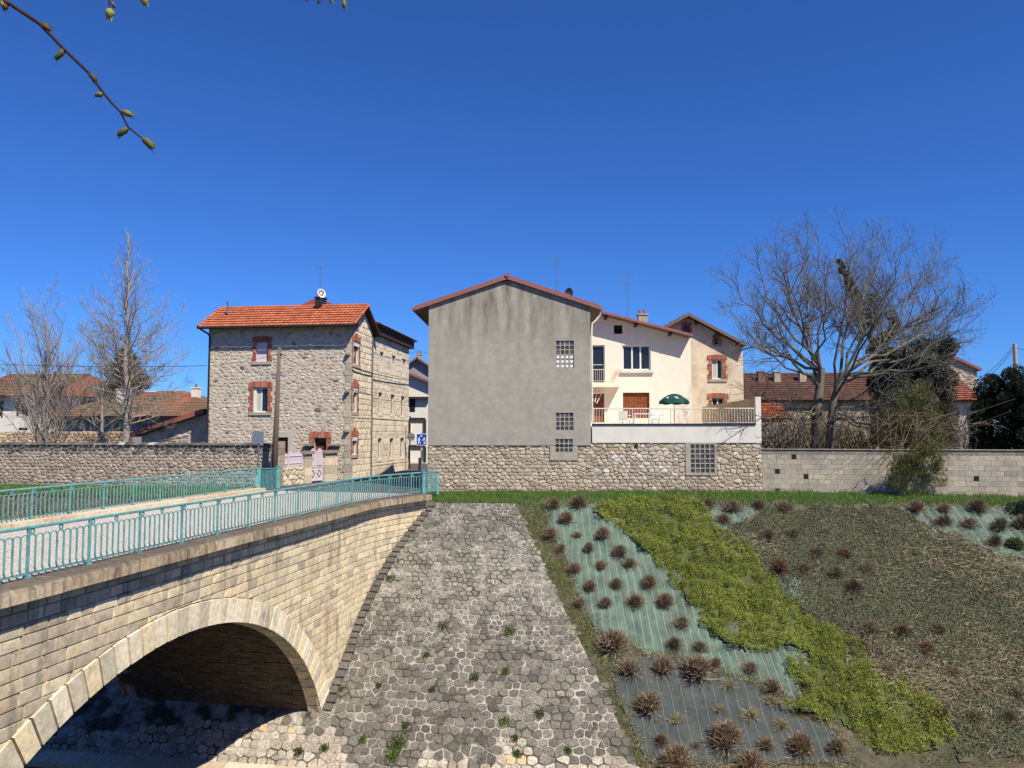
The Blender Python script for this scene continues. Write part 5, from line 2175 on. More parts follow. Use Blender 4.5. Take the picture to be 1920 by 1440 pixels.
mb.add([ea, eb, rb2, ra, H2(r_ + .4, z1 - .05, -9.5), H2(l_ - .4, z1 - .05, -9.5)], [(0, 1, 2, 3), (1, 4, 2), (4, 5, 3, 2), (0, 3, 5), (0, 1, 4, 5)], srgb(128, 100, 76))
h2r = mb.build("roof", M['tile_moss'], hh2)
tm = MB()
tt_ = tones([(srgb(150, 112, 82), 3), (srgb(134, 102, 76), 3), (srgb(184, 106, 76), 1)], .1)
# tiles laid inside the hipped front plane, row by row
nrow = 16
for r in range(nrow):
    f0, f1 = r / nrow, (r + 1) / nrow
    a0_, b0_ = ea + (ra - ea) * f0, eb + (rb2 - eb) * f0
    nt2 = int((b0_ - a0_).length / .3)
    a1_, b1_ = ea + (ra - ea) * f1, eb + (rb2 - eb) * f1
    for k in range(nt2):
        p0 = a0_ + (b0_ - a0_) * (k / nt2); p1 = a0_ + (b0_ - a0_) * ((k + 1) / nt2 - .002)
        q0 = a1_ + (b1_ - a1_) * (k / nt2); q1 = a1_ + (b1_ - a1_) * ((k + 1) / nt2 - .002)
        n_ = Vector((0, -.4, .9)) * .05
        tm.add([p0 + n_, p1 + n_, q1 + n_ * .3, q0 + n_ * .3, p0, p1], [(0, 1, 2, 3), (4, 5, 1, 0)], tt_(0, 0) if k < nt2 * .62 + r * .4 else to_(0, 0))
tm.build("tiles", M['tile_moss'], h2r, kind="stuff")
chimney(h2r, H2, 218, 729, 238, 766, -2, 'wall_white', 0)
chimney(h2r, H2, 273, 733, 288, 744, -4, 'wall_white', 0)
chimney(h2r, H2, 358, 726, 370, 748, -3, 'wall_white', 1)

# lean-to shed against the stone house
Sf = Frame((-19.6, 48.0, 0), (1, -.12))
u0, v0 = Sf.px(252, 812, .3); u1, v1 = Sf.px(386, 768, .3)
sh = thing("shed", Sf((u0 + u1) / 2, 0, -2), "lean-to stone shed with sloping red tiled roof against the stone house", "shed")
mb = MB(); facade(mb, Sf, [(u0 + .3, v0 - .15), (u1, v1 - .2)], -.2, [], 0); mb.build("wall", M['mortar'], sh)
cs = [under(p, [(u0 + .3, v0 - .2), (u1, v1 - .25)]) for p in voronoi_cells(u0 + .3, u1, 1.2, v1, .5, .3, RH_, .3, .06, .04)]
lay_stones([p for p in cs if p], Sf, sh, M['stone'], ltone, -.01, .03, .04, limit=80, R=RH_)
rf = MB(); slab(rf, Sf(u0 - .3, v0 - .1, .5), Sf(u1, v1, .5), Sf(u1, v1, -4), Sf(u0 - .3, v0 - .1, -4), .14); so = rf.build("roof", M['timber'], sh)
tm = MB(); tile_roof(tm, Sf(u0 - .3, v0 - .08, -4), Sf(u0 - .3, v0 - .08, .54), Sf(u1, v1 + .02, -4), tones(TILE_RED, .1)); tm.build("tiles", M['tile'], so, kind="stuff")
mb = MB(); mb.hexa([Sf(u0 - .3, v0 - .32, .5), Sf(u1, v1 - .22, .5), Sf(u1, v1 - .22, .55), Sf(u0 - .3, v0 - .32, .55), Sf(u0 - .3, v0 - .04, .5), Sf(u1, v1 + .06, .5), Sf(u1, v1 + .06, .55), Sf(u0 - .3, v0 - .04, .55)]); mb.build("verge_board", M['verge'], so)

# farther ochre garden wall
Of = Frame((-40, 52.5, 0), (1, -.12))
ow = thing("stone_wall", Of(6, 0, 0), "ochre rubble wall behind the bare trees at far left", "wall")
l_, r_ = Of.px(-40, 815)[0], Of.px(245, 815)[0]
zz = Of.px(100, 809)[1]
mb = MB(); mb.fbox(Of, l_, r_, -.2, zz, -.4, -.01); mb.build("mortar_core", M['mortar'], ow)
lay_stones(voronoi_cells(l_, r_, 1.6, zz, .34, .2, RH_, .3, .06, .03), Of, ow, M['stone'], tones([(srgb(222, 196, 158), 4), (srgb(206, 178, 140), 3), (srgb(190, 166, 136), 2)], .1, RH_), -.01, .03, .03, limit=100, R=RH_)

# ------------------------------------------------------------------ long garden wall at left
GF = Frame((-26.6 - 6.0, 40.8 + .95, 0), (14.5, -2.3))
GL = GF.px(511, 860)[0]
gz = GF.px(250, 832)[1]
RG = random.Random(51)
gw = thing("garden_wall", GF(GL / 2, 0, -.2), "long grey rubble garden wall with dark weathered top behind the railings", "wall")
mb = MB(); mb.fbox(GF, 0, GL, -.3, gz - .06, -.45, -.01); mb.build("mortar_core", M['block_joint'], gw)
gt_low = tones([(srgb(182, 166, 147), 4), (srgb(172, 156, 138), 4), (srgb(162, 146, 130), 3), (srgb(192, 174, 152), 2)], .1, RG)
gt_top = tones([(srgb(104, 98, 92), 4), (srgb(124, 116, 108), 3), (srgb(88, 84, 80), 2), (srgb(186, 180, 172), .5)], .12, RG)
cl = voronoi_cells(4.5, GL, 0.1, gz, .30, .165, RG, .40, .10, .020, None, .2, .12)
lay_stones(cl, GF, gw, M['stone'], lambda u, v: gt_top(u, v) if v > gz - .42 + RG.uniform(-.12, .12) else gt_low(u, v), -.02, .018, .03, limit=300, dome=.01, tilt=.12, R=RG, djit=.012)
cp = MB()
u = 4.0
while u < GL:
    L = RG.uniform(.22, .45)
    stone(cp, chaikin([(u, -.48), (u + L - .02, -.48), (u + L - .02, .08), (u, .08)]), lambda a, b, d: GF(a, gz - .06 + d, b), 0, .07 + RG.uniform(0, .06), .06, gt_top(0, 0), .03, RG, .1)
    u += L
cp.build("cap_stones", M['stone'], gw, kind="stuff")
# gate pillar at its end
mb = MB()
for k in range(7):
    mb.fbox(GF, GL + .01, GL + .42, k * .34 - .1, k * .34 + .225, -.5, .06 + RG.uniform(-.02, .02), gt_low(0, 0))
mb.build("end_pillar", M['stone'], gw)

# ------------------------------------------------------------------ low yard wall with lilac fence and gate
YF = Frame((-11.75, 38.05, 0), (2.3, 6.1))
YF2 = lambda x, y: YF.px(x, y)
y_end = 6.4
p1 = YF.px(570, 870)[0]; g0 = YF.px(584, 870)[0]; g1 = YF.px(608, 870)[0]; p2 = YF.px(631, 870)[0]
yw = thing("yard_wall", YF(2, 0, -.2), "low pale stone yard wall topped by lilac slatted fence panels", "wall")
zl_ = YF.px(540, 876)[1]
mb = MB(); mb.fbox(YF, -.1, p1, -.2, zl_, -.3, -.01); mb.build("mortar_core", M['mortar'], yw)
pt = tones([(srgb(222, 206, 178), 4), (srgb(206, 190, 164), 3), (srgb(188, 176, 156), 2)], .08, RG)
lay_stones(voronoi_cells(-.1, p1, 0, zl_, .36, .26, RG, .3, .05, .03), YF, yw, M['stone'], pt, -.02, .03, .03, limit=60, R=RG)
zf0, zf1 = zl_ + .04, YF.px(540, 847)[1]
ns = 24
for i in range(ns):
    a, b = -.05 + (p1 + .02) * i / ns, -.05 + (p1 + .02) * (i + 1) / ns - .018
    x = (i % 12) / 11.0
    sc_ = .10 * abs(math.sin(math.pi * 2 * x))
    mb = MB(); mb.fbox(YF, a, b, zf0, zf1 - .1 + sc_, -.14, -.11); mb.build("slat", M['lilac'], yw)
for zz in (zf0 + .12, zf1 - .25):
    mb = MB(); mb.fbox(YF, -.05, p1 - .02, zz, zz + .05, -.109, -.08); mb.build("fence_rail", M['lilac'], yw)
for uu in (0.0, p1 / 2, p1 - .06):
    mb = MB(); mb.fbox(YF, uu, uu + .05, zl_, zf1 - .05, -.079, -.04); mb.build("fence_post", M['lilac'], yw)


def pillar(u0, u1, label, ztop):
    t = thing("gate_pillar", YF((u0 + u1) / 2, 0, -.1), label, "pillar", "gate pillars")
    v = 0.0
    k = 0
    while v < ztop - .2:
        h = min(RG.uniform(.36, .48), ztop - .16 - v)
        mb = MB()
        mb.fbox(YF, u0, u1, v + .004, v + h - .006, -.36, .05 + RG.uniform(-.008, .008), pt(0, 0)); mb.build("block", M['stone'], t)
        v += h
        if h < .1:
            break
    mb = MB(); mb.fbox(YF, u0 - .1, u1 + .1, v + .003, v + .16, -.46, .15, srgb(150, 142, 130)); mb.build("cap", M['stone'], t)


zpil = YF.px(600, 845)[1]
pillar(p1 + .02, g0 - .02, "pale stone gate pillar on the fence side of the lilac gate", zpil)
pillar(g1 + .05, p2, "wide pale stone gate pillar on the house side of the lilac gate", zpil)
gate = thing("garden_gate", YF((g0 + g1) / 2, 0, -.1), "lilac metal double gate with rounded tops and diamond panels", "gate")
gz0, gz1 = .12, YF.px(596, 846)[1]
gm = (g0 + g1) / 2
for (a, b) in ((g0, gm - .01), (gm + .01, g1)):
    mb = MB()
    w2 = b - a
    for (q0, q1, r0_, r1_) in ((a, a + .05, gz0, gz1), (b - .05, b, gz0, gz1), (a + .05, b - .05, gz0, gz0 + .06), (a + .05, b - .05, gz0 + .72, gz0 + .78), (a + .05, b - .05, gz1 - .06, gz1), (a + .05, b - .05, gz0 + .84, gz0 + .88)):
        mb.fbox(YF, q0, q1, r0_, r1_, -.14, -.10)
    lf = mb.build("gate_leaf", M['lilac'], gate)
    for i in range(6):
        u = a + .08 + (w2 - .16) * i / 5
        mb = MB(); mb.fbox(YF, u - .03, u + .03, gz0 + .88, gz1 + .16 * math.sin(math.pi * (i + .5) / 6), -.13, -.11); mb.build("slat", M['lilac'], lf)
    mb = MB(); mb.fbox(YF, a + .05, b - .05, gz0 + .06, gz0 + .72, -.135, -.125); mb.build("panel", M['lilac'], lf)
    c, zc = (a + b) / 2, gz0 + .39
    mb = MB()
    for (du, dz) in ((1, 1), (1, -1), (-1, -1), (-1, 1)):
        mb.tube([YF(c + du * w2 * .3, zc, -.11), YF(c, zc + dz * .2, -.11)], .014, 4)
    mb.build("diamond", M['dark_metal'], lf)

# ------------------------------------------------------------------ pole, signs, wires
pb = at(513, 916, 37.4); ptp = at(524, 652, 37.4)
wp = thing("wooden_pole", (pb.x, pb.y, 0), "leaning weathered wooden pole in front of the stone house", "pole")
mb = MB(); mb.tube([(pb.x, pb.y, -.1), (pb.x + (ptp.x - pb.x) * .5, pb.y, ptp.z * .5), (ptp.x, ptp.y, ptp.z)], [.16, .125, .085], 10); mb.build("shaft", M['pole_wood'], wp, smooth=True)
mb = MB(); mb.tube([(ptp.x, ptp.y, ptp.z - .3), (ptp.x + .18, ptp.y - .1, ptp.z - .35)], .03, 6); mb.build("bracket", M['dark_metal'], wp)

s1 = at(483, 914, 36.2)
rs = thing("road_sign", (s1.x, 36.2, .02), "square road sign seen from the back beside the long garden wall", "sign")
za_, zb_ = at(484, 832, 36.2).z, at(484, 809, 36.2).z
mb = MB(); mb.tube([(s1.x, 36.2, 0), (s1.x, 36.2, zb_ - .05)], .04, 8); mb.build("post", M['grey_metal'], rs)
xa, xb = at(474, 820, 36.2).x, at(495, 820, 36.2).x
mb = MB(); mb.box(xa, xb, 36.12, 36.145, za_, zb_); sp_ = mb.build("plate", M['sign_back'], rs)
mb = MB(); mb.box(xa + .03, xb - .03, 36.146, 36.17, za_ + .1, za_ + .14); mb.box(xa + .03, xb - .03, 36.146, 36.17, zb_ - .14, zb_ - .1); mb.build("back_rail", M['grey_metal'], sp_)

SY = 35.3
b1 = at(787.5, 912, SY)
bs = thing("blue_sign", (b1.x, SY, .05), "blue and white shared street sign on a grey post by the grey house corner", "sign")
xa, xb = at(780.5, 824, SY).x, at(800.5, 824, SY).x
za_, zb_ = at(790, 835, SY).z, at(790, 813, SY).z
mb = MB(); mb.tube([(b1.x + .05, SY + .06, 0), (b1.x + .05, SY + .06, zb_ + .04)], .04, 8); mb.build("post", M['grey_metal'], bs)
mb = MB(); mb.tube([(b1.x + .05, SY + .06, za_ - .22), (b1.x + .05, SY + .06, za_ - .14)], .046, 8); mb.build("tape", M['sign_yellow'], bs)
mb = MB(); mb.box(b1.x - .09, b1.x + .04, SY + .04, SY + .12, .9, 1.55); mb.build("grey_box", M['dark_metal'], bs)
mb = MB(); mb.box(xa, xb, SY, SY + .02, za_, zb_); pl = mb.build("plate", M['white_print'], bs)
mb = MB(); mb.box(xa + .025, xb - .025, SY - .004, SY - .0005, za_ + .025, zb_ - .025); mb.build("blue_field", M['sign_blue'], pl)
W_, H_ = xb - xa, zb_ - za_


def sg(pts, name, m='white_print', y=SY - .008):
    mb = MB()
    n = len(pts)
    P = [(xa + W_ * p[0], y, za_ + H_ * p[1]) for p in pts]
    Q = [(p[0], p[1] + .003, p[2]) for p in P]
    mb.add(P + Q, [tuple(range(n)), tuple(range(2 * n - 1, n - 1, -1))] + [(i, (i + 1) % n, n + (i + 1) % n, n + i) for i in range(n)])
    mb.build(name, M[m], pl)


circ = lambda cx, cy, r, n=12, a=1.0: [(cx + r * math.cos(2 * math.pi * k / n), cy + r * a * math.sin(2 * math.pi * k / n)) for k in range(n)]
sg(circ(.27, .66, .055), "walker_head")
sg([(.22, .60), (.32, .60), (.40, .44), (.35, .42), (.32, .50), (.33, .36), (.44, .14), (.37, .12), (.28, .30), (.20, .10), (.13, .12), (.22, .34), (.21, .48), (.16, .40), (.12, .43)], "walker_body")
sg([(.36, .80), (.40, .80), (.42, .86), (.52, .86), (.55, .80), (.58, .80), (.58, .75), (.36, .75)], "car")
sg([(.58, .48), (.66, .48), (.72, .60), (.68, .66), (.72, .70), (.80, .62), (.90, .48), (.82, .46), (.76, .54), (.70, .46)], "cyclist")
sg(circ(.63, .46, .07), "wheel"); sg(circ(.85, .46, .07), "wheel")
sg(circ(.78, .22, .11, 18), "ring", 'sign_red'); sg(circ(.78, .22, .075, 18), "ring_centre", 'white_print', SY - .012)

RY = 56
r1 = at(768, 882, RY)
rsn = thing("round_sign", (r1.x, RY, .05), "round road sign seen from the back at the end of the stone house", "sign")
zc = at(770, 819, RY).z; zt2 = at(768, 780, RY).z
mb = MB(); mb.tube([(r1.x, RY, 0), (r1.x, RY, zt2)], .05, 8); mb.build("post", M['dark_metal'], rsn)
mb = MB(); mb.tube([(at(771, 819, RY).x, RY - .1, zc), (at(771, 819, RY).x, RY - .06, zc)], .29, 20); mb.build("disc", M['sign_back'], rsn)
sc2 = at(771, 819, RY).x
mb = MB(); mb.box(sc2 - .22, sc2 + .22, RY - .13, RY - .101, zc - .03, zc + .03); mb.build("back_rail", M['grey_metal'], rsn)


def cable(pts, label, r=.012, n=18, sag=.25):
    mb = MB()
    P = []
    for a, b in zip(pts[:-1], pts[1:]):
        a, b = Vector(a), Vector(b)
        for i in range(n):
            f = i / n
            P.append(a + (b - a) * f - Vector((0, 0, sag * 4 * f * (1 - f))))
    P.append(Vector(pts[-1]))
    mb.tube(P, r, 4)
    o = mb.build("overhead_cable", M['cable'])
    return tag(o, label, "cable", "overhead cables")


cable([at(-40, 681, 45.6), Lf(-.05, Lf.px(388, 686)[1], .1)], "dark cable crossing the bare trees to the left edge of the stone house", .022, sag=.12)
cable([Lf(.05, Lf.px(388, 686)[1], .1), (ptp.x, ptp.y, ptp.z - .3)], "thin cable between the stone house edge and the wooden pole", .010, sag=.1)
cable([(ptp.x, ptp.y, ptp.z - .35), Ls(-.05, Ls.px(657, 726)[1], .1)], "cable running from the wooden pole to the stone house corner", .012, sag=.1)
cable([Ls(0, Ls.px(657, 689)[1], .12), Ls(LD, Ls.px(683, 697)[1], .12), Bs(BL, Bs.px(764, 713)[1], .2)], "thick cable fixed along the street walls of the stone houses", .03, sag=.04)
cable([Ls(0, Ls.px(657, 726)[1], .10), Bs(BL, Bs.px(764, 745)[1], .2)], "thin cable stretched along the street side under the first floor", .012, sag=.12)
cable([Ls(.1, Ls.px(657, 625)[1], .25), Bs(BL, Bs.px(764, 660)[1], .35)], "thin cable under the eaves of the long street house", .012, sag=.2)
cable([Bs(BL, Bs.px(764, 655)[1], .35), G(.0, 7.2, -6)], "wire spanning the street to the grey gable house", .012, sag=.12)
# ------------------------------------------------------------------ right background houses
D1 = Frame((13, 64, 0), (1, -.05))
d1 = thing("brown_house", D1(5, 0, -4), "house with wide brown tiled roof partly hidden behind the large bare tree", "house")
l_, r_ = D1.px(1380, 780)[0], D1.px(1660, 780)[0]
z1 = D1.px(1430, 752)[1]; z2 = D1.px(1430, 700, -5)[1]
mb = MB(); facade(mb, D1, [(l_, z1), (r_, z1)], -.2, [], 0); mb.quad(D1(r_, -.2, 0), D1(r_, z1, 0), D1(r_, z1, -9), D1(r_, -.2, -9)); mb.build("wall", M['render_beige'], d1)
mb = MB(); slab(mb, D1(l_, z1, .5), D1(r_ + .4, z1, .5), D1(r_ + .4, z2, -5), D1(l_, z2, -5), .15); slab(mb, D1(l_, z1, -10), D1(r_ + .4, z1, -10), D1(r_ + .4, z2, -5), D1(l_, z2, -5), .15); dr1 = mb.build("roof", M['timber'], d1)
tm = MB(); tile_roof(tm, D1(l_, z1 + .02, .5), D1(r_ + .4, z1 + .02, .5), D1(l_, z2 + .02, -5), tones(TILE_BROWN, .1), th=.4, tw=.3); tm.build("tiles", M['tile'], dr1, kind="stuff")
for x in (1422, 1452, 1500):
    chimney(dr1, D1, x, 696, x + 12, 716, -3, 'verge' if x == 1422 else 'concrete', 0)
D3 = Frame((14, 58, 0), (1, -.05))
d3 = thing("red_roof_annex", D3(3, 0, -2), "low annex with orange tiled roof behind the terrace side wall", "annex")
l_, r_ = D3.px(1392, 770)[0], D3.px(1475, 770)[0]
z1 = D3.px(1430, 786)[1]; z2 = D3.px(1430, 757, -3)[1]
mb = MB(); facade(mb, D3, [(l_, z1), (r_, z1)], -.2, [], 0); mb.build("wall", M['render_beige'], d3)
mb = MB(); slab(mb, D3(l_, z1, .4), D3(r_ + .3, z1, .4), D3(r_ + .3, z2, -3), D3(l_, z2, -3), .12); o = mb.build("roof", M['timber'], d3)
tm = MB(); tile_roof(tm, D3(l_, z1 + .02, .4), D3(r_ + .3, z1 + .02, .4), D3(l_, z2 + .02, -3), tones(TILE_ORANGE, .1), th=.38, tw=.28); tm.build("tiles", M['tile'], o, kind="stuff")

D2 = Frame((28, 62, 0), (1, -.1))
d2 = thing("stone_gable_house", D2(4, 0, -4), "pale rubble stone gable house rising behind the dark conifers at right", "house")
l_, r_ = D2.px(1700, 700)[0], D2.px(1832, 700)[0]
zA2 = D2.px(1745, 652)[1]; zr2 = D2.px(1832, 692)[1]; uA2 = D2.px(1745, 652)[0]
mb = MB(); facade(mb, D2, [(l_, zr2), (uA2, zA2), (r_, zr2)], -.2, [], -.01); mb.build("wall", M['mortar'], d2)
tp = [(l_, zr2), (uA2, zA2), (r_, zr2)]
cs = [under(p, tp) for p in voronoi_cells(l_, r_, zr2 - 2.6, zA2, .5, .32, RG, .3, .05, .05)]
lay_stones([p for p in cs if p], D2, d2, M['stone'], pink, -.02, .03, .04, limit=60, R=RG)
mb = MB(); slab(mb, D2(uA2, zA2 + .12, .3), D2(r_ + .3, zr2 + .02, .3), D2(r_ + .3, zr2 + .02, -8), D2(uA2, zA2 + .12, -8), .2); slab(mb, D2(uA2, zA2 + .12, .3), D2(l_ - .3, zr2 + .02, .3), D2(l_ - .3, zr2 + .02, -8), D2(uA2, zA2 + .12, -8), .2); mb.build("roof", M['verge'], d2)
D4 = Frame((26, 55, 0), (1, -.1))
d4 = thing("red_roof_house", D4(5, 0, -3), "white house with red tiled roof below the stone gable at right", "house")
l_, r_ = D4.px(1740, 770)[0], D4.px(1830, 770)[0]
z1 = D4.px(1800, 752)[1]; z2 = D4.px(1800, 700, -4)[1]
hw = [D4.rect(1813, 762, 1824, 800)]
mb = MB(); facade(mb, D4, [(l_, z1), (r_, z1)], -.2, hw, 0); mb.quad(D4(r_, -.2, 0), D4(r_, z1, 0), D4(r_, z1, -7), D4(r_, -.2, -7)); mb.build("wall", M['wall_white'], d4)
window(d4, D4, hw[0], .12, .07, 1)
mb = MB(); slab(mb, D4(l_, z1, .6), D4(r_ + .3, z1, .6), D4(r_ + .3, z2, -4), D4(l_, z2, -4), .15); o = mb.build("roof", M['timber'], d4)
tm = MB(); tile_roof(tm, D4(l_, z1 + .02, .6), D4(r_ + .3, z1 + .02, .6), D4(l_, z2 + .02, -4), tones(TILE_RED, .1), th=.38, tw=.28); tm.build("tiles", M['tile'], o, kind="stuff")

pp = at(1909, 800, 52); pt_ = at(1910, 645, 52)
up_o = thing("utility_pole", (pp.x, 52, 0), "grey concrete utility pole rising behind the dark conifers at far right", "pole")
mb = MB(); mb.tube([(pp.x, 52, 0), (pp.x, 52, pt_.z)], [.2, .13], 8); mb.build("shaft", M['concrete'], up_o)
mb = MB(); mb.tube([(pp.x - .25, 52, pt_.z - .3), (pp.x + .25, 52, pt_.z - .3)], .04, 6); mb.build("crossarm", M['grey_metal'], up_o)
a = (pp.x - .2, 52, pt_.z - .3)
cable([a, at(1800, 722, 58)], "upper of two cables from the utility pole to the stone gable", .016, sag=.5)
cable([(pp.x - .2, 52, pt_.z - .5), at(1800, 726, 58)], "lower of two cables from the utility pole to the stone gable", .016, sag=.6)
cable([(pp.x + .2, 52, pt_.z - .3), at(1990, 660, 52)], "cable leaving the utility pole towards the right edge", .016, sag=.1)

# ------------------------------------------------------------------ trees
def vrand(R):
    return Vector((R.gauss(0, 1), R.gauss(0, 1), R.gauss(0, 1)))


def limb_path(R, p0, d, L, n, wig, trop):
    pts = [Vector(p0)]
    d = Vector(d).normalized()
    for i in range(n):
        d = (d + vrand(R) * wig + Vector((0, 0, trop))).normalized()
        pts.append(pts[-1] + d * (L / n))
    return pts


def sub_branch(mb, R, pts, r0, r1, level, maxlevel, ratio, dens, col, twigcol, ang=(0.5, 1.0), up=0.25, start=0.2, minL=.15):
    n = len(pts) - 1
    rad = [r0 + (r1 - r0) * (i / n) for i in range(n + 1)]
    c = col if level < 2 else twigcol
    mb.tube(pts, rad, 7 if r0 > .06 else (5 if r0 > .02 else 3), tuple(x * R.uniform(.85, 1.15) for x in c), caps=False)
    if level >= maxlevel:
        return
    L = sum((pts[i + 1] - pts[i]).length for i in range(n))
    cnt = max(2, int(dens[level] * L))
    for k in range(cnt):
        f = start + (1 - start) * (k + R.random()) / cnt
        f = min(f, .985)
        x = f * n
        i = int(x)
        p = pts[i] + (pts[i + 1] - pts[i]) * (x - i)
        t = (pts[i + 1] - pts[i]).normalized()
        side = t.cross(vrand(R)).normalized()
        a = R.uniform(*ang)
        d = t * math.cos(a) + side * math.sin(a) + Vector((0, 0, up))
        Lb = L * ratio[level] * (1.15 - 0.65 * f) * R.uniform(.6, 1.25)
        if Lb < minL:
            continue
        rr = rad[i] * R.uniform(.4, .62)
        rr = max(rr, .006)
        np_ = 5 if level == 0 else (4 if level == 1 else 3)
        q = limb_path(R, p, d, Lb, np_, .16, .05)
        sub_branch(mb, R, q, rr, max(rr * .3, .004), level + 1, maxlevel, ratio, dens, col, twigcol, ang, up * .8, .15, minL)


BARK1 = srgb(112, 107, 98)
TWIG1 = srgb(124, 119, 112)
RT = random.Random(77)
tb = at(1546, 842, 38.2)
big = thing("bare_tree", (tb.x, tb.y, 0), "large spreading leafless tree with two stems behind the block wall", "tree")
tr, cr = MB(), MB()
f1 = at(1536, 738, 38.3); f2 = at(1562, 752, 38.0)
base = Vector((tb.x, tb.y, -.1))
st1 = [base + Vector((-.35, 0, 0)), at(1530, 800, 38.3), f1, at(1540, 690, 38.4)]
st2 = [base + Vector((.25, .1, 0)), at(1558, 800, 38.0), f2, at(1580, 700, 37.8)]
tr.tube(st1, [.30, .25, .22, .17], 9, BARK1, caps=False)
tr.tube(st2, [.25, .20, .17, .14], 9, BARK1, caps=False)
tips = [(1348, 500, -1), (1345, 570, 1.5), (1365, 640, -2), (1395, 460, 1), (1440, 425, -1.5), (1490, 420, 2), (1530, 412, 0), (1590, 410, -2), (1640, 420, 1.5),
        (1700, 440, -1), (1750, 460, 2), (1800, 520, -1.5), (1838, 560, 1), (1845, 600, -2), (1830, 640, 1.5), (1800, 690, -2.5), (1400, 560, 3.0), (1460, 480, -3),
        (1600, 460, 3.2), (1680, 500, -3.2), (1760, 580, 3), (1420, 620, -3), (1550, 470, -2.5), (1640, 520, 2.5), (1500, 500, 2.8)]
low = [(1370, 720, -1.5), (1400, 800, -1.2), (1650, 780, -1.6), (1760, 760, -2.0), (1820, 720, -1.8), (1850, 790, -1.2), (1700, 700, -2.6), (1440, 770, 1.5), (1620, 740, -2.8), (1740, 820, -2.3), (1380, 770, -2.4), (1790, 830, -1.5)]
for k, (x, y, dy) in enumerate(tips + low):
    if k < len(tips):
        x, y = 1578 + (x - 1578) * .90, 640 + (y - 640) * .86
    tgt = at(x, y, 38.2 + dy * 1.5)
    islow = k >= len(tips)
    left = x < 1555
    stem = st1 if left else st2
    o = (stem[1] + (stem[2] - stem[1]) * RT.uniform(.2, 1.0)) if islow else (stem[2] + (stem[3] - stem[2]) * RT.random())
    L = (tgt - o).length
    n = 8
    pts = []
    bulge = Vector(((tgt.x - o.x) * .13, (tgt.y - o.y) * .1, L * (.02 if not islow else .06)))
    for i in range(n + 1):
        f = i / n
        p = o + (tgt - o) * f + bulge * (4 * f * (1 - f) * (1 if not islow else (-1 if y > 700 else 1)))
        if 0 < i < n:
            p += vrand(RT) * L * .018
        pts.append(p)
    r0 = (.078 if not islow else .05) * RT.uniform(.8, 1.2)
    sub_branch(cr, RT, pts, r0, .012, 0, 3, (.34, .46, .55), (2.6, 4.6, 5.6), BARK1, TWIG1, (.5, 1.05), .16 if not islow else .05, .30)
tr.build("trunk", M['bark'], big, smooth=True)
cr.build("crown", M['bark'], big)


def conical_tree(x, ybase, ytop, Y, half_px, label, seed, stems=1, nb=46, start=.22, trunk_r=.28, col=srgb(158, 149, 138), tw=srgb(156, 146, 136), lean=.9):
    R = random.Random(seed)
    p0 = at(x, ybase, Y); p1 = at(x + R.uniform(-4, 8), ytop, Y)
    t = thing("bare_tree", (p0.x, Y, 0), label, "tree")
    tr, cr = MB(), MB()
    half = half_px / FPX * Y
    H = p1.z
    n = 14
    P = []
    for i in range(n + 1):
        f = i / n
        q = Vector((p0.x + (p1.x - p0.x) * f, Y, -.1)) + Vector((0, 0, (H + .1) * f))
        if 0 < i < n:
            q += Vector((R.gauss(0, .06), R.gauss(0, .06), 0))
        P.append(q)
    tr.tube(P, [trunk_r * (1 - .93 * (i / n)) + .012 for i in range(n + 1)], 9, col, caps=False)
    for k in range(nb):
        f = start + (1 - start) * ((k + R.random()) / nb) * .985
        i = int(f * n)
        p = P[i] + (P[i + 1] - P[i]) * (f * n - i)
        az = k * 2.399 + R.uniform(-.4, .4)
        g = (f - start) / (1 - start)
        L = half * ((.72 + 1.12 * g) if g < .25 else (1 - g) / .75) * R.uniform(.75, 1.12) + .5
        el = .15 + .9 * g + R.uniform(-.12, .12)
        d = Vector((math.cos(az) * math.cos(el), math.sin(az) * math.cos(el), math.sin(el)))
        pts = limb_path(R, p, d, L * 1.05, 7, .07, .06)
        rr = trunk_r * (1 - f) * .20 + .012
        sub_branch(cr, R, pts, rr, .006, 0, 3, (.40, .46, .55), (4.2, 5.6, 4.8), col, tw, (.5, .95), .22, .12)
    tr.build("trunk", M['bark'], t, smooth=True)
    cr.build("crown", M['bark'], t)


conical_tree(240, 836, 436, 45.0, 116, "tall leafless tree with one straight trunk beside the shed", 3, nb=86, start=.22, trunk_r=.24)
# many-stemmed tree further left
R = random.Random(9)
p0 = at(85, 838, 46.0)
t = thing("bare_tree", (p0.x, 46, 0), "many-stemmed leafless tree fanning out at far left", "tree")
tr, cr = MB(), MB()
for k, (x, y, dy) in enumerate(((95, 562, 0), (60, 590, .8), (120, 600, -.8), (30, 620, -1), (150, 640, 1), (10, 680, .5), (160, 700, -1), (85, 640, 1.5), (40, 700, -1.6), (130, 690, 1.4), (0, 770, -.8), (165, 760, .6), (190, 690, -.5))):
    tgt = at(x, y, 46 + dy)
    o = Vector((p0.x + R.uniform(-.25, .25), 46 + R.uniform(-.2, .2), -.1))
    L = (tgt - o).length
    pts = []
    for i in range(9):
        f = i / 8
        pts.append(o + Vector(((tgt.x - o.x) * f ** 1.5, (tgt.y - o.y) * f, (tgt.z - o.z) * f)) + (vrand(R) * L * .008 if 0 < i < 8 else Vector()))
    sub_branch(cr if k else tr, R, pts, .15 if k == 0 else .075, .01, 0, 3, (.34, .42, .5), (2.2, 4.0, 4.5), srgb(154, 145, 135), srgb(154, 143, 133), (.4, .85), .3, .25)
tr.build("trunk", M['bark'], t)
cr.build("crown", M['bark'], t)
R = random.Random(19)
conical_tree(190, 836, 640, 56.0, 62, "hazy leafless tree between the two taller bare trees at left", 19, nb=34, start=.12, trunk_r=.14)


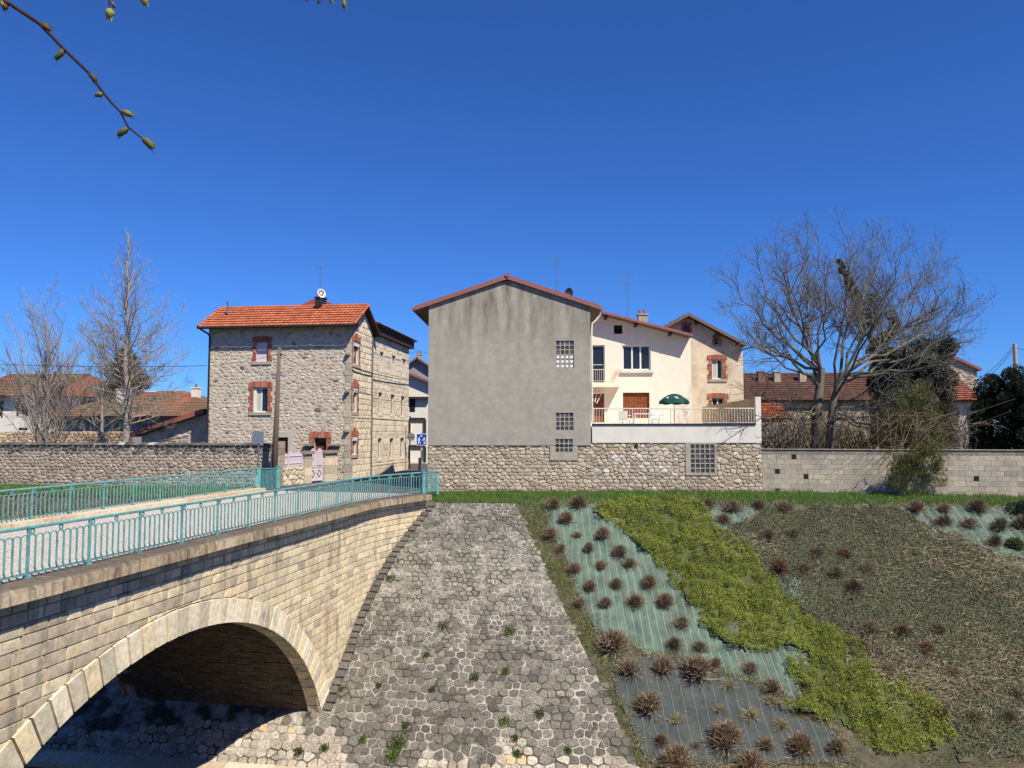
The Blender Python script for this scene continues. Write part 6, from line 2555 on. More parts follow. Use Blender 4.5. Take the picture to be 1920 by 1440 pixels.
def leafy(name, label, cat, parts, matn='leaf'):
    """parts: list of (child name, P, D, L, W, C)"""
    allP = np.concatenate([q[1] for q in parts])
    t = thing(name, (float(allP[:, 0].mean()), float(allP[:, 1].mean()), float(allP[:, 2].min())), label, cat)
    for (nm, P, D, L, W, C) in parts:
        V, Fc, Cc = leaf_quads(P, D, L, W, C, (.4, -.7, .6) if cat == 'ivy' else None)
        mesh_np(nm, V, Fc, Cc, M[matn], t)
    return t


def unit(A):
    return A / (np.linalg.norm(A, axis=1, keepdims=True) + 1e-9)


def cols(pal, n, jit=.2):
    pal = np.array(pal)
    c = pal[nr.integers(0, len(pal), n)]
    return np.clip(c * nr.uniform(1 - jit, 1 + jit, (n, 1)), 0, 1)


def clump_cloud(centers, radii, per, squash=1.0):
    P, D = [], []
    for c, r in zip(centers, radii):
        d = unit(nr.normal(size=(per, 3)))
        rad = r * nr.uniform(.55, 1.0, (per, 1)) ** .5
        P.append(np.array(c) + d * rad * np.array([1, 1, squash]))
        D.append(unit(d + nr.normal(size=(per, 3)) * .5))
    return np.concatenate(P), np.concatenate(D)


IVY = [(0.042, 0.052, 0.026), (0.058, 0.068, 0.034), (0.08, 0.085, 0.048), (0.027, 0.034, 0.018)]
# ivy clad tower of trunks
cent, rad = [], []
RI = random.Random(4)
for k in range(300):
    x = RI.uniform(1642, 1782); y = RI.uniform(648 + 14 * math.sin((x - 1650) / 22.0) + max(0, (x - 1700) * -.0), 830)
    p = at(x, y, 41.0 + RI.uniform(-1.0, 1.0))
    cent.append(tuple(p)); rad.append(RI.uniform(.26, .5))
for k in range(16):
    f = k / 15
    p = at(1648 + 14 * math.sin(f * 5) + 22 * (1 - f), 590 + 70 * f, 41.6); cent.append(tuple(p)); rad.append(RI.uniform(.14, .30))
for k in range(22):
    f = k / 21
    p = at(1572 + 62 * f + RI.uniform(-4, 4), 490 + 120 * f, 40.5); cent.append(tuple(p)); rad.append(.08 + .30 * f * RI.uniform(.4, 1))
for k in range(10):
    p = at(1625 + RI.uniform(-14, 16), RI.uniform(540, 660), 40.8); cent.append(tuple(p)); rad.append(RI.uniform(.2, .4))
P, Dd = clump_cloud(cent, rad, 420)
Dd = unit(Dd + np.array([0, -.2, -.5]))
n = len(P)
ivt = leafy("ivy_clad_trees", "dark ivy covered trunks forming a tall leafy column behind the bare tree", "ivy",
            [("foliage", P, Dd, nr.uniform(.07, .13, n), nr.uniform(.025, .045, n), cols(IVY, n))])
mb = MB()
for x in (1665, 1700, 1740):
    a = at(x, 840, 41.8); b = at(x, 650, 41.8)
    mb.tube([(a.x, 41.8, 0), tuple(b)], [.28, .16], 8, srgb(70, 60, 50), caps=False)
a = at(1650, 680, 41); b = at(1570, 485, 40.5); mb.tube([tuple(a), tuple(b)], [.14, .04], 7, srgb(80, 70, 58), caps=False)
mb.build("trunk", M['bark'], ivt)
# yellow-green bush spilling over the block wall
cent, rad = [], []
for k in range(210):
    x = RI.gauss(1722, 36); y = RI.uniform(715, 918)
    half = (16 + (y - 715) * .42) if y < 830 else (72 if y < 860 else 50)
    if abs(x - 1718) > half:
        continue
    Yd = 35.6 if y < 835 else 33.75
    p = at(x, y, Yd + RI.uniform(-.5, .5) * (1 if y < 835 else .35)); cent.append(tuple(p)); rad.append(RI.uniform(.18, .36) if y < 845 else RI.uniform(.10, .22))
P, Dd = clump_cloud(cent, rad, 190)
Dd = unit(Dd + np.array([0, -.2, -.1])); n = len(P)
BUSH = [(0.10, 0.125, 0.03), (0.14, 0.155, 0.042), (0.075, 0.095, 0.026), (0.17, 0.15, 0.06), (0.055, 0.065, 0.026)]
bt = leafy("overhanging_bush", "yellow green feathery bush spilling over the block wall under the bare tree", "bush",
           [("foliage", P, Dd, nr.uniform(.06, .14, n), nr.uniform(.006, .012, n), cols(BUSH, n))])
mb = MB()
for k in range(150):
    a = at(RI.gauss(1720, 18), 835, 36.0)
    mid = at(RI.gauss(1720, 34), RI.uniform(760, 850), 35.4 + RI.uniform(-.6, .6)); e = at(RI.gauss(1725, 62), RI.uniform(740, 915), 33.5 + RI.uniform(-.4, 1.2))
    mb.tube([tuple(a), tuple(mid), tuple(e)], [.02, .012, .004], 3, srgb(120, 108, 84), caps=False)
mb.build("stems", M['bark'], bt)
# dark conifers on the far right
DK = [(0.016, 0.026, 0.013), (0.024, 0.036, 0.018), (0.034, 0.046, 0.022), (0.012, 0.018, 0.010)]
for (x, y0, y1, hw_, Yd, lab) in ((1858, 708, 862, 26, 38.0, "dark clipped conifer nearest the red roofed house at right"),
                                  (1905, 698, 862, 30, 37.2, "dark clipped conifer at the right edge below the utility pole"),
                                  (1942, 706, 862, 24, 36.6, "dark clipped conifer cut off by the right edge of the view")):
    cent, rad = [], []
    for k in range(85):
        f = RI.random()
        y = y0 + (y1 - y0) * f
        wv = hw_ * (.55 + .5 * min(1, f * 3)) 
        p = at(x + RI.uniform(-wv, wv), y, Yd + RI.uniform(-.7, .7)); cent.append(tuple(p)); rad.append(RI.uniform(.22, .42))
    P, Dd = clump_cloud(cent, rad, 260); Dd = unit(Dd + np.array([0, 0, .9])); n = len(P)
    ct = leafy("conifer", lab, "tree", [("crown", P, Dd, nr.uniform(.08, .15, n), nr.uniform(.016, .03, n), cols(DK, n))])
    mb = MB(); a = at(x, 850, Yd); mb.tube([(a.x, Yd, -.2), (a.x, Yd, at(x, y0 + 30, Yd).z)], [.2, .05], 7, srgb(70, 56, 44), caps=False); mb.build("trunk", M['bark'], ct)
# small dark conifer behind the left trees
cent, rad = [], []
for k in range(120):
    f = RI.random() ** .7
    y = 655 + 105 * f
    p = at(236 + RI.uniform(-1, 1) * (4 + 58 * f), y, 64 + RI.uniform(-2, 2)); cent.append(tuple(p)); rad.append(RI.uniform(.3, .6))
P, Dd = clump_cloud(cent, rad, 130, .6); n = len(P)
ct = leafy("conifer", "dark spreading conifer far behind the tall bare tree at left", "tree", [("crown", P, Dd, nr.uniform(.18, .32, n), nr.uniform(.03, .06, n), cols([(0.03, .045, .025), (.045, .06, .035), (.022, .032, .02)], n))])
mb = MB(); a = at(236, 800, 70); mb.tube([(a.x, 70, 0), (a.x, 70, at(236, 650, 70).z)], [.3, .06], 7, srgb(80, 66, 54), caps=False); mb.build("trunk", M['bark'], ct)
# tangle of bare brushwood behind the block wall
brs = MB()
RBR = random.Random(14)
for k in range(950):
    x = RBR.uniform(1432, 1660) if RBR.random() < .75 else RBR.uniform(1770, 1840)
    Yd = 38.6 + RBR.uniform(-1.4, 3.0)
    a = at(x, 845, Yd); a.z = 0.3
    top = RBR.uniform(745, 835)
    b = at(x + RBR.gauss(0, 60), top, Yd + RBR.uniform(-.6, .6)); m = (a + b) / 2 + vrand(RBR) * .45
    c = srgb(84, 72, 60) if RBR.random() < .6 else srgb(72, 70, 48)
    brs.tube([tuple(a), tuple(m), tuple(b)], [.014, .009, .004], 3, c, caps=False)
    for j in range(6):
        q = m + (b - m) * RBR.random(); e = q + vrand(RBR) * .5
        brs.tube([tuple(q), tuple(e)], [.006, .003], 3, c, caps=False)
tag(brs.build("brushwood", M['bark'], kind="stuff"), "tangle of brown leafless brushwood behind the block wall", "brushwood")

# ------------------------------------------------------------------ grass and ground cover
def pip(poly, X, Y):
    inside = np.zeros(len(X), bool)
    n = len(poly)
    for i in range(n):
        x0, y0 = poly[i]; x1, y1 = poly[(i + 1) % n]
        c = ((y0 > Y) != (y1 > Y)) & (X < (x1 - x0) * (Y - y0) / (y1 - y0 + 1e-12) + x0)
        inside ^= c
    return inside


def px_poly(pts):
    out = []
    for x, y in pts:
        p = ground_at(x, y)
        out.append((p.x, p.y))
    return out


def scatter(poly, dens, wob=0.0):
    xs_ = [p[0] for p in poly]; ys_ = [p[1] for p in poly]
    A = (max(xs_) - min(xs_)) * (max(ys_) - min(ys_))
    n = int(A * dens)
    X = nr.uniform(min(xs_), max(xs_), n); Y = nr.uniform(min(ys_), max(ys_), n)
    k = pip(poly, X + wob * fbm(X, Y, 4.0, 8), Y + wob * fbm(X, Y, 4.0, 9)) if wob else pip(poly, X, Y)
    return X[k], Y[k]


def fbm(X, Y, s, seed=0):
    r = np.random.default_rng(seed)
    o = np.zeros_like(X)
    for k in range(6):
        a = r.uniform(0, 6.28, 3); f = s * 1.7 ** k
        o += (np.sin(X * f * math.cos(a[0]) + Y * f * math.sin(a[0]) + a[1]) * np.sin(-X * f * math.sin(a[0]) * .9 + Y * f * math.cos(a[0]) * 1.1 + a[2])) / 1.35 ** k
    return o / 2.2


def sheet(name, poly, lift, amp, freq, m, step=.09, label=None, cat=None, kind=None, parent=None, seed=1, edge=0.0, fold=0.0):
    xs_ = [p[0] for p in poly]; ys_ = [p[1] for p in poly]
    gx = np.arange(min(xs_) - step, max(xs_) + step, step); gy = np.arange(min(ys_) - step, max(ys_) + step, step)
    X, Y = np.meshgrid(gx, gy)
    cx, cy = (X[:-1, :-1] + step / 2), (Y[:-1, :-1] + step / 2)
    wob = .10 * fbm(cx.ravel(), cy.ravel(), 2.0, seed + 5)
    ins = pip(poly, cx.ravel() + wob, cy.ravel() + wob).reshape(cx.shape)
    Z = zt(X, Y) + lift + amp * fbm(X, Y, freq, seed) + amp * fold * np.sin(X * 19 + 2.2 * fbm(X, Y, 1.2, seed + 3)) * (fbm(X, Y, 1.0, seed + 4) > -.1)
    V = np.stack([X, Y, Z], -1).reshape(-1, 3)
    nxx = X.shape[1]
    J, I = np.nonzero(ins)
    Fc = np.stack([J * nxx + I, J * nxx + I + 1, (J + 1) * nxx + I + 1, (J + 1) * nxx + I], 1)
    used, inv = np.unique(Fc, return_inverse=True)
    o = mesh_np(name, V[used], inv.reshape(Fc.shape), np.ones((len(used), 3)), m, parent, kind)
    if label:
        tag(o, label, cat)
    return o


P_strip = px_poly([(795, 925), (1430, 921), (1926, 929), (1960, 951), (1440, 947), (1000, 946), (965, 950), (830, 944), (795, 938)])
P_margin = px_poly([(965, 948), (1040, 945), (1030, 990), (1062, 1060), (1082, 1130), (1110, 1180), (1140, 1230), (1155, 1290), (1185, 1380), (1215, 1439),
                    (1192, 1439), (1150, 1340), (1120, 1270), (1085, 1200), (1045, 1120), (1010, 1040)])
P_fab1 = px_poly([(1020, 952), (1130, 946), (1200, 1000), (1330, 1150), (1420, 1190), (1520, 1215), (1515, 1262), (1492, 1325), (1440, 1290), (1360, 1270), (1290, 1240), (1230, 1235), (1120, 1185), (1085, 1120), (1062, 1050), (1030, 990)])
P_fab2 = px_poly([(1300, 948), (1440, 950), (1410, 990), (1440, 1010), (1372, 1020), (1330, 985)])
P_fab3 = px_poly([(1670, 950), (1925, 955), (1925, 1052), (1890, 1050), (1850, 1030), (1790, 1010), (1730, 985)])
P_fab4 = px_poly([(1455, 1070), (1505, 1080), (1505, 1135), (1470, 1115)])
P_fabg = px_poly([(1150, 1245), (1230, 1232), (1300, 1240), (1400, 1280), (1470, 1300), (1490, 1345), (1550, 1360), (1580, 1400), (1600, 1438), (1215, 1438), (1185, 1370), (1155, 1300)])
P_green = px_poly([(1112, 962), (1180, 940), (1250, 937), (1310, 940), (1340, 985), (1400, 1030), (1455, 1095), (1480, 1132), (1530, 1160), (1600, 1210), (1650, 1265), (1740, 1315), (1795, 1385), (1730, 1415), (1640, 1405),
                   (1565, 1352), (1500, 1345), (1470, 1325), (1530, 1310), (1480, 1268), (1475, 1240), (1520, 1235), (1500, 1218), (1400, 1225), (1340, 1200), (1290, 1130), (1250, 1080), (1200, 1030), (1160, 990)])
P_dark = px_poly([(1345, 1005), (1440, 955), (1520, 950), (1680, 950), (1740, 1000), (1800, 1022), (1880, 1055), (1926, 1080), (1926, 1420), (1800, 1425), (1795, 1385), (1740, 1315), (1650, 1265), (1600, 1210), (1530, 1160), (1480, 1132), (1455, 1095), (1400, 1030)])

tag(sheet("mulch_sheet", P_fab1, .04, .035, 2.2, M['fabric_green'], .045, fold=.45, kind=None), "pale green striped mulch sheeting beside the stone slope", "sheeting")
tag(sheet("mulch_sheet", P_fab2, .04, .03, 2.2, M['fabric_green'], .045, fold=.45), "green striped mulch sheeting right of the bright green bush at the top", "sheeting")
tag(sheet("mulch_sheet", P_fab3, .05, .06, 1.6, M['fabric_green'], .045, fold=.45), "rumpled green mulch sheeting at the top right of the slope", "sheeting")
tag(sheet("mulch_sheet", P_fab4, .06, .02, 2.2, M['fabric_green'], .045, fold=.45), "small patch of pale sheeting between green and olive ground cover", "sheeting")
tag(sheet("mulch_sheet", P_fabg, .05, .03, 1.5, M['fabric_grey'], .045, fold=.25), "dark grey mulch sheeting at the foot of the slope", "sheeting")

NSL = np.array([0, -SM.s, SM.c])
LIT = []
for poly_ in (P_fab1, P_fab2, P_fab3, P_fabg):
    for i in range(len(poly_)):
        (x0, y0), (x1, y1) = poly_[i], poly_[(i + 1) % len(poly_)]
        m_ = int(math.hypot(x1 - x0, y1 - y0) * 230)
        f_ = nr.random(m_)
        LIT.append(np.stack([x0 + (x1 - x0) * f_ + nr.normal(0, .10, m_), y0 + (y1 - y0) * f_ + nr.normal(0, .10, m_)], 1))
    xs_ = [p[0] for p in poly_]; ys_ = [p[1] for p in poly_]
    q_ = np.stack([nr.uniform(min(xs_), max(xs_), 500), nr.uniform(min(ys_), max(ys_), 500)], 1)
    LIT.append(q_[pip(poly_, q_[:, 0], q_[:, 1])])
LIT = np.concatenate(LIT)
n = len(LIT)
P = np.stack([LIT[:, 0], LIT[:, 1], zt(LIT[:, 0], LIT[:, 1]) + .075], 1)
D = unit(nr.normal(size=(n, 3)) * np.array([1, .7, .7]) + NSL * .35)
C = cols([(0.30, .24, .15), (.20, .16, .11), (.13, .14, .05), (.10, .12, .04), (.38, .31, .2)], n)
V, Fc, Cc = blades(P, D, nr.uniform(.06, .2, n), np.full(n, .007), C)
LITTER = (V, Fc, Cc)
GRASS = [(0.08, 0.19, 0.024), (0.11, 0.22, 0.032), (0.065, 0.15, 0.02), (0.16, 0.25, 0.055)]
STRAW = [(0.36, 0.29, 0.18), (0.28, 0.22, 0.13), (0.42, 0.35, 0.24)]


def grass(name, poly, dens, hmin, hmax, label, pal=GRASS, straw=.06, w=.006, nrm=(0, -.1, 1), spread=.45, lift=0.0, cat="grass", extra=None):
    X, Y = scatter(poly, dens)
    n = len(X)
    Z = zt(X, Y) + lift
    Pn = np.stack([X, Y, Z], 1)
    Dn = unit(np.array(nrm) + nr.normal(size=(n, 3)) * spread * np.array([1, 1, .4]))
    C = cols(pal, n, .25)
    k = nr.random(n) < straw
    C[k] = cols(STRAW, int(k.sum()))
    f = .75 + .5 * np.clip(fbm(X, Y, 1.8, 3), -.8, .8)
    V, Fc, Cc = blades(Pn, Dn, nr.uniform(hmin, hmax, n) * f, nr.uniform(.6, 1.3, n) * w, C)
    o = mesh_np(name, V, Fc, Cc, M['grass'], kind="stuff")
    return tag(o, label, cat)


tag(mesh_np("straw_litter", *LITTER, M['twig'], kind="stuff"), "straw and twig litter along the edges of the mulch sheeting", "litter")
grass("grass_strip", P_strip, 520, .10, .30, "strip of fresh green grass along the foot of the walls", w=.009, spread=.35)
grass("grass_margin", P_margin, 2000, .06, .20, "narrow margin of grass and straw along the edge of the stone slope", straw=.40, nrm=(0, -.5, .8), spread=.6, w=.009,
      pal=[(0.15, 0.26, 0.045), (0.20, 0.28, 0.065), (0.14, 0.18, 0.055)])
P_gap = px_poly([(1470, 1330), (1560, 1350), (1640, 1405), (1730, 1415), (1800, 1400), (1926, 1420), (1926, 1439), (1590, 1439), (1575, 1395), (1545, 1362)])
grass("slope_straw", P_gap, 900, .08, .24, "straw and dull green grass along the bottom edge of the planted slope", straw=.6, nrm=(0, -.5, .8), spread=.8, w=.008, pal=[(0.12, 0.15, 0.045), (0.15, 0.16, 0.07), (0.10, 0.11, 0.05)])
P_left = [(-34, 38), (-12.5, 35.2), (-12.0, 37.8), (-13, 38.5), (-34, 41.4)]
grass("grass_bank", P_left, 240, .08, .2, "green grass along the foot of the long garden wall", w=.012)
P_left2 = [(-36, 27.0), (-11.2, 24.0), (-11.6, 34.2), (-12.6, 35.2), (-34, 38.2)]
grass("bank_scrub", P_left2, 200, .08, .26, "dull brown scrub covering the river bank behind the bridge", w=.014, spread=.8, straw=.25, nrm=(0, -.5, .8),
      pal=[(0.06, 0.062, 0.04), (0.08, 0.07, 0.045), (0.05, 0.055, 0.035)], cat="scrub")


def carpet(name, poly, dens, label, pal, lift, hgt, leafL, leafW, seed, edge_soft=.3, base_col=None, straw=0.0, cat="ground cover", clumpy=.5, nrm_w=.9, holes=9.0):
    mb_ = sheet(name + "_base", poly, lift * .35, hgt * .30, 2.3, M['cover_base' if base_col is None else base_col], .10, seed=seed, kind="stuff")
    tag(mb_, label.replace("mat", "underlayer"), cat)
    X, Y = scatter(poly, dens, .34)
    hk = fbm(X, Y, 2.6, seed + 20) + .35 * fbm(X, Y, 8.0, seed + 21) < holes + nr.uniform(-.1, .1, len(X))
    X, Y = X[hk], Y[hk]
    n = len(X)
    h = lift * .4 + hgt * (.35 + clumpy * fbm(X, Y, 2.3, seed)) + hgt * .22 * fbm(X, Y, 9.0, seed + 1)
    h = np.maximum(h, .02) * nr.uniform(.55, 1.05, n)
    P = np.stack([X, Y, zt(X, Y)], 1) + NSL * h[:, None]
    D = unit(NSL * nrm_w * .3 + np.array([0, 0, .15]) + nr.normal(size=(n, 3)) * .75)
    C = cols(pal, n, .22)
    tint = 1 + .30 * fbm(X, Y, 1.1, seed + 2) + .18 * fbm(X, Y, 5.0, seed + 6)
    C = C * tint[:, None]
    V, Fc, Cc = leaf_quads(P, D, nr.uniform(.6, 1.2, n) * leafL, nr.uniform(.6, 1.2, n) * leafW, C, NSL)
    o = mesh_np(name, V, Fc, Cc, M['leaf'], kind="stuff")
    tag(o, label, cat)
    if straw:
        ns_ = int(n * straw)
        k = nr.integers(0, n, ns_)
        Ps = P[k] + NSL * .03
        Ds = unit(nr.normal(size=(ns_, 3)) * np.array([1, .6, .6]) + NSL * .25)
        V, Fc, Cc = blades(Ps, Ds, nr.uniform(.12, .42, ns_), np.full(ns_, .007), cols(STRAW + [(0.22, .18, .13)], ns_))
        tag(mesh_np("dry_stalks", V, Fc, Cc, M['twig'], kind="stuff"), "pale dry stalks lying over the " + label.split(" ", 1)[1], "dry grass")


M['cover_base'] = mat("under_foliage", (0.07, 0.085, 0.025), 0.95, .4, 6, .8, 20, bdist=.05)
M['cover_dark'] = mat("under_scrub", (0.085, 0.088, 0.055), 0.95, .4, 6, .8, 20, bdist=.05)
carpet("green_shrub_mat", P_green, 3000, "bright yellow green creeping shrub mat running down the slope",
       [(0.19, 0.245, 0.03), (0.25, 0.295, 0.04), (0.14, 0.19, 0.026), (0.085, 0.12, 0.02), (0.30, 0.29, 0.055)], .24, .36, .075, .0115, 11, straw=.008, clumpy=.95, holes=.40)
carpet("olive_shrub_mat", P_dark, 1050, "dull olive creeping shrub mat covering the right of the slope",
       [(0.10, 0.112, 0.055), (0.085, 0.098, 0.048), (0.125, 0.128, 0.072), (0.065, 0.078, 0.037), (0.16, 0.145, 0.09)], .16, .15, .075, .017, 13, base_col='cover_dark', straw=.012, clumpy=.5)
# straw patches over the olive cover
for (x, y, rx, ry, nn) in ((1740, 1040, 120, 60, 1500), (1690, 1265, 60, 50, 1300), (1790, 1290, 90, 60, 1600), (1860, 1240, 60, 60, 900), (1640, 1230, 40, 30, 500), (1850, 1080, 70, 60, 900), (1430, 1030, 30, 16, 400)):
    c = ground_at(x, y); e = ground_at(min(1918, x + rx), y); q = ground_at(x, y + ry)
    X = nr.normal(c.x, abs(e.x - c.x) * .6 + .1, nn); Y = nr.normal(c.y, abs(q.y - c.y) * .6 + .1, nn)
    P = np.stack([X, Y, zt(X, Y) + .14], 1)
    D = unit(nr.normal(size=(nn, 3)) * np.array([1, .5, .5]) + NSL * .3 + np.array([0, -.4, -.3]))
    V, Fc, Cc = blades(P, D, nr.uniform(.15, .4, nn), np.full(nn, .0075), cols(STRAW, nn))
    tag(mesh_np("dry_grass", V, Fc, Cc, M['twig'], kind="stuff"), "patches of pale dry grass among the olive ground cover", "dry grass")
# weeds between the pitching stones
wd = [(745, 1400, 26, .5), (735, 1425, 20, .5), (560, 1418, 14, .4), (608, 1408, 10, .3), (680, 1392, 9, .3), (810, 1300, 8, .35), (890, 1275, 12, .3), (948, 1265, 9, .5), (710, 1290, 8, .3), (800, 1235, 9, .3),
      (955, 1187, 16, .25), (965, 1390, 10, .3), (970, 1420, 10, .3), (1065, 1415, 9, .3), (675, 1170, 9, .3), (730, 1090, 12, .2), (945, 1360, 12, .3), (1010, 1345, 12, .25), (760, 1365, 10, .3), (640, 1298, 9, .3), (830, 1180, 14, .2)]
# moss and seedlings lodged in the joints
m_ = 5200
U_ = nr.uniform(-7, 4, m_); V_ = nr.uniform(0, VTOP, m_)
kk = [keep_pitch(float(a), float(b)) and float(a) > face_x(SM(float(a), float(b))) + .2 for a, b in zip(U_, V_)]
U_, V_ = U_[kk], V_[kk]
kk = fbm(U_, V_, 1.1, 31) + .5 * fbm(U_, V_, 3.0, 32) > .28
Pm = np.array([tuple(SM(float(a), float(b), .05)) for a, b in zip(U_[kk], V_[kk])])
Pm = np.repeat(Pm, 5, axis=0) + nr.normal(0, .035, (len(Pm) * 5, 3))
nm = len(Pm)
Vv, Ff, Cc = leaf_quads(Pm, unit(NSL * .6 + nr.normal(size=(nm, 3)) * .7), nr.uniform(.02, .06, nm), nr.uniform(.006, .014, nm), cols([(.07, .09, .03), (.10, .12, .04), (.05, .07, .025), (.14, .13, .07)], nm, .3), NSL)
tag(mesh_np("joint_moss", Vv, Ff, Cc, M['leaf'], kind="stuff"), "moss and seedlings scattered in the joints of the stone slope", "moss")
WL = ["largest leafy weed clump at the foot of the stone slope", "weed clump just below the largest one at the slope foot", "weed clump by the ledge right of the arch", "small grassy weed right of the ledge clump", "small weed left of the largest weed clump",
      "weed in the middle of the slope left of a pair of tufts", "weed tuft in the middle of the slope among pale joints", "bright yellow green weed right of the slope middle", "weed close to the arch ring on the slope", "weed above the arch springing on the slope",
      "broad low weed right on the upper middle slope", "weed above the pale stones at the lower right", "weed among the pale stones at the slope bottom", "rightmost weed among the pale bottom stones", "weed beside the edging stones near the bridge face", "small weed high on the slope near the bridge",
      "low weed below the slope middle", "low weed right of the lower slope middle", "weed above the largest weed clump", "weed touching the foot of the bridge ring", "sparse weed on the upper slope centre"]
for i, (x, y, s, hh) in enumerate(wd):
    c = ground_at(x, y)
    nn = int(22 * s)
    r = s / FPX * c.y * (.8 if i in (0, 1, 2) else 1.0)
    X = c.x + np.clip(nr.normal(0, r * .4, nn), -r * .8, r * .8); Y = c.y + np.clip(nr.normal(0, r * .35, nn), -r * .7, r * .7)
    P = np.stack([X, Y, zt(X, Y) + .06], 1)
    D = unit(NSL * .8 + np.array([0, 0, .5]) + nr.normal(size=(nn, 3)) * .6)
    V, Fc, Cc = leaf_quads(P, D, nr.uniform(.035, .11, nn) * (hh + .6), nr.uniform(.006, .018, nn), cols([[(0.08, .15, .028), (.06, .10, .025), (.11, .16, .035)], [(.12, .19, .03), (.16, .22, .04), (.08, .13, .03)], [(.09, .12, .04), (.14, .14, .06), (.07, .09, .03)]][i % 3], nn, .3))
    tag(mesh_np("weed_clump", V, Fc, Cc, M['leaf'], kind=None), WL[i], "weed", "weeds in the stone slope")

# ------------------------------------------------------------------ shrubs planted through the sheeting
def shrub_mesh(seed, n, pal, tall=.9, spread=1.0, wid=.0075):
    r = np.random.default_rng(seed)
    th = r.uniform(0, 2 * math.pi, n); ph = np.abs(r.normal(0, .62 * spread, n)).clip(0, 1.45)
    d = np.stack([np.sin(ph) * np.cos(th), np.sin(ph) * np.sin(th), np.cos(ph) * tall], 1)
    L = .5 * r.uniform(.8, 1.04, n)
    base = np.stack([r.normal(0, .05, n), r.normal(0, .05, n), np.zeros(n)], 1)
    mid = base + d * L[:, None] * .55 + r.normal(0, .02, (n, 3))
    tip = mid + unit(d + np.array([0, 0, .35]) + r.normal(0, .25, (n, 3))) * L[:, None] * .5
    side = unit(np.cross(d, r.normal(size=(n, 3))))
    w = wid
    V = np.stack([base - side * w, base + side * w, mid + side * w * .9, mid - side * w * .9, tip + side * w * .4, tip - side * w * .4], 1).reshape(-1, 3)
    k = np.arange(n) * 6
    F1 = np.stack([k, k + 1, k + 2, k + 3], 1); F2 = np.stack([k + 3, k + 2, k + 4, k + 5], 1)
    # side twigs
    m = n
    q = r.integers(0, n, m)
    p0 = mid[q] + (tip[q] - mid[q]) * r.uniform(0, .8, (m, 1)); e = p0 + unit(d[q] + r.normal(0, .7, (m, 3))) * .13
    s2 = unit(np.cross(e - p0, r.normal(size=(m, 3)))) * w * .7
    V2 = np.stack([p0 - s2, p0 + s2, e + s2 * .4, e - s2 * .4], 1).reshape(-1, 3)
    k2 = 6 * n + np.arange(m) * 4
    F3 = np.stack([k2, k2 + 1, k2 + 2, k2 + 3], 1)
    V = np.concatenate([V, V2]); Fc = np.concatenate([F1, F2, F3])
    C = np.repeat(np.array(pal)[r.integers(0, len(pal), n)], 6, axis=0)
    C2 = np.repeat(np.array(pal)[r.integers(0, len(pal), m)] * 1.15, 4, axis=0)
    me = bpy.data.meshes.new("shrub")
    nf = len(Fc)
    me.vertices.add(len(V)); me.vertices.foreach_set("co", V.astype(np.float32).ravel())
    me.loops.add(nf * 4); me.loops.foreach_set("vertex_index", Fc.astype(np.int32).ravel())
    me.polygons.add(nf); me.polygons.foreach_set("loop_start", np.arange(0, nf * 4, 4, dtype=np.int32)); me.polygons.foreach_set("loop_total", np.full(nf, 4, dtype=np.int32))
    me.update(calc_edges=True)
    set_tone(me, np.concatenate([C, C2]))
    me.materials.append(M['twig'])
    return me


BRN = [(0.23, 0.165, 0.11), (0.28, 0.205, 0.14), (0.17, 0.12, 0.08), (0.36, 0.28, 0.20), (0.13, 0.095, 0.062)]
BRG = [(0.20, 0.155, 0.10), (0.25, 0.195, 0.13), (0.15, 0.135, 0.075), (0.17, 0.13, 0.085)]
RED = [(0.15, 0.085, 0.058), (0.115, 0.068, 0.048), (0.19, 0.12, 0.082)]
STR = [(0.40, 0.32, 0.2), (0.34, 0.27, 0.16), (0.28, 0.24, 0.12), (0.16, .16, .06)]
SHR = {'b': [shrub_mesh(100 + i, 480 + 70 * i, BRN, .75 + .07 * i, .85 + .06 * i) for i in range(6)], 'g': [shrub_mesh(200 + i, 330 + 60 * i, BRG if i % 2 else BRN, .65 + .07 * i, .9 + .08 * i) for i in range(6)],
       'r': [shrub_mesh(300 + i, 260 + 50 * i, RED if i % 2 else BRG, .5 + .08 * i, 1.2 + .05 * i) for i in range(5)], 's': [shrub_mesh(400 + i, 170, STR, .45, 1.5, .007) for i in range(3)]}
ORD = ["first", "second", "third", "fourth", "fifth", "sixth", "seventh", "eighth", "ninth", "tenth"]


def plant(x, y, s, kind, label, cat="shrub", group=None):
    s *= RI.uniform(.78, 1.12) if kind != 's' else 1.0
    p = ground_at(x, y + s * .22)
    me = RI.choice(SHR[kind])
    o = link("dormant_shrub" if kind != 's' else "grass_tuft", me, (p.x, p.y, float(zt(p.x, p.y)) + .03))
    sc_ = s / FPX * p.y * 1.22
    o.scale = (sc_ * RI.uniform(.9, 1.1), sc_ * RI.uniform(.9, 1.1), sc_ * RI.uniform(.9, 1.1))
    o.rotation_euler = (RI.uniform(.15, .4), RI.uniform(-.15, .15), RI.uniform(0, 6.28))
    o.rotation_euler = (Matrix.Rotation(.35, 3, 'X') @ Matrix.Rotation(RI.uniform(0, 6.28), 3, 'Z')).to_euler()
    tag(o, label, cat, group)


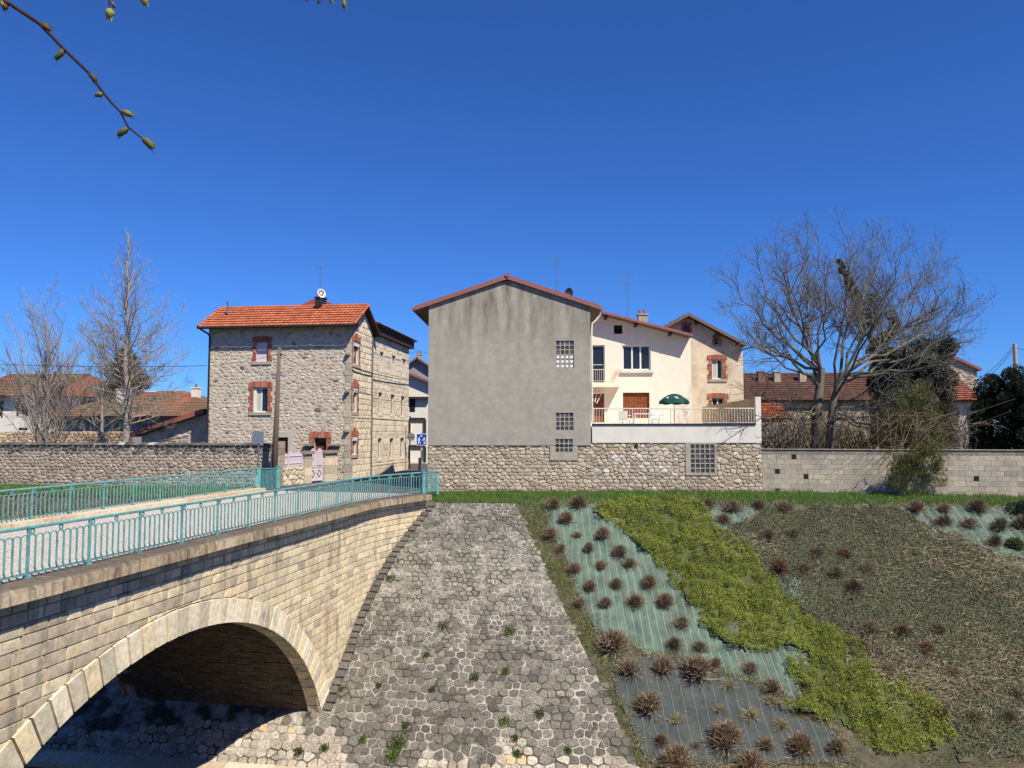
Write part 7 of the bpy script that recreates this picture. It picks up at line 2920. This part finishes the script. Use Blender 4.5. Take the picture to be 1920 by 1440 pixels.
rows_g = [[(1037, 946), (1085, 944)], [(1061, 975)], [(1031, 1002), (1082, 1004), (1130, 1004)], [(1052, 1028), (1104, 1031), (1162, 1036)], [(1077, 1067), (1127, 1061), (1180, 1057)],
          [(1106, 1102), (1156, 1097), (1217, 1094)], [(1087, 1131), (1135, 1134), (1191, 1130), (1247, 1129)], [(1279, 1169)], [(1264, 1210), (1312, 1214)]]
for ri, rw in enumerate(rows_g):
    for ci, (x, y) in enumerate(rw):
        lab = f"small brown twiggy shrub on pale green sheeting, {ORD[ri]} row from the top, {ORD[ci]} from left"
        plant(x, y, 33 + RI.uniform(-4, 4), 'g' if RI.random() < .6 else 'b', lab, "shrub", "shrubs on the green sheeting")
for (x, y, s, k, lab) in (
        (1150, 1204, 62, 'b', "big brown twiggy shrub in the grass margin above the grey sheeting"),
        (1180, 1255, 50, 'b', "leftmost brown shrub along the upper edge of the grey sheeting"),
        (1245, 1252, 52, 'b', "second brown shrub from left along the upper edge of the grey sheeting"),
        (1307, 1255, 56, 'b', "tall third brown shrub from left along the upper edge of the grey sheeting"),
        (1342, 1247, 30, 'g', "small shrub just right of the tall brown one on the sheeting edge"),
        (1407, 1252, 46, 'g', "spiky greenish brown shrub on the lower green sheeting"),
        (1447, 1292, 40, 'b', "brown shrub where green sheeting meets the grey sheeting"),
        (1215, 1320, 66, 'b', "large round brown shrub at the left of the grey sheeting"),
        (1360, 1382, 78, 'b', "largest round brown shrub in the middle of the grey sheeting"),
        (1436, 1396, 36, 'b', "small brown shrub right of the largest one on grey sheeting"),
        (1501, 1400, 50, 'b', "upright brown shrub near the right end of the grey sheeting"),
        (1568, 1402, 44, 'g', "last brown shrub at the right end of the grey sheeting"),
        (1305, 1400, 20, 'g', "tiny twiggy shrub left of the largest one on grey sheeting"),
        (1240, 1390, 32, 'g', "brown shrub with straw at the lower left of the grey sheeting"),
        (1268, 1428, 56, 'b', "wide brown shrub at the bottom edge of the grey sheeting"),
        (1408, 1432, 54, 'b', "brown shrub cut by the bottom edge below the largest one")):
    plant(x, y, s, k, lab, "shrub", "shrubs on the grey sheeting")
for (x, y, s, lab) in ((1270, 1347, 34, "straw tuft right of the large left shrub on grey sheeting"), (1350, 1330, 26, "curled straw tuft above the largest shrub on grey sheeting"),
                       (1407, 1337, 40, "wide straw tuft upper right of the largest shrub"), (1462, 1357, 34, "straw tuft near the right of the grey sheeting"),
                       (1366, 1282, 34, "straw tuft at the upper edge of the grey sheeting"), (1447, 1312, 36, "straw tuft under the shrub at the sheeting corner")):
    plant(x, y, s, 's', lab, "grass tuft", "straw tufts on the grey sheeting")
rows_r = [[(1325, 945), (1372, 950), (1422, 948), (1470, 949)], [(1357, 975)], [(1440, 1003), (1487, 999)], [(1534, 1035), (1584, 1040)], [(1460, 1065), (1507, 1065), (1567, 1072), (1625, 1065)], [(1601, 1100)],
          [(1633, 1175), (1691, 1181), (1759, 1179)], [(1616, 1213), (1736, 1215)], [(1665, 1254), (1789, 1260)], [(1905, 1299)]]
for ri, rw in enumerate(rows_r):
    for ci, (x, y) in enumerate(rw):
        plant(x, y, 36 + RI.uniform(-5, 5), 'r', f"dark red dormant shrub among olive ground cover, {ORD[ri]} row from the top, {ORD[ci]} from left", "shrub", "red shrubs in the olive cover")
for ci, (x, y) in enumerate([(1764, 1337), (1830, 1342), (1894, 1342)]):
    plant(x, y, 36, 'r', f"dark red shrub in the lowest row at lower right, {ORD[ci]} from left", "shrub", "red shrubs in the olive cover")
for ci, (x, y) in enumerate([(1717, 952), (1770, 956), (1830, 954)]):
    plant(x, y, 34, 'g', f"brown shrub at the top edge of the rumpled sheeting, {ORD[ci]} from left", "shrub", "shrubs on the right sheeting")
for ci, (x, y) in enumerate([(1770, 979), (1817, 982), (1875, 986), (1916, 984)]):
    plant(x, y, 36, 'g', f"brown shrub in the middle of the rumpled sheeting, {ORD[ci]} from left", "shrub", "shrubs on the right sheeting")
plant(1864, 1016, 34, 'g', "lowest brown shrub on the rumpled sheeting at top right", "shrub", "shrubs on the right sheeting")
# two green bushes by the right edge
for (x, y, s, pal_, lab) in ((1912, 956, 24, DK, "small dark evergreen bush at the right edge of the slope top"), (1905, 1020, 16, BUSH, "low green clump on the rumpled sheeting at the right edge")):
    c = ground_at(x, y + 8); r = s / FPX * c.y
    P, Dd = clump_cloud([(c.x + RI.uniform(-r, r) * .6, c.y + RI.uniform(-r, r) * .4, c.z + r * RI.uniform(.2, .7)) for _ in range(14)], [r * .42] * 14, 170); n = len(P)
    leafy("evergreen_bush", lab, "bush", [("foliage", P, Dd, nr.uniform(.05, .1, n), nr.uniform(.01, .02, n), cols(pal_, n))])

# ------------------------------------------------------------------ budding branch close to the camera
TY = 1.15
RTW = random.Random(2)
tw = thing("budding_branch", at(-30, -10, TY), "thin budding branch reaching into the sky at top left", "branch")
pts = [at(x, y, TY) for x, y in ((-60, -30), (0, 0), (20, 8), (75, 45), (120, 92), (172, 142), (187, 165), (205, 188), (226, 210), (240, 238), (262, 256), (280, 268))]
rad = [.0040, .0034, .0032, .0029, .0026, .0023, .0021, .0019, .0017, .0015, .0013, .0012]
mb = MB(); mb.tube(pts, rad, 8, srgb(58, 36, 36)); mb.build("twig", M['bark'], tw, smooth=True)
BUDC = [srgb(132, 130, 74), srgb(110, 112, 62), srgb(96, 80, 56), srgb(150, 146, 92)]


def bud(parent, x, y, dx, dy, Lp, Wp, col, name="bud"):
    mb = MB()
    a = at(x, y, TY); ax = at(x + dx * 10, y + dy * 10, TY) - a
    ax.normalize()
    L = Lp / FPX * TY; W = Wp / FPX * TY
    sd = ax.cross(Vector((0, 1, 0))).normalized(); dp_ = Vector((0, 1, 0))
    prof = [(0, .25), (.18, .75), (.42, 1.0), (.7, .8), (.9, .38), (1.0, .04)]
    k = 8
    vs = []
    for (f, w) in prof:
        for j in range(k):
            an = 2 * math.pi * j / k
            ww = W / 2 * w * (1 + RTW.uniform(-.25, .25))
            vs.append(a + ax * (L * f) + sd * (ww * math.cos(an)) + dp_ * (ww * math.sin(an)))
    fs = []
    for i in range(len(prof) - 1):
        for j in range(k):
            fs.append((i * k + j, i * k + (j + 1) % k, (i + 1) * k + (j + 1) % k, (i + 1) * k + j))
    mb.add(vs, fs, col)
    o = mb.build(name, M['leaf'], parent, smooth=True)
    for s in (-.55, .55):
        m2 = MB()
        b = a + ax * (L * .15)
        d2 = (ax + sd * s * .35).normalized()
        m2.add([b + sd * s * W * .2, b + d2 * L * .5 + sd * s * W * .45, b + d2 * L * RTW.uniform(1.0, 1.3), b + d2 * L * .5 + sd * s * W * .1 + dp_ * W * -.25], [(0, 1, 2, 3)], tuple(c * 1.15 for c in col))
        m2.build("bud_scale", M['leaf'], o)


for (x, y, dx, dy, L, W, c) in ((2, 2, .5, 1, 17, 12, 3), (12, 6, -.2, 1, 16, 10, 2), (74, 42, 1, .7, 30, 15, 2), (120, 92, -.8, 1, 27, 13, 1), (168, 136, .7, 1, 24, 13, 2), (194, 175, -1, .25, 18, 11, 0), (228, 208, 1, .4, 26, 12, 0), (240, 240, -.9, .7, 26, 13, 1), (266, 258, 1, .85, 34, 16, 1)):
    bud(tw, x, y, dx, dy, L, W, BUDC[c])
tw2 = thing("budding_twig", at(205, -20, TY), "short twig with a yellow green bud hanging from the top edge at left", "branch")
mb = MB(); mb.tube([at(200, -40, TY), at(204, 0, TY), at(206, 18, TY)], [.0018, .0014, .0011], 6, srgb(60, 36, 36)); mb.build("twig", M['bark'], tw2)
bud(tw2, 206, 16, -.05, 1, 22, 19, srgb(176, 172, 90)); bud(tw2, 208, 3, .7, 1, 16, 9, BUDC[1])
tw3 = thing("budding_twig", at(272, -20, TY), "single open bud at the top edge right of the budding branch", "branch")
mb = MB(); mb.tube([at(262, -40, TY), at(268, -6, TY)], [.0016, .0012], 6, srgb(60, 36, 36)); mb.build("twig", M['bark'], tw3)
bud(tw3, 268, -8, .3, 1, 22, 17, srgb(160, 158, 86))
tw4 = thing("budding_twig", at(610, -25, TY), "row of dark buds hanging from the top edge near the centre", "branch")
mb = MB(); mb.tube([at(560, -22, TY), at(600, -12, TY), at(640, -4, TY), at(646, 2, TY)], [.0018, .0015, .0013, .0011], 6, srgb(60, 36, 36)); mb.build("twig", M['bark'], tw4)
for (x, y, dx, dy, L, W, c) in ((576, -12, 0, 1, 15, 9, 2), (597, -9, .1, 1, 18, 7, 2), (618, -8, .35, 1, 16, 9, 3), (645, 0, .1, 1, 19, 9, 0)):
    bud(tw4, x, y, dx, dy, L, W, BUDC[c])
